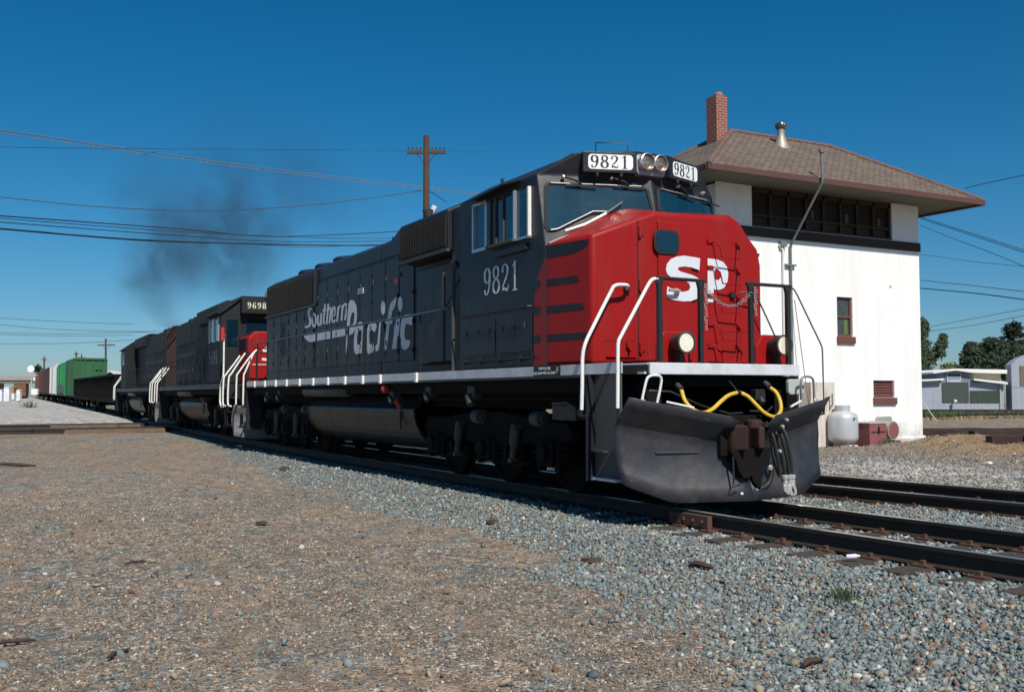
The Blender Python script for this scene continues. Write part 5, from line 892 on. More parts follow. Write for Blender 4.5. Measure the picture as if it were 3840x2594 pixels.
def stdunit(root,L,num,fwd=1,redend=False):
    SIL2=mat('grimy_side_stripe',(.05,.053,.056),.6,var=.3,dirt=(.03,.03,.03),damt=.8,dscale=3)
    walkway(root,L); m=MB(); m.box(-L+1,-.9,-1.556,-1.544,1.60,1.73); m.build('side_stripe',SIL2,root)
    if fwd>0: cf,cr,nx_=-2.05,-4.35,-.75; h0,h1=-L+1.1,-4.35
    else: cf,cr,nx_=-15.4,-12.6,-17.2; h0,h1=-12.6,-1.0
    stdcab(root,num,cf,cr,nx_,fwd)
    w_=.90
    m=MB(); m.prism([(-w_,1.72),(w_,1.72),(w_,4.30),(w_-.25,4.47),(-w_+.25,4.47),(-w_,4.30)],'x',h0,h1); m.build('long_hood',CHO,root,bevel=.03)
    if redend: m=MB(); m.prism([(-w_-.006,1.74),(w_+.006,1.74),(w_+.006,4.31),(w_-.24,4.48),(-w_+.24,4.48),(-w_-.006,4.31)],'x',h1-.7,h1+.006); m.build('red_hood_end',mat('dull_red_paint',(.022,.004,.004),.7,var=.2,dirt=(.03,.01,.01),damt=.6),root)
    a,b=(h1-.5,h1-4.6) if fwd>0 else (h0+.3,h0+4.4)
    lo,hi=min(a,b),max(a,b)
    m=MB(); m.prism([(-1.12,3.92),(1.12,3.92),(1.12,4.42),(.8,4.58),(-.8,4.58),(-1.12,4.42)],'x',lo,hi); e=m.build('blower_box',CHO,root,bevel=.03)
    m=MB(); m.box(lo+.2,hi-1.2,-1.13,-1.121,4.0,4.38); m.build('intake_screen',GRL,e)
    k=int((h1-h0-1.5)/.62); doors(root,[(h0+.8+i*.62,.60) for i in range(k)],w_,1.95,3.35,CHO,hinge=False)
    doors(root,[(h0+.8+i*1.24,1.18) for i in range(k//2)],w_,3.45,3.9,CHO,hinge=False,lat=False)
    rads=(h0+.3,h0+3.6) if fwd>0 else (h1-4.2,h1-1.1)
    m=MB(); m.box(rads[0],rads[1],-w_-.05,-w_,3.45,4.25); m.build('radiator_screen',GRL,root)
    for i in range(3): fan(root,rads[0]+.65+i*1.25,4.46,.55)
    m=MB(); x=(h0+h1)/2; m.box(x-.5,x+.5,-.25,.25,4.45,4.72); m.build('exhaust_stack',BK,root,bevel=.02)
    for i in (-1,1):
        m=MB(); m.box(x-2.4+i*.8,x-1.8+i*.8,-.35,.35,4.46,4.6); m.build('roof_hatch',CHO,root,bevel=.02)
    xs2=list(np.arange(-L+1.2,-4.6 if fwd>0 else -1.2,1.5))
    if fwd<0: xs2=[x for x in xs2 if x>-12.3]
    stanchions(root,xs2,zt=2.68,white=False)
    rods(root,'side_handrail',CHO,[(xs2[0],-1.5,2.68),(xs2[-1],-1.5,2.68)],.02,6)
    for x in (0,-L):
        s=1 if x==0 else -1
        for sy in (-1,1):
            for dx,top in ((.06,2.6),(.82,2.55)):
                X_=x-s*dx; 
                rods(root,'stair_handrail',RW,catm([(X_,sy*1.15,top),(X_,sy*1.30,top-.22),(X_,sy*1.54,2.0),(X_,sy*1.62,1.84),(X_,sy*1.64,1.2),(X_+s*.05,sy*1.62,1.06),(X_+s*.25,sy*1.6,1.05)],False,4),.026,8)
            m=MB()
            for z in (.46,.86,1.27): m.box(min(x-s*.06,x-s*.8),max(x-s*.06,x-s*.8),min(sy*1.1,sy*1.52),max(sy*1.1,sy*1.52),z,z+.04)
            m.build('steps',CHO,root); m=MB(); m.box(min(x-s*.8,x-s*.83),max(x-s*.8,x-s*.83),min(sy*1.1,sy*1.55),max(sy*1.1,sy*1.55),.4,1.6); m.build('step_well',CHO,root)
        m=MB(); m.box(min(x,x-s*.1),max(x,x-s*.1),-1.3,1.3,.35,1.6); m.build('pilot_plate',BK,root); knuckle(root,x,s)
        for y in (-1.05,-.4,.4,1.05): m=MB(); m.box(x-s*.03-.025,x-s*.03+.025,y-.02,y+.02,1.7,2.62); m.build('end_post',CHO,root)
        rods(root,'end_rail',CHO,[(x-s*.03,-1.1,2.62),(x-s*.03,-.4,2.62)],.02,6); rods(root,'end_rail',CHO,[(x-s*.03,1.1,2.62),(x-s*.03,.4,2.62)],.02,6)
    if fwd>0:
        for sy in (-1,1):
            rods(root,'cab_handrail',RW,catm([(-1.35,sy*1.50,3.18),(-1.1,sy*1.6,3.2),(-.98,sy*1.6,3.1),(-.97,sy*1.6,2.1),(-.98,sy*1.62,1.9),(-1.2,sy*1.63,1.72),(-1.3,sy*1.63,1.5),(-1.3,sy*1.63,1.15),(-1.1,sy*1.62,1.02),(-1.0,sy*1.6,1.02)],False,4),.026,8)
    p=plowmesh(.6).build('snow_plow',mat('worn_plow_paint',(.12,.12,.125),.5,var=.25,dirt=(.3,.27,.26),damt=.5,dscale=3),root,smooth=True); q=p.modifiers.new('thick','SOLIDIFY'); q.thickness=.014; p.scale=(.55,.95,.82)
    truck(root,-3.3 if L<18.5 else -3.6,1.75,det=True); truck(root,-L+3.3,1.75,det=True)
    xt=(-L*.5+3.1,-L*.5-3.0); tank(root,xt[1],xt[0]); airtank(root,xt[1]-.1,xt[0]-2.8)
L2=on_path('locomotive','second locomotive in line, narrow red nose with cream number 9698 on its dark cab','locomotive',-19.95,16.6)
stdunit(L2,16.6,'9698',1)
write('9698',mat('dim_number',(.25,.28,.30),.6),L2,'numerals',(-4.0,-1.503,2.35),(1,0,0),(0,0,1),.45,.40,.40)
m=MB(); m.cyl((-.97,-1.64,3.0),(-.97,-1.64,3.4),.06,10); m.build('signal_flag',REDT,L2)
L3=on_path('locomotive','third locomotive in line, grimy and running backwards with its cab at the far end','locomotive',-37.35,18.4)
stdunit(L3,18.4,'',-1,True)
# ---------------- freight cars ----------------
def cartrucks(root,L):
    for x in (-2.2,-L+2.2):
        m=MB()
        for s in (-1,1): m.prism([(x-1.25,.55),(x-.9,.78),(x+.9,.78),(x+1.25,.55),(x+.7,.42),(x-.7,.42)],'y',min(s*.98,s*1.12),max(s*.98,s*1.12))
        m.box(x-.2,x+.2,-1,1,.5,.8); t=m.build('truck_frame',BK,root)
        for a in (-.87,.87):
            for s in (-1,1): q=MB(); q.lathe([(.46,-.02),(.46,.1),(.1,.1)],(x+a,s*.7,.42),(0,s,0),18); q.build('wheel',BK,t,smooth=True)
def gondola(X,L,label,h=2.66):
    g=on_path('gondola_car',label,'rail car',X,L,'open gondola cars behind the engines'); c=mat('black_gondola_paint',(.004,.004,.004),.85,var=.3,dirt=(.012,.010,.008),damt=.6,spec=.15)
    for s in (-1,1):
        m=MB(); m.box(-L+.4,-.4,min(s*1.42,s*1.46),max(s*1.42,s*1.46),.95,h); m.box(-L+.4,-.4,min(s*1.40,s*1.56),max(s*1.40,s*1.56),h-.12,h); m.box(-L+.4,-.4,min(s*1.4,s*1.52),max(s*1.4,s*1.52),.85,1.12)
        n=int(L/1.25)
        for k in range(n): x=-L+.7+k*(L-1.4)/(n-1); m.box(x-.06,x+.06,min(s*1.46,s*1.56),max(s*1.46,s*1.56),1.1,h-.1)
        m.build('side_wall',c,g)
    m=MB(); m.box(-L+.4,-.4,-1.42,1.42,.95,1.05); m.box(-.45,-.4,-1.42,1.42,1.0,h); m.box(-L+.4,-L+.45,-1.42,1.42,1.0,h); m.box(-L,0,-.2,.2,.7,.95); m.build('floor_and_ends',c,g)
    cartrucks(g,L); return g
gondola(-56.9,17.6,'black ribbed gondola car coupled behind the third engine'); gondola(-74.8,17.6,'black gondola car just in front of the tall green car')
def boxcar(X,L,label,col,h=4.5,z0=1.05,name='boxcar',group='boxcars trailing away in the distance',roundtop=False,doorcol=None,extras=None,endrib=False,dirt=(.1,.06,.04)):
    g=on_path(name,label,'rail car',X,L,group); c=mat('car_'+'_'.join('%d'%(v*1000) for v in col),col,.6,var=.12,dirt=dirt,damt=.35,dscale=1.5,streak=True)
    r=.45 if roundtop else .12
    pr=[(-1.46,z0),(1.46,z0),(1.46,h-r)]+[(1.46-r+r*math.cos(a),h-r+r*math.sin(a)) for a in (.5,1.0,1.4)]+[(-1.46+r-r*math.cos(a),h-r+r*math.sin(a)) for a in (1.4,1.0,.5)]+[(-1.46,h-r)]
    m=MB(); m.prism(pr,'x',-L+.5,-.5); b=m.build('car_body',c,g,bevel=.02)
    m=MB(); n=int(L/1.1)
    for s in (-1,1):
        for k in range(n+1):
            x=-L+.55+k*(L-1.1)/n
            if not(-L/2-1.3<x<-L/2+1.3): m.box(x-.04,x+.04,min(s*1.46,s*1.51),max(s*1.46,s*1.51),z0+.1,h-r)
    if endrib:
        for y in (-1.35,-1.1,-.85,-.5,.25,.8,1.25): m.box(-.5,-.38,y-.05,y+.05,z0+.2,h-.15)
        m.box(-.5,-.36,-1.46,1.46,h-.2,h-.02); m.box(-.5,-.36,-1.46,1.46,z0,z0+.15)
    o_=m.build('t',c,None); b.data.materials[0]; bm=bmesh.new(); bm.from_mesh(b.data); bm.from_mesh(o_.data); bm.to_mesh(b.data); bm.free(); bpy.data.objects.remove(o_)
    m=MB()
    for s in (-1,1): m.box(-L/2-1.2,-L/2+1.2,min(s*1.46,s*1.54),max(s*1.46,s*1.54),z0+.12,h-r-.1)
    m.build('sliding_door',c if doorcol is None else mat('door_'+'_'.join('%d'%(v*1000) for v in doorcol),doorcol,.6),b)
    m=MB(); m.box(-L,0,-.2,.2,.7,z0); m.box(-L+.5,-.5,-1.3,1.3,z0-.15,z0-.003); m.build('centre_sill',BK,g)
    m=MB()
    for z in np.arange(z0+.3,h-.3,.4): m.tube([(-.48,-1.54,z),(-.48,-1.54,z),( -.9,-1.54,z)],.015,5)
    m.build('ladder',c,g); cartrucks(g,L); return g
gb=boxcar(-93.2,13.0,'tall dark green box car whose ribbed end rises above the black gondola',(.016,.105,.038),4.7,name='boxcar',endrib=True)
fonttext('SOO',.28,mat('faded_green_lettering',(.16,.28,.16),.7),gb,'end_lettering',(-.37,.55,4.0),(0,1,0),(0,0,1)) if False else None
m=MB(); m.box(-.37,-.36,.45,1.05,3.55,4.3); m.build('end_panel',mat('car_end_green',(.016,.105,.038)),gb)
g2=boxcar(-107.0,15.5,'bright green round-roofed car with a patterned lower panel, beside the tall green car',(.015,.24,.075),4.75,roundtop=True)
m=MB(); m.box(-12,-1,-1.56,-1.545,1.3,2.2); m.build('lower_side_panel',mat('patterned_red_panel',(.12,.10,.07),.7,var=.9,scale=3),g2)
boxcar(-123.2,16,'white box car streaked with grey, between the green cars and the brown ones',(.55,.55,.57),4.75,dirt=(.15,.12,.12))
boxcar(-140,17,'dark brown box car just behind the white one, pale squares on its side',(.045,.018,.014),4.75)
boxcar(-158,17,'reddish brown box car farther along the train, seen past the brown one',(.07,.026,.018),4.7)
boxcar(-176,17,'last brown box car visible at the far end of the train',(.13,.055,.035),4.6)
WIRES=[[(-22.65,-9.11,9.05),(-25.89,-7.58,9.81),(-31.24,-3.87,10.92),(-35.28,0.23,11.72),(-39.51,6.28,12.55),(-44.33,16.92,13.54),(-46.19,22.98,14.01)],[(-25.75,-9.15,7.63),(-25.99,-7.53,7.68),(-26.26,-4.61,7.67),(-26.38,-1.09,7.86),(-26.33,2.04,8.27),(-26.17,5.0,8.83),(-26.02,7.02,9.28)],[(-25.95,7.15,9.28),(-25.97,7.5,9.2),(-26.02,8.1,8.92)],[(-22.76,-9.06,6.55),(-26.01,-7.52,7.08),(-34.58,-0.67,8.46),(-38.57,4.58,9.07),(-42.29,11.53,10.32),(-43.18,13.64,10.77)],[(-22.77,-9.05,6.37),(-26.02,-7.51,6.88),(-34.59,-0.66,8.17),(-38.58,4.58,8.83),(-42.19,11.27,9.8),(-43.5,14.38,10.26)],[(-22.78,-9.05,6.21),(-26.03,-7.51,6.67),(-33.12,-2.21,7.66),(-38.58,4.59,8.69),(-41.88,10.59,9.47),(-43.22,13.66,9.91)],[(-22.76,-9.06,6.46),(-26.02,-7.52,7.0),(-34.58,-0.67,8.34),(-40.01,6.97,9.38),(-42.18,11.26,9.96),(-43.49,14.37,10.4)],[(-22.78,-9.05,6.2),(-26.03,-7.51,6.66),(-33.12,-2.21,7.63),(-37.83,3.46,8.51),(-39.75,6.48,8.85),(-41.88,10.59,9.51),(-43.22,13.66,9.97)],[(-22.68,-9.1,8.5),(-25.92,-7.56,9.27),(-34.43,-0.74,11.85),(-40.49,8.12,14.14),(-45.13,19.63,16.37)],[(-102.73,-6.51,8.48),(-102.33,-5.76,8.42),(-99.55,-0.54,7.93),(-96.07,5.94,7.72),(-94.74,8.39,7.73)],[(-102.77,-6.49,7.7),(-102.37,-5.75,7.63),(-99.16,0.21,7.51),(-96.07,5.94,7.65),(-94.74,8.39,7.73)],[(-102.77,-6.49,7.51),(-102.37,-5.74,7.46),(-98.77,0.96,7.28),(-96.08,5.94,7.39)],[(-102.82,-6.47,6.54),(-102.42,-5.72,6.52),(-100.01,-1.26,6.53),(-98.0,2.46,6.66),(-96.1,5.95,6.89)],[(-102.7,-6.52,9.2),(-102.3,-5.78,9.09),(-98.71,0.93,8.65),(-96.03,5.92,8.45)],[(-18.56,28.98,10.12),(-16.93,28.84,10.11),(-15.61,28.66,10.07),(-13.42,28.21,9.91)],[(-20.92,29.06,9.25),(-19.21,29.05,8.52),(-15.74,28.72,7.08),(-13.59,28.29,6.19)],[(-20.93,29.06,9.19),(-19.22,29.05,8.45),(-15.75,28.72,6.99),(-13.59,28.29,6.1)],[(-20.94,29.07,8.89),(-19.24,29.06,8.04),(-17.46,28.94,7.24),(-15.77,28.74,6.43)],[(-21.09,29.12,6.44),(-18.33,29.04,5.92),(-15.82,28.76,5.43),(-13.64,28.32,5.03)],[(-21.1,29.12,6.08),(-18.35,29.05,5.61),(-15.83,28.76,5.11),(-13.65,28.32,4.69)],[(-21.04,29.09,7.6),(-18.29,29.02,6.94),(-15.77,28.74,6.43)],[(-20.93,29.17,4.12),(-18.4,29.08,4.25),(-15.86,28.78,4.47)],[(-20.92,29.16,4.3),(-15.85,28.77,4.73)],[(-22.84,30.59,1.61),(-22.03,31.18,0.1)]]
# ---------------- white interlocking tower ----------------
STU=mat('white_stucco_wall',(.80,.80,.79),.85,var=.03,scale=5,bump=.25,bscale=30,dirt=(.62,.60,.56),damt=.35,dscale=.5,streak=True,splash=(.36,.31,.26))
BRN=mat('brown_trim_paint',(.032,.018,.0085),.7,var=.2,dirt=(.04,.02,.015),damt=.4)
MAR=mat('maroon_window_paint',(.14,.05,.042),.6,var=.12,dirt=(.12,.05,.04),damt=.4,dscale=5)
TW=thing('tower_building','white two-storey railway tower with brown band, overhanging tiled hip roof and brick chimney','building',(-11,12.95,-.05))
YL,YR,D0=-3.90,3.90,-3.25
def wall_h(mb,y0,y1,z0,z1,holes,x=0,dep=-.16):
    ys=sorted({y0,y1,*[a for h in holes for a in h[:2]]}); zs=sorted({z0,z1,*[a for h in holes for a in h[2:]]})
    for a,b in zip(ys,ys[1:]):
        for c,d in zip(zs,zs[1:]):
            if any(h[0]<=a and b<=h[1] and h[2]<=c and d<=h[3] for h in holes): continue
            mb.add([(x,a,c),(x,b,c),(x,b,d),(x,a,d)],[(0,1,2,3)])
    for a,b,c,d in holes:
        mb.add([(x,a,c),(x,b,c),(x,b,d),(x,a,d),(x+dep,a,c),(x+dep,b,c),(x+dep,b,d),(x+dep,a,d)],[(0,1,5,4),(1,2,6,5),(2,3,7,6),(3,0,4,7)])
H1=(.46,1.07,3.04,4.17); H2=(1.86,2.72,1.30,1.80); HB=(-2.65,2.77,5.95,7.055)
m=MB(); wall_h(m,YL,YR,0,7.06,[H1,H2,HB])
m.add([(0,YL,0),(D0,YL,0),(D0,YL,7),(0,YL,7)],[(0,1,2,3)]); m.add([(0,YR,0),(D0,YR,0),(D0,YR,7),(0,YR,7)],[(3,2,1,0)]); m.add([(D0,YL,0),(D0,YR,0),(D0,YR,7),(D0,YL,7)],[(0,1,2,3)])
wl=m.build('wall',STU,TW)
m=MB(); m.prism([(0.002,-.05),(.10,-.05),(.10,.10),(.002,.17)],'y',YL-.08,YR+.08); m.build('base_flare',STU,TW)
m=MB(); m.box(.002,.05,YL-.05,YR+.03,5.67,5.93); m.box(D0-.05,.001,YR+.001,YR+.03,5.67,5.93); m.build('brown_band',BRN,TW,bevel=.01)
m=MB(); m.add([(-.15,HB[0],HB[2]),(-.15,HB[1],HB[2]),(-.15,HB[1],HB[3]),(-.15,HB[0],HB[3])],[(0,1,2,3)]); m.build('band_panel',BRN,TW)
sb=MB(); 
for k in range(9): y=HB[0]+.02+k*(HB[1]-HB[0]-.1)/8; sb.box(-.145,-.05,y,y+.07,HB[2],HB[3])
sb.box(-.145,-.06,HB[0],HB[1],6.25,6.31); sb.box(-.145,-.02,HB[0],HB[1],HB[2],HB[2]+.06); sb.box(-.145,-.05,HB[0],HB[1],6.9,7.05); sb.build('window_mullions',BRN,TW)
for k in range(8):
    y=HB[0]+.09+k*(HB[1]-HB[0]-.1)/8; m=MB(); m.box(-.14,-.12,y,y+.58,6.31,6.9); w_=m.build('upper_window',mat('brown_upper_glass',(.022,.013,.007),.5,spec=.15),TW)  # brown-black panes, toned close to the trim around them
    if k in (3,5,7): m=MB(); m.box(-.118,-.112,y+.2,y+.20+random.uniform(.08,.16),6.35,6.35+random.uniform(.2,.35)); m.build('window_glimpse',mat('faint_window_light',(.045,.07,.085),.6),w_)  # pale patch on the pane, faint window light put into its colour
def win(H,lou=False):
    a,b,c,d=H; m=MB(); f=.055
    m.box(-.13,-.05,a,a+f,c,d); m.box(-.13,-.05,b-f,b,c,d); m.box(-.13,-.05,a+f,b-f,d-f,d); m.box(-.13,-.05,a+f,b-f,c,c+f)
    if not lou: m.box(-.12,-.04,a+f,b-f,(c+d)/2-.03,(c+d)/2+.04)
    fr=m.build('window_frame',MAR,TW,bevel=.006)
    if lou:
        m=MB(); n=5
        for k in range(n):
            z=c+f+.01+k*(d-c-2*f)/n; m.add([(-.06,a+f,z),(-.06,b-f,z),(-.12,b-f,z+.085),(-.12,a+f,z+.085),(-.06,a+f,z+.012),(-.06,b-f,z+.012),(-.12,b-f,z+.097),(-.12,a+f,z+.097)],[(0,1,2,3),(4,5,6,7),(0,1,5,4),(2,3,7,6)])
        m.build('louvre_slats',MAR,fr); m=MB(); m.box(-.155,-.15,a,b,c,d); m.build('louvre_backing',BLK,fr)
    else:
        m=MB(); m.box(-.10,-.09,a+f,b-f,c+f,d-f); m.build('window_pane',mat('old_window_glass',(.05,.055,.05),.12,spec=.9,var=.4,scale=6),fr)
        m=MB(); m.box(-.088,-.08,a+f+.28,b-f-.07,c+f+.02,(c+d)/2-.05); m.build('green_blind',mat('green_blind',(.10,.14,.05),.7),fr)
    m=MB(); m.box(-.10,.07,a-.03,b+.05,c-.20,c-.003); m.build('window_sill',MAR,fr,bevel=.012)
win(H1); win(H2,True)
# roof
TIL=brickmat('clay_roof_tiles',(.185,.135,.105),(.11,.08,.063),(.05,.038,.03),.24,.125,.014,.9,.9,.5,moss=(.15,.125,.085),mossamt=.6)
ez,rz_=7.12,9.02; ex0,ex1=1.30,D0-1.30; ey0,ey1=YL-1.30,YR+1.30; rx=(ex0+ex1)/2; ry0,ry1=-1.92,1.95
m=MB(); m.add([(ex0,ey0,ez),(ex0,ey1,ez),(ex1,ey1,ez),(ex1,ey0,ez),(rx,ry0,rz_),(rx,ry1,rz_)],[(0,1,5,4),(1,2,5),(2,3,4,5),(3,0,4)])
rf=m.build('roof',TIL,TW); uvbox(rf)
m=MB(); m.box(ex1,ex0,ey0,ey1,7.05,7.085); m.build('soffit',mat('soffit_boards',(.13,.125,.10),.8,var=.1),TW)
m=MB()
for a,b in (((ex0-.03,ey0-.02),(ex0+.03,ey1+.02)),((ex1-.03,ey0-.02),(ex1+.03,ey1+.02))): m.box(a[0],b[0],a[1],b[1],6.98,7.14)
m.box(ex1+.03,ex0-.03,ey0-.03,ey0+.03,6.98,7.14); m.box(ex1+.03,ex0-.03,ey1-.03,ey1+.03,6.98,7.14)
m.build('fascia',mat('maroon_fascia',(.095,.042,.034),.7,var=.25,dirt=(.07,.045,.04),damt=.6,dscale=3),TW,bevel=.01)
RID=mat('ridge_tiles',(.15,.085,.07),.9,var=.3,dirt=(.10,.09,.05),damt=.6,dscale=5,bump=.4)
m=MB()
for a,b in (((rx,ry0,rz_),(rx,ry1,rz_)),((ex0,ey0,ez),(rx,ry0,rz_)),((ex0,ey1,ez),(rx,ry1,rz_)),((ex1,ey0,ez),(rx,ry0,rz_)),((ex1,ey1,ez),(rx,ry1,rz_))):
    A_=Vector(a);B_=Vector(b);n=max(2,int((B_-A_).length/.32))
    for k in range(n):
        p=A_.lerp(B_,k/n); q=A_.lerp(B_,(k+1.08)/n); m.tube([p+Vector((0,0,-.02)),q+Vector((0,0,.01))],[.085,.07],8)
m.build('ridge_tiles',RID,TW,smooth=False)
BRK=brickmat('chimney_brick',(.30,.075,.045),(.22,.055,.035),(.30,.24,.20),.21,.075,.010,.5,.85,.5)
m=MB(); m.box(-1.72,-1.28,-2.76,-2.37,7.9,9.88); ch=m.build('chimney',BRK,TW); uvbox(ch)
m=MB(); m.lathe([(.11,0),(.12,.10),(.10,.13),(.09,.1)],(-1.45,-2.53,9.87),(0,0,1),14); m.build('flue_pot',mat('terracotta',(.38,.16,.10),.8),ch)
m=MB(); m.prism([(-1.24,-2.82),(-1.24,-2.31),(-1.76,-2.31),(-1.76,-2.82)],'z',8.52,8.60); 
VB=mat('galvanised_vent',(.34,.31,.26),.55,metal=.4,var=.25,dirt=(.20,.12,.06),damt=.6,dscale=6)
vx,vy,vz=-1.05,-.56,8.60
m=MB(); m.lathe([(.28,-.12),(.22,0),(.115,.30),(.105,.36),(.105,.50)],(vx,vy,vz),(0,0,1),18); v_=m.build('roof_vent',VB,TW,smooth=True)
m=MB(); prof=[(.105,0),(.135,.03),(.155,.085),(.155,.14),(.13,.19),(.065,.22),(.01,.23)]; m.lathe(prof,(vx,vy,vz+.50),(0,0,1),20)
for k in range(20):
    a=2*math.pi*k/20; m.tube([(vx+r_*1.03*math.cos(a+.2*i_),vy+r_*1.03*math.sin(a+.2*i_),vz+.50+h_) for i_,(r_,h_) in enumerate(prof[:-1])],.008,4)
m.build('vent_turbine',mat('dark_turbine',(.18,.18,.17),.3,metal=.8,var=.3),v_,smooth=True)
CND=mat('conduit_metal',(.20,.22,.22),.5,metal=.4,var=.2)
rods(TW,'conduit',CND,[(.06,-1.32,.8),(.06,-1.32,3.0),(.06,-1.33,5.42),(.10,-1.33,5.55),(ex0+.10,-1.47,6.98),(ex0+.12,-1.47,7.10),(ex0+.12,-1.49,7.78)],.035,10)
m=MB(); m.lathe([(.03,0),(.07,.02),(.075,.10),(.03,.14)],(ex0+.12,-1.49,7.76),(0,0,1),12); m.build('weather_head',CND,TW,smooth=True)
m=MB(); m.box(.0,.10,-1.55,-1.15,4.93,4.98); m.build('conduit_clamp',CND,TW)
rods(TW,'painted_pipe',STU,[(.05,-1.72,5.50),(.05,-1.60,5.35),(.05,-1.60,1.2)],.035,8)
m=MB(); m.box(.0,.12,-1.72,-1.50,5.45,5.60); m.build('junction_box',CND,TW)
rods(TW,'leaning_rod',mat('rusty_rod',(.18,.11,.09),.7),[(.5,-1.0,.0),(.1,-1.25,4.0)],.012,6)
m=MB(); m.box(.004,.42,-1.02,-.12,-.06,1.74); m.box(.0,.5,-.14,.0,-.06,.35)
m.build('stained_cabinet',mat('rust_stained_white_steel',(.60,.56,.50),.7,var=.06,dirt=(.30,.12,.04),damt=.9,dscale=1.6,streak=True),TW,bevel=.015)
m=MB(); m.box(.0,.02,2.6,2.68,4.55,4.60); m.build('wall_scar',mat('wall_scar',(.55,.45,.3),.8),TW)
rods(TW,'wall_bracket',CND,[(.04,0.0,1.08),(.55,-.35,1.10),(.55,-.35,1.42)],.02,6)
# ---------------- things at the foot of the tower ----------------
PT=thing('propane_tank','silver upright propane tank with a collar, standing against the white tower wall','gas tank',(-10.3,12.82,gz(-10.3,12.82)))
SV=mat('silver_tank_paint',(.52,.54,.56),.38,metal=.25,var=.08,dirt=(.35,.30,.25),damt=.35,dscale=2)
m=MB(); m.lathe([(.20,.12),(.33,.15),(.395,.23),(.405,.30),(.405,.80),(.38,.90),(.30,.97),(.20,1.0),(.05,1.01)],(0,0,0),(0,0,1),32); b=m.build('tank_body',SV,PT,smooth=True)
m=MB(); m.lathe([(.205,.95),(.205,1.15),(.195,1.16),(.19,.95)],(0,0,0),(0,0,1),28); m.build('valve_collar',SV,b,smooth=True)
m=MB(); m.cyl((0,0,1.0),(0,0,1.10),.05,10); m.box(-.03,.03,-.1,.1,1.04,1.08); m.build('valve',RUST,b)
m=MB(); m.lathe([(.27,.0),(.28,.14),(.26,.14),(.25,.0)],(0,0,0),(0,0,1),24); m.build('foot_ring',mat('rusty_foot_ring',(.28,.25,.22),.7,var=.3),PT,smooth=True)
m=MB(); m.box(.20,.34,-.12,-.02,-.02,.09); m.box(.22,.36,.06,.18,-.02,.09); m.build('support_block',mat('pale_concrete',(.5,.48,.44),.9),PT,bevel=.01)
m=MB(); m.lathe([(.03,0),(.02,.02),(0,.03)],(.43,-.02,.80),(1,0,0),8); m.build('rust_spot',RUST,b)
RB=thing('tool_box','dark red steel box with a lid hasp, beside the silver tank','box',(-10.25,13.82,gz(-10.25,13.82)))
RDM=mat('faded_maroon_steel',(.23,.075,.078),.65,var=.15,dirt=(.16,.06,.05),damt=.5,dscale=4)
m=MB(); m.box(-.55,.28,-.33,.33,.03,.62); b=m.build('box_body',RDM,RB,bevel=.015)
m=MB(); m.box(-.57,.30,-.35,.35,.625,.66); m.build('box_lid',mat('dusty_box_lid',(.36,.30,.24),.8,var=.15),RB,bevel=.008)
m=MB(); m.box(.282,.30,-.27,.27,.40,.42); m.box(.29,.32,-.02,.02,.36,.55); m.build('hasp',BLK,b)
BA=thing('steel_drum','grey steel drum lying on its side with a maroon end facing the tracks','barrel',(-10.35,14.67,gz(-10.4,14.65)+.40)); 
m=MB(); m.lathe([(.0,-.80),(.23,-.62),(.25,-.60),(.245,-.4),(.257,-.38),(.245,-.36),(.245,-.10),(.257,-.08),(.245,-.06),(.245,.10),(.26,.13),(.26,.15),(.235,.15)],(0,0,0),(1,.10,0),28); b=m.build('drum_shell',mat('grey_drum_steel',(.40,.39,.36),.5,metal=.3,var=.2,dirt=(.15,.11,.08),damt=.6,dscale=5),BA,smooth=True)
m=MB(); m.lathe([(.232,.152),(.22,.158),(.0,.160)],(0,0,0),(1,.10,0),28); m.build('drum_head',RDM,BA)
m=MB(); m.box(-.6,.1,-.35,.35,-.36,-.29); m.box(-.5,-.4,-.3,.3,-.40,-.2); m.build('cradle',TIE,BA)
PN=thing('sheet_metal_offcut','curved grey metal sheet leaning behind the drum','panel',(-10.75,15.0,gz(-10.7,15)))
m=MB(); P=[(-.45,.12),(-.40,.70),(-.36,.76),(.20,.77),(.26,.70),(.31,.0),(.14,.0),(.12,.12),(.05,.18),(-.3,.16)]; m.prism(P,'x',-.02,.01); m.build('sheet',mat('grey_sheet_metal',(.36,.37,.34),.55,metal=.2,var=.12,dirt=(.2,.16,.1),damt=.5,dscale=5),PN,bevel=.004)
DK=mat('dark_creosoted_wood',(.035,.018,.013),.9,var=.4,dirt=(.085,.05,.035),damt=.5,dscale=3,bump=.5)
def timber(x,y,L,a,h=.2,w_=.24,lab='',z=0,n=1,mt=None):
    t=thing('timber',lab,'timber',(x,y,gz(x,y)+z),a,'old dark timbers lying right of the tower')
    m=MB(); k=7; prev=None; vs=[];fs=[]
    for i in range(k+1):
        u=-L/2+L*i/k; dy=random.uniform(-.02,.02); dz=random.uniform(-.015,.015)
        vs+=[(u,-w_/2+dy,dz-.03),(u,w_/2+dy,dz-.03),(u,w_/2+dy,h+dz),(u,-w_/2+dy,h+dz)]
    for i in range(k):
        for j in range(4): fs.append((i*4+j,i*4+(j+1)%4,(i+1)*4+(j+1)%4,(i+1)*4+j))
    fs+=[(0,1,2,3),(4*k,4*k+1,4*k+2,4*k+3)]; m.add(vs,fs); m.build('beam',mt or DK,t,bevel=.02)
timber(-10.75,17.6,1.7,1.2,.12,.25,'reddish plank lying at the tower corner',mt=mat('reddish_plank',(.13,.05,.035),.85,var=.3,bump=.4))
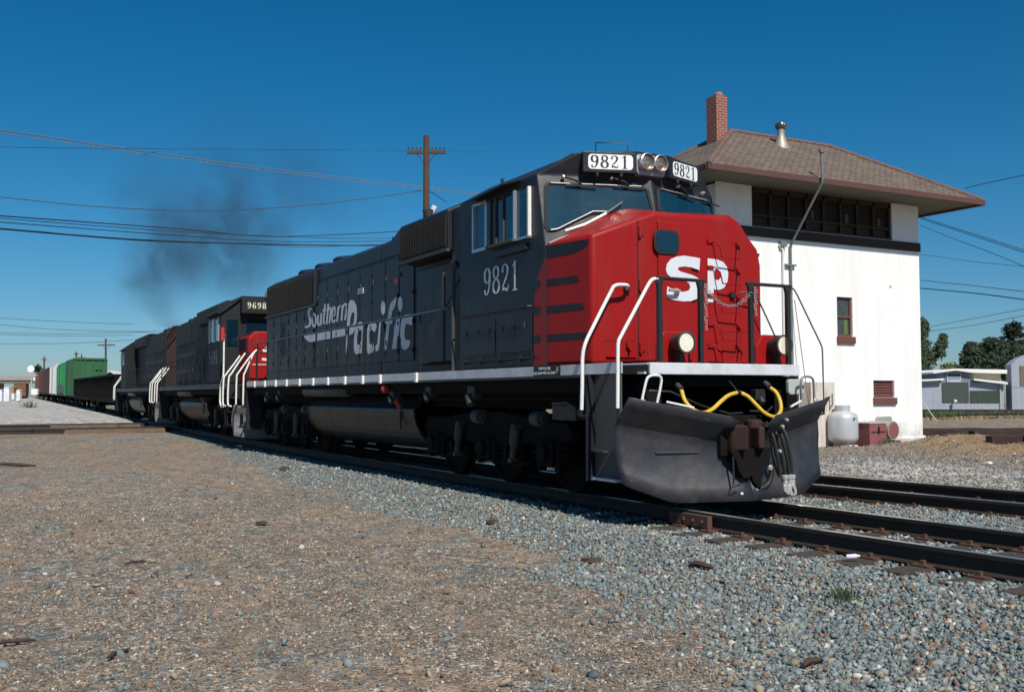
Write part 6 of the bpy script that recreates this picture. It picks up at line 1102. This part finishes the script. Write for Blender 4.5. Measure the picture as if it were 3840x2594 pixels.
for i,(x,y,L,a,h) in enumerate([(-15.2,22.5,3.4,.62,.18),(-12.9,20.6,3.2,.85,.20),(-13.6,23.2,4.6,.95,.22),(-11.3,21.9,3.6,1.25,.24),(-10.3,19.0,3.2,1.05,.17),(-9.6,20.6,3.4,1.38,.20),(-8.9,18.2,2.9,1.45,.15),(-8.4,20.2,3.2,1.1,.18)]):
    timber(x,y,L,a,h,.30,['dark timber nearest the tower corner in the far row','second dark timber from the tower corner','long thick timber at the back of the pile','tall timber in the middle of the pile','low timber in front of the pile','timber right of the middle of the pile','short timber in front near the dry grass','timber at the right end of the pile'][i])
for i,(x,y,L,a,h) in enumerate([(-5.2,13.1,1.5,1.1,.20),(-4.7,13.6,1.3,1.35,.30)]):
    timber(x,y,L,a,h,.3,['charred stub of timber in the dry grass by the right edge','upper charred stub resting behind the other by the right edge'][i],z=.02+.06*i)
PIL=None
def litter(name,label,cat,x,y,pts,m_,h=.03,rz=0):
    o=MB().prism(pts,'z',0,h).build(name,m_,None,bevel=.004); o.location=(x,y,gz(x,y)+.03); o.rotation_euler=(random.uniform(-.1,.1),random.uniform(-.2,.2),rz); tag(o,label,cat); return o
PAP=mat('white_litter',(.75,.74,.72),.7,var=.1)
litter('crumpled_paper','white scrap of paper on the dry mound near the right edge','litter',-3.4,9.5,[(-.06,-.07),(.05,-.06),(.08,.02),(.0,.08),(-.07,.04)],PAP,.035)
BKS_=mat('dark_bark',(.06,.035,.025),.9,var=.4,bump=.4)
def stick(label,x,y,L,r,rz):
    m=MB(); m.tube([(-L/2,0,0),(-L/6,L*.04,.012),(L/5,-L*.02,.008),(L/2,L*.03,0)],[r*.6,r,r*.9,r*.5],6); o=m.build('wood_fragment',BKS_,None); o.location=(x,y,gz(x,y)+r+.008); o.rotation_euler=(0,.05,rz); tag(o,label,'wood scrap')
for lab,x,y,L,r,a in [('dark splinter of wood on the ballast, nearest the joint bar',2.13,-2.15,.24,.03,.4),('broken brown stick at the bottom left corner of the dirt',1.93,-7.94,.30,.016,1.9),('thin brown stick on the dirt above the bottom left corner',-1.14,-6.72,.30,.014,2.2),('short dark stick far left on the dirt before the crossing',-17.1,-7.3,1.0,.05,1.2),('brown stick on the dirt by the bottom edge, left of centre',2.55,-7.34,.26,.016,2.5),('long dark chip lying among gravel at the bottom, right of centre',4.95,-3.55,.26,.022,1.9)]: stick(lab,x,y,L,r,a)
def lump(lab,x,y,s):
    m=MB(); m.lathe([(.0,-.02),(s,.0),(s*.8,s*.45),(0,s*.6)],(0,0,0),(0,0,1),9); o=m.build('bark_lump',BKS_,None)
    for v in o.data.vertices: v.co.x*=1.6*random.uniform(.8,1.2); v.co.y*=random.uniform(.7,1.2)
    o.location=(x,y,gz(x,y)+.02); o.rotation_euler=(0,0,random.uniform(0,3)); tag(o,lab,'wood scrap')
lump('rusty brown lump of bark on the ballast below the step wells',-1.83,-2.32,.07)
lump('flat brown lump lying where ballast meets dirt, near the middle',.99,-2.62,.075)
lump('small black lump on the ballast far along the train side',-11.9,-2.2,.12)
lump('small dark chip alone on the dirt, left of the middle',-3.46,-4.86,.06)
bt=MB(); bt.lathe([(.0,-.09),(.035,-.09),(.038,-.07),(.038,.05),(.02,.08),(.018,.11),(.0,.11)],(0,0,0),(1,0,0),14); bo=bt.build('crushed_bottle',mat('pale_lilac_plastic',(.62,.62,.72),.25,var=.2),None,smooth=True); bo.scale=(.6,.6,.6); bo.location=(2.95,-1.05,-.135); bo.rotation_euler=(.0,-.1,.9); tag(bo,'pale lilac crushed bottle beside the near rail','bottle')
# ---------------- weeds ----------------
def weed(lab,x,y,h,n,col,sp=.1):
    m=MB()
    for k in range(n):
        a=random.uniform(0,6.3); r=random.uniform(0,sp); x0,y0=r*math.cos(a),r*math.sin(a); l=h*random.uniform(.5,1.1); t=random.uniform(.1,.6)*l; w_=.006+.012*h
        p0=Vector((x0,y0,-.03)); p1=Vector((x0+t*.5*math.cos(a),y0+t*.5*math.sin(a),l*.6)); p2=Vector((x0+t*math.cos(a),y0+t*math.sin(a),l)); s=Vector((-math.sin(a),math.cos(a),0))*w_
        m.add([p0-s,p0+s,p1+s*.9,p1-s*.9,p2],[(0,1,2,3),(3,2,4)])
    o=m.build('weed',mat('weed_green_%d'%(col[1]*1000),col,.8,var=.3,scale=9),None); o.location=(x,y,gz(x,y)); return tag(o,lab,'weed')
weed('small green weed growing in the ballast at lower right',3.82,-2.1,.11,70,(.05,.085,.03),.13)
weed('low green weed at the foot of the red tool box',-9.75,13.9,.28,40,(.10,.14,.06),.15)
for i,(x,y) in enumerate([(-30,43),(-32,47),(-35.5,50.5),(-33,54),(-38,57)]): pass
def grass(name,lab,x0,x1,y0,y1,n,h,col):
    m=MB()
    for k in range(n):
        u=random.random(); x=random.uniform(x0,x1); y=random.uniform(y0,y1); z=gz(x,y) if k%1==0 else 0; l=h*random.uniform(.4,1.2); a=random.uniform(0,3.14); s=Vector((math.cos(a),math.sin(a),0))*.05; p=Vector((x,y,z-.02)); m.add([p-s,p+s,p+Vector((random.uniform(-.1,.1),random.uniform(-.1,.1),l))],[(0,1,2)])
    o=m.build(name,mat('grass_%d_%d'%(col[0]*1000,col[1]*1000),col,.9,var=.35,scale=.6),None); o['kind']='stuff'; o['label']=lab; return o
# strip of grass and dry weeds before the sheds, along the line of sight right of the tower
def strip(name,lab,P,n,h,col):
    m=MB()
    for k in range(n):
        i=random.randrange(len(P)); cx_,cy_,r1,r2=P[i]; a=random.uniform(0,6.3); q=math.sqrt(random.random()); x=cx_+r1*q*math.cos(a)*.88*0+q*math.cos(a)*r1*.47; y=cy_+q*math.cos(a)*r1*.88+q*math.sin(a)*r2*0; x-=q*math.sin(a)*r2*.88; y+=q*math.sin(a)*r2*.47
        z=-.3; l=h*random.uniform(.4,1.2); b=random.uniform(0,3.14); s=Vector((math.cos(b),math.sin(b),0))*.07; p=Vector((x,y,gz(x,y)-.02)); m.add([p-s,p+s,p+Vector((random.uniform(-.1,.1),random.uniform(-.1,.1),l))],[(0,1,2)])
    o=m.build(name,mat('grass_%d_%d'%(col[0]*1000,col[1]*1000),col,.9,var=.35,scale=.6),None); o['kind']='stuff'; o['label']=lab; return o
strip('green_grass','patches of green grass in front of the grey metal sheds',[(-39,54,1.6,3),(-38.5,59,5,3),(-37,65,2.5,3),(-34.5,47,.8,2)],1500,.30,(.07,.12,.035))
strip('dry_grass','dry yellow grass by the tracks in front of the grey metal sheds',[(-30,43,2,1.5),(-31,49,3,2),(-30,52,4,1.5)],900,.2,(.30,.21,.10))
# ---------------- sheds ----------------
COR=mat('grey_corrugated_metal',(.34,.36,.42),.55,metal=.15,var=.1,dirt=(.22,.22,.24),damt=.5,streak=True,dscale=.8)
CRW=mat('white_roof_edge',(.75,.75,.72),.7,var=.05)
ax=Vector((.434,.901,0)).normalized()   # along the facade
sh_rz=math.atan2(ax.y,ax.x)-math.pi/2
S=thing('metal_shed','long low grey metal shed with stepped white roof edges, dark doors and a sign','building',(-50.0,66.6,-.17),sh_rz)
# local: y along facade to the right, x towards the viewer; zero under roof peak
def sx(m_,name,y0,y1,z0,z1,x0=-.2,x1=0,par=S,**k):
    m=MB(); m.box(x0,x1,y0,y1,z0,z1); return m.build(name,m_,par,**k)
def corr(par,y0,y1,z0,z1,x=0.,m_=COR,name='corrugated_wall',zr=None):
    m=MB(); n=max(4,int((y1-y0)/.18)); vs=[]
    for k in range(n+1):
        y=y0+(y1-y0)*k/n; xx=x+(.03 if k%2 else 0); zt=z1 if zr is None else zr(y); vs+=[(xx,y,z0),(xx,y,zt)]
    m.add(vs,[(2*k,2*k+2,2*k+3,2*k+1) for k in range(n)]); return m.build(name,m_,par)
corr(S,-12,-.1,-.1,2.55,zr=lambda y:2.76+.05*y*0-.0+(.12*y if y<0 else 0)*.6)
corr(S,-.1,5.6,-.1,2.5)
m=MB(); m.box(-14,-.05,-12,3.0,-.1,2.4); m.build('shed_body',COR,S)
m=MB(); m.prism([(-12,2.15),(0,2.72),(0,2.86),(-12,2.29)],'x',-14,.55); m.build('left_roof',CRW,S)
m=MB(); m.prism([(-.9,3.42),(1.15,3.72),(5.7,3.62),(5.7,3.28),(2.6,3.36),(1.15,3.56),(-.9,3.30)],'x',-14,.5); m.build('upper_roof',CRW,S)
m=MB(); m.prism([(0,2.5),(2.85,2.5),(2.85,3.36),(1.15,3.56),(0,3.40)],'x',-12,.02); m.build('clerestory_wall',mat('blue_grey_metal',(.16,.19,.23),.6,var=.15),S)
m=MB(); m.box(-12,-.4,2.85,5.6,2.4,3.3); m.build('cream_wall',mat('cream_wall',(.55,.50,.34),.8),S)
m=MB(); m.prism([(2.7,2.86),(5.7,2.52),(5.7,2.34),(2.7,2.70)],'x',-1,.55); m.build('low_roof',CRW,S)
DG=mat('dark_green_metal',(.045,.055,.05),.6,var=.2,streak=True,dirt=(.03,.06,.03),damt=.5)
m=MB(); m.box(.035,.07,.05,2.45,.75,2.52); m.build('dark_wall_panel',DG,S); m=MB(); m.box(.035,.065,2.55,5.15,.72,1.8); m.build('green_wall_panel',mat('green_corrugated',(.028,.045,.028),.6,var=.3,streak=True,dirt=(.02,.08,.035),damt=.5),S)
m=MB(); m.box(.07,.11,.5,1.75,2.56,3.36); sg=m.build('shop_sign',mat('sign_blue_grey',(.20,.27,.33),.5,var=.1),S)
m=MB(); 
for y0,y1,z0,z1 in ((.5,1.75,3.33,3.36),(.5,1.75,2.56,2.59),(.5,.53,2.56,3.36),(1.72,1.75,2.56,3.36)): m.box(.11,.115,y0,y1,z0,z1)
m.build('sign_border',CRW,sg)
m=MB(); m.box(.111,.114,.56,1.69,3.02,3.28); m.build('dark_band',mat('sign_dark_teal',(.02,.045,.05),.6,var=.7,scale=9),sg); m=MB(); m.box(.111,.114,.56,1.69,2.62,2.74); m.build('pale_band',mat('sign_pale',(.42,.48,.55),.6,var=.3,scale=9),sg)
m=MB(); m.tube([(.07,1.1,1.0),(.5,1.0,.95),(.6,1.0,.85)],.05,6); m.lathe([(.05,0),(.15,.1),(.15,.28),(.02,.3)],(.5,1.0,.72),(0,0,1),10); m.build('wall_lamp',CRW,S)
m=MB(); m.box(.0,.12,5.2,5.32,-.1,2.4); m.build('downpipe',COR,S)
G_=thing('metal_shed','tall grey metal shed with rounded gable and a screened window at the right edge','building',(-47.3,72.4,-.17),sh_rz)
gz_=lambda y: min(5.35, 4.2+.85*math.sqrt(max(0,y))*.62+.10*max(0,y)) if y>=0 else 4.1
corr(G_,-.2,9,-.1,5,x=.35,zr=gz_)
P=[(-.2,-.1),(9,-.1)]+[(9-9.2*k/20,gz_(9-9.2*k/20)-.02) for k in range(21)]
m=MB(); m.prism(P,'x',-.6,.33); m.build('shed_body',COR,G_)
m=MB(); m.box(.36,.42,.55,3.2,2.2,3.95); m.build('screened_window',mat('rusty_window_screen',(.15,.12,.09),.9,var=.3),G_)
m=MB(); m.box(.36,.40,-.2,9,2.1,2.16); m.build('sheet_joint',COR,G_)
# ---------------- trees ----------------
TRK=mat('tree_bark',(.10,.075,.055),.9,var=.3,bump=.5)
def leafcloud(mb,blobs,n,sz,cent=.55):
    for (x,y,z,rx_,ry_,rz2) in blobs:
        k=int(n*rx_*rz2)
        for _ in range(k):
            v=Vector((random.gauss(0,1),random.gauss(0,1),random.gauss(0,1))).normalized()*(random.random()**.4)*(1+.25*math.sin(9*random.random()))
            p=Vector((x+v.x*rx_,y+v.y*ry_,z+v.z*rz2)); a=Vector((random.uniform(-1,1),random.uniform(-1,1),random.uniform(-1,1))).normalized(); b=a.orthogonal().normalized(); s=sz*random.uniform(.5,1.3)
            mb.add([p-a*s,p+b*s*.6,p+a*s,p-b*s*.6],[(0,1,2,3)])
def tree(name,lab,x,y,h,blobs,col,n=260,sz=.16,tr=.22,group=None):
    t=thing(name,lab,'tree',(x,y,-.2),0,group); m=MB(); m.tube([(0,0,0),(.1,.05,h*.3),(-.05,.1,h*.6),(0,0,h*.85)],[tr,tr*.8,tr*.5,tr*.15],8)
    for b in blobs: m.tube([(0,.05,min(h*.5,b[2]*.6)),(b[0]*.5,b[1]*.5,b[2]*.8),(b[0],b[1],b[2])],[tr*.4,tr*.25,tr*.08],5)
    m.build('trunk',TRK,t); m=MB(); sub=[]
    for b in blobs:
        for _ in range(7):
            a=random.uniform(0,6.3); e=random.uniform(-.9,1.2); sub.append((b[0]+b[3]*.75*math.cos(a)*math.cos(e),b[1]+b[4]*.75*math.sin(a)*math.cos(e),b[2]+b[5]*.75*math.sin(e),b[3]*.42,b[4]*.42,b[5]*.42))
    leafcloud(m,blobs,n*1.6,sz*1.1); leafcloud(m,sub,n*4.5,sz); m.build('crown',mat('leaves_%d'%(col[1]*1000),col,.8,var=.45,scale=.9),t); return t
fa=ax
def al(x,y,a,b=0): return (x+ax.x*a-b*.9,y+ax.y*a+b*.43)
tree('tall_tree','tall loose tree with a side limb, just right of the white tower','-' and -69.3,88.0,10.3,[(0,-.6,8.9,.8,1.0,1.3),(-.0,-.4,7.0,1.0,1.1,1.3),(0,-.2,5.2,1.1,1.5,1.3),(.7,1.6,6.4,.7,.8,.9),(.9,2.2,7.6,.5,.55,.8),(-.1,0,3.3,1,1.6,1.2)],(.045,.07,.028),200,.2)
x,y=al(-69.3,88,3.2); tree('round_bush_tree','light green bushy tree behind the left end of the shed roof',x,y,4.9,[(0,0,3.6,1.4,1.6,1.3),(.4,1.2,3.4,1.2,1.2,1.1),(-.4,-1.6,2.8,1.2,1.5,1.2)],(.075,.12,.03),200,.18)
for i,(a,h,bl) in enumerate([(5.9,7.6,[(0,0,6.0,1.2,1.4,1.4),(0,.8,4.6,1.5,1.8,1.6),(0,-.6,5.0,1,1.1,1.2)]),(8.2,7.9,[(0,0,6.2,1.5,1.6,1.6),(0,1.0,4.6,1.7,1.9,1.7),(0,-1.,4.8,1.2,1.3,1.5)]),(11.0,7.9,[(0,0,5.8,1.8,1.9,1.6),(0,1.2,4.8,1.7,1.9,1.7),(0,-1.1,4.8,1.5,1.5,1.6)]),(14.0,7.2,[(0,0,5.4,1.8,1.9,1.6),(0,1.2,4.2,1.7,1.9,1.7)])]):
    x,y=al(-69.3,88,a); tree('dark_tree',['dark dense tree at the left of the clump behind the shed','dark dense tree second from the left behind the shed roof','dark dense tree in the middle of the clump, left of the cedar','dark dense tree behind the gabled shed at the right edge'][i],x,y,h,bl,(.022,.042,.02),300,.18,group='dark trees behind the sheds')
# cedar with tiers
x,y=al(-69.3,88,11.5,1.5); t=thing('cedar_tree','tall dark cedar with flat tiers of branches at the right edge','tree',(x,y,-.2)); m=MB(); m.tube([(0,0,0),(0,0,5),(0,0,10.4)],[.35,.22,.04],8)
cr=MB()
for k in range(13):
    z=3.6+k*.5+random.uniform(-.15,.15); r=(1-(k/13)**1.2)*3.3*random.uniform(.8,1.15)+.35
    for j in range(7):
        a=j*.9+k*1.3; rr=r*random.uniform(.65,1.1); e=Vector((math.cos(a)*rr,math.sin(a)*rr,z+random.uniform(-.25,.55))); m.tube([(0,0,z-.2),e*.5+Vector((0,0,z*.5)),e],[.07,.05,.015],4)
        for _ in range(90):
            u=random.uniform(.15,1.05); p=Vector((e.x*u,e.y*u,z+(e.z-z)*u+random.uniform(-.16,.2)))+Vector((random.gauss(0,.16),random.gauss(0,.16),0)); aa=Vector((random.uniform(-1,1),random.uniform(-1,1),random.uniform(-.2,.3))).normalized(); b=aa.orthogonal(); s=.15; cr.add([p-aa*s,p+b*s*.5,p+aa*s,p-b*s*.5],[(0,1,2,3)])
m.build('trunk',TRK,t); cr.build('crown',mat('leaves_cedar',(.02,.035,.018),.85,var=.4),t)
# ---------------- poles and wires ----------------
POL=mat('pole_wood',(.085,.05,.035),.9,var=.3,bump=.5)
def pole(lab,x,y,h,arm,rz,r=.13,z0=-.3,name='utility_pole',ins=True,group=None,armz=None,lean=0):
    t=thing(name,lab,'utility pole',(x,y,z0),rz,group); m=MB(); m.tube([(0,0,0),(0,0,h*.5),(lean,0,h)],[r,r*.9,r*.75],10); m.build('post',POL,t)
    az=armz or h-.7
    if arm:
        m=MB(); m.box(-.05,.05,-arm/2,arm/2,az-.06,az+.06); m.tube([(0,-arm*.28,az),(0,0,az-.5)],.018,5); m.tube([(0,arm*.28,az),(0,0,az-.5)],.018,5); a_=m.build('crossarm',POL,t)
        if ins:
            n=10; m=MB()
            for k in range(n):
                yy=-arm/2+.06+(arm-.12)*k/(n-1)
                if abs(yy)<.12: continue
                m.lathe([(.012,0),(.012,.06),(.035,.065),(.035,.11),(.02,.14)],(0,yy,az+.06),(0,0,1),8)
            m.build('insulators',mat('dark_insulator',(.05,.06,.06),.3),a_)
    return t
rzp=math.atan2(.901,.434)-math.pi/2
pm_=pole('tall wooden pole with one crossarm rising behind the middle of the locomotive',-24.95,6.77,11.45,1.46,math.atan2(1.274,.694)-math.pi/2+.0,.15,-.3,armz=10.82)
m=MB(); m.box(-.10,.12,-.09,.09,-.24,.24); o=m.build('white_pole_box',mat('pale_box',(.62,.60,.60),.6),pm_,bevel=.02); o.rotation_euler=(-.5,0,0); o.location=(-.02,.22,8.55)
WIRE=mat('wire',(.03,.035,.035),.6)
labs=['silvery lashed cable sagging from the upper left edge to behind the cab','thin wire sagging from the left edge to the crossarm pole','short wire dropping right from the crossarm pole to the hood','upper wire of the bundle crossing left of the train','second wire of the bundle crossing left of the train','thickest lowest cable of the bundle crossing left of the train','faint wire between the two upper wires of the bundle','thin loose wire wound below the lowest cable of the bundle','very faint high wire above the smoke']+['distant wire low over the freight cars, number %s from the top'%n for n in ('second','third','fourth','lowest','first')]+['single wire rising right from behind the tower roof','upper service wire leaving the tower under its eave','lower twin of the service wire leaving the tower under its eave','third wire leaving the tower, diving to the right edge','thin wire midway up the sky at the right edge','heavier wire just under it at the right edge','faint wire above the pair at the right edge','faint wire rising right above the cedar','lower faint wire rising right above the cedar','white guy wire slanting to the ground right of the tower']
for i,P in enumerate(WIRES):
    m=MB(); r=[.022,.014,.014,.024,.018,.034,.014,.014,.010]+[.022]*5+[.016,.016,.016,.012,.014,.024,.010,.010,.010,.022]
    Q=catm(P,False,8) if len(P)>2 else [Vector(p) for p in P]
    if i<14 and i!=2: d=(Q[0]-Q[1]).normalized(); Q=[Q[0]+d*25+Vector((0,0,1.2))]+Q
    elif 14<=i<23: d=(Q[-1]-Q[-2]).normalized(); Q=Q+[Q[-1]+d*30]
    m.tube(Q,r[i],6)
    wm=WIRE
    if i==0:
        L_=0
        m.tube([q+Vector((0,0,-.12)) for q in Q],.012,5)
        for k in range(0,len(Q)*4-4):
            q=Q[k//4].lerp(Q[k//4+1],(k%4)/4) if k//4+1<len(Q) else Q[-1]
            if k%8==0: m.tube([q+Vector((0,0,.02)),q+Vector((0,0,-.14))],.018,5)
        wm=mat('silvery_cable',(.20,.20,.19),.5)
    if i==23: wm=mat('white_guy',(.6,.6,.55),.6)
    o=m.build('overhead_cable' if i!=23 else 'guy_wire',wm,None); tag(o,labs[i],'cable' if i!=23 else 'guy wire')
# ---------------- far left ----------------
FW_='far poles beyond the freight cars'
pole('far leaning pole with a wide crossarm, right of the tall green car',-108.3,4.8,8.0,1.9,-.45,.13,-.7+.3,ins=False,group=FW_,armz=7.3,lean=.2)
pole('far bare pole above the brown box cars',-166.4,2.05,8.2,.9,-.45,.16,-.6,ins=False,group=FW_,armz=7.7)
pole('far pole with a short arm above the tall green car',-153.1,5.6,8.6,.7,-.45,.15,-.7,ins=False,group=FW_,armz=8.3)
pole('far pole with a lamp-like top, right of the one above the green car',-174.4,8.25,9.2,1.3,-.45,.14,-.8,ins=False,group=FW_,armz=8.6)
pm=thing('palm_tree','tiny fan palm far away beyond the brown cars','tree',(-211,3.6,0)); m=MB(); m.tube([(0,0,0),(.1,0,3.5),(0,0,6.5)],[.25,.2,.18],6); m.build('trunk',TRK,pm); m=MB()
for k in range(130):
    v=Vector((random.gauss(0,1),random.gauss(0,1),random.gauss(0,.9))).normalized(); p=Vector((0,0,6.7)); s=v.orthogonal().normalized()*.12; e=p+v*random.uniform(.7,1.15); m.add([p-s*.2,e-v*.2-s,e,e-v*.2+s],[(0,1,2,3)])
m.build('crown',mat('palm_leaf',(.04,.07,.04),.8,var=.3),pm)
WB=mat('white_enamel_box',(.72,.74,.74),.6,var=.05)
sg_=thing('signal_mast','white crossing signal mast with a round head and a box, left of the box cars','signal',(-89.98,-3.42,.2),-.4)
m=MB(); m.tube([(0,0,0),(0,0,4.4)],.06,8); m.box(-.07,.07,-.5,.5,2.95,3.05); m.build('mast',mat('grey_mast',(.35,.36,.36),.6),sg_)
m=MB(); m.lathe([(.0,-.05),(.30,-.05),(.32,.0),(.30,.05),(.0,.05)],(.05,-.05,3.55),(1,0,0),16); m.build('round_head',WB,sg_)
m=MB(); m.box(-.2,.2,.05,.60,1.25,1.78); m.build('relay_box',WB,sg_,bevel=.02); m=MB(); m.box(-.12,.12,-.16,.16,.0,.5); m.box(-.05,.12,.2,.35,2.5,2.8); m.build('base',WB,sg_)
bl=['taller white signal cabinet near the left edge','white signal cabinet cut by the left edge','slim white cabinet with an orange mark, right of the taller cabinet','small white cabinet between the taller cabinet and the slim one']
for i,(x,y,w2,h,z) in enumerate([(-139.2,-3.9,.66,1.75,.5),(-139.6,-4.75,.7,1.45,.5),(-135.1,-2.66,.42,1.35,.55),(-157.8,-2.5,.4,.8,.65)]):
    t=thing('signal_cabinet',bl[i],'cabinet',(x,y,z),-.45,'white cabinets by the far track'); m=MB(); m.box(-.3,.3,-w2/2,w2/2,.15,.15+h); m.prism([(-w2/2-.05,.15+h),(w2/2+.05,.15+h),(w2/2+.05,.2+h),(0,.27+h),(-w2/2-.05,.2+h)],'x',-.35,.35); m.build('cabinet_body',WB,t,bevel=.02)
    m=MB(); m.box(-.2,.2,-w2/2+.05,w2/2-.05,-.1,.15); m.build('plinth',BK,t)
    m=MB(); m.box(.30,.31,-w2*.3,w2*.3,.4,.4+h*.5); m.build('door',mat('pale_cabinet_door',(.6,.64,.66),.6),t)
    if i==2: m=MB(); m.box(-.3,.31,-w2/2-.1,-w2/2+.02,.9,1.4); m.build('orange_marker',mat('orange_marker',(.5,.2,.08),.7),t)
OV=thing('road_overpass','long pale concrete road overpass crossing far behind the freight cars','bridge',(-436,8,1.0),.0); CO=mat('beige_concrete',(.30,.26,.22),.85,var=.1)
m=MB(); 
rzo=math.atan2(.88,.474)-math.pi/2; OV.rotation_euler=(0,0,rzo*1.0)
m.box(-5,5,-120,60,6.5,7.3); m.box(4.6,5,-120,60,7.3,8.1); m.build('deck',CO,OV); m=MB(); m.box(-4.5,4.5,-120,60,5.3,6.5); m.build('girders',mat('shaded_girder',(.14,.15,.14),.8),OV)
for k in range(8):
    m=MB(); m.box(-4,4,-80+k*18,-79+k*18,-1,5.3); m.build('pier',CO,OV)
hb=thing('small_house','small far building with a pale gable roof, between the gondola and the green car','building',(-129.3,7.65,.5),-.45); m=MB(); m.box(-3,0,-.85,.85,0,3.4); m.build('wall',mat('grey_house_wall',(.25,.24,.22),.8),hb); m=MB(); m.prism([(-1.05,3.3),(0,3.95),(1.05,3.3),(1.05,3.42),(0,4.1),(-1.05,3.42)],'x',-3.2,.2); m.build('roof',mat('pale_roof',(.6,.58,.55),.8),hb)
for i,(x,y,z,w2,h,c,lab) in enumerate([(-190,-.2,.9,2.0,2.6,(.16,.07,.035),'orange brown boxy shape far down the line under the overpass'),(-176,-2.0,.8,.8,1.9,(.30,.20,.10),'far tan shape beside the white cabinets')]):
    t=thing('maintenance_trailer',lab,'trailer',(x,y,z),-.3); m=MB(); m.box(-1,1,-w2/2,w2/2,.35,h); m.prism([(-w2/2-.05,h),(w2/2+.05,h),(0,h+.25)],'x',-1.05,1.05); m.build('body',mat('trailer_%d'%i,c,.8,var=.2),t,bevel=.03); m=MB(); m.cyl((0,-w2/2,.25),(0,w2/2,.25),.3,12); m.build('wheels',BK,t)
weed('dark weedy clump at the foot of the signal mast',-89.0,-3.6,.7,90,(.03,.045,.025),.8)
# ---------------- exhaust smoke ----------------
def smoke():
    mb=MB(); mb.box(-4.3,4.3,-6.2,11.4,0,14); o=mb.build('exhaust_smoke',MT['wire'],None); o.location=(-44.5,2.0,4.9)
    m=bpy.data.materials.new('smoke'); m.use_nodes=True; t=m.node_tree; N=t.nodes; L=t.links; N.clear(); out=N.new('ShaderNodeOutputMaterial'); pv=N.new('ShaderNodeVolumePrincipled'); pv.inputs['Color'].default_value=(.10,.10,.11,1); pv.inputs['Anisotropy'].default_value=.1
    L.new(pv.outputs[0],out.inputs['Volume']); tc=N.new('ShaderNodeTexCoord')
    n=N.new('ShaderNodeTexNoise'); n.inputs['Scale'].default_value=.62; n.inputs['Detail'].default_value=4; n.inputs['Roughness'].default_value=.6; n.inputs['Distortion'].default_value=.9; L.new(tc.outputs['Object'],n.inputs['Vector'])
    acc=None
    for (x,y,z,r,k) in SM:
        v=N.new('ShaderNodeVectorMath'); v.operation='DISTANCE'; v.inputs[1].default_value=(x,y,z); L.new(tc.outputs['Object'],v.inputs[0])
        q=N.new('ShaderNodeMapRange'); q.interpolation_type='SMOOTHERSTEP'; q.inputs[1].default_value=0; q.inputs[2].default_value=r; q.inputs[3].default_value=k; q.inputs[4].default_value=0; L.new(v.outputs['Value'],q.inputs[0])
        if acc is None: acc=q.outputs[0]
        else: a=N.new('ShaderNodeMath'); a.operation='ADD'; L.new(acc,a.inputs[0]); L.new(q.outputs[0],a.inputs[1]); acc=a.outputs[0]
    r=N.new('ShaderNodeMapRange'); r.inputs[1].default_value=.36; r.inputs[2].default_value=.64; r.inputs[3].default_value=.10; r.inputs[4].default_value=1.8; L.new(n.outputs['Fac'],r.inputs[0])
    mu=N.new('ShaderNodeMath'); mu.operation='MULTIPLY'; L.new(acc,mu.inputs[0]); L.new(r.outputs[0],mu.inputs[1])
    L.new(mu.outputs[0],pv.inputs['Density']); o.data.materials.clear(); o.data.materials.append(m); o['kind']='stuff'; o['label']='thin dark diesel smoke drifting up from the third engine'
SM=[(0,-1.1,.2,.9,.5),(0,-1.6,1.0,1.3,.34),(0,-2.3,2.2,2.3,.22),(0,-1.2,3.6,3.6,.21),(0,1.4,4.4,4.2,.19),(0,3.4,5.4,3.4,.14),(0,-1.6,5.6,3.4,.12),(0,1.2,7.2,3.6,.10),(0,3.2,2.8,2.8,.09),(0,4.6,7.2,3.4,.06),(0,5.2,9.2,4.2,.04),(0,7.4,7.4,3.8,.035),(0,-2.6,7.6,3.2,.05),(0,1.5,10,4,.03)]
smoke()
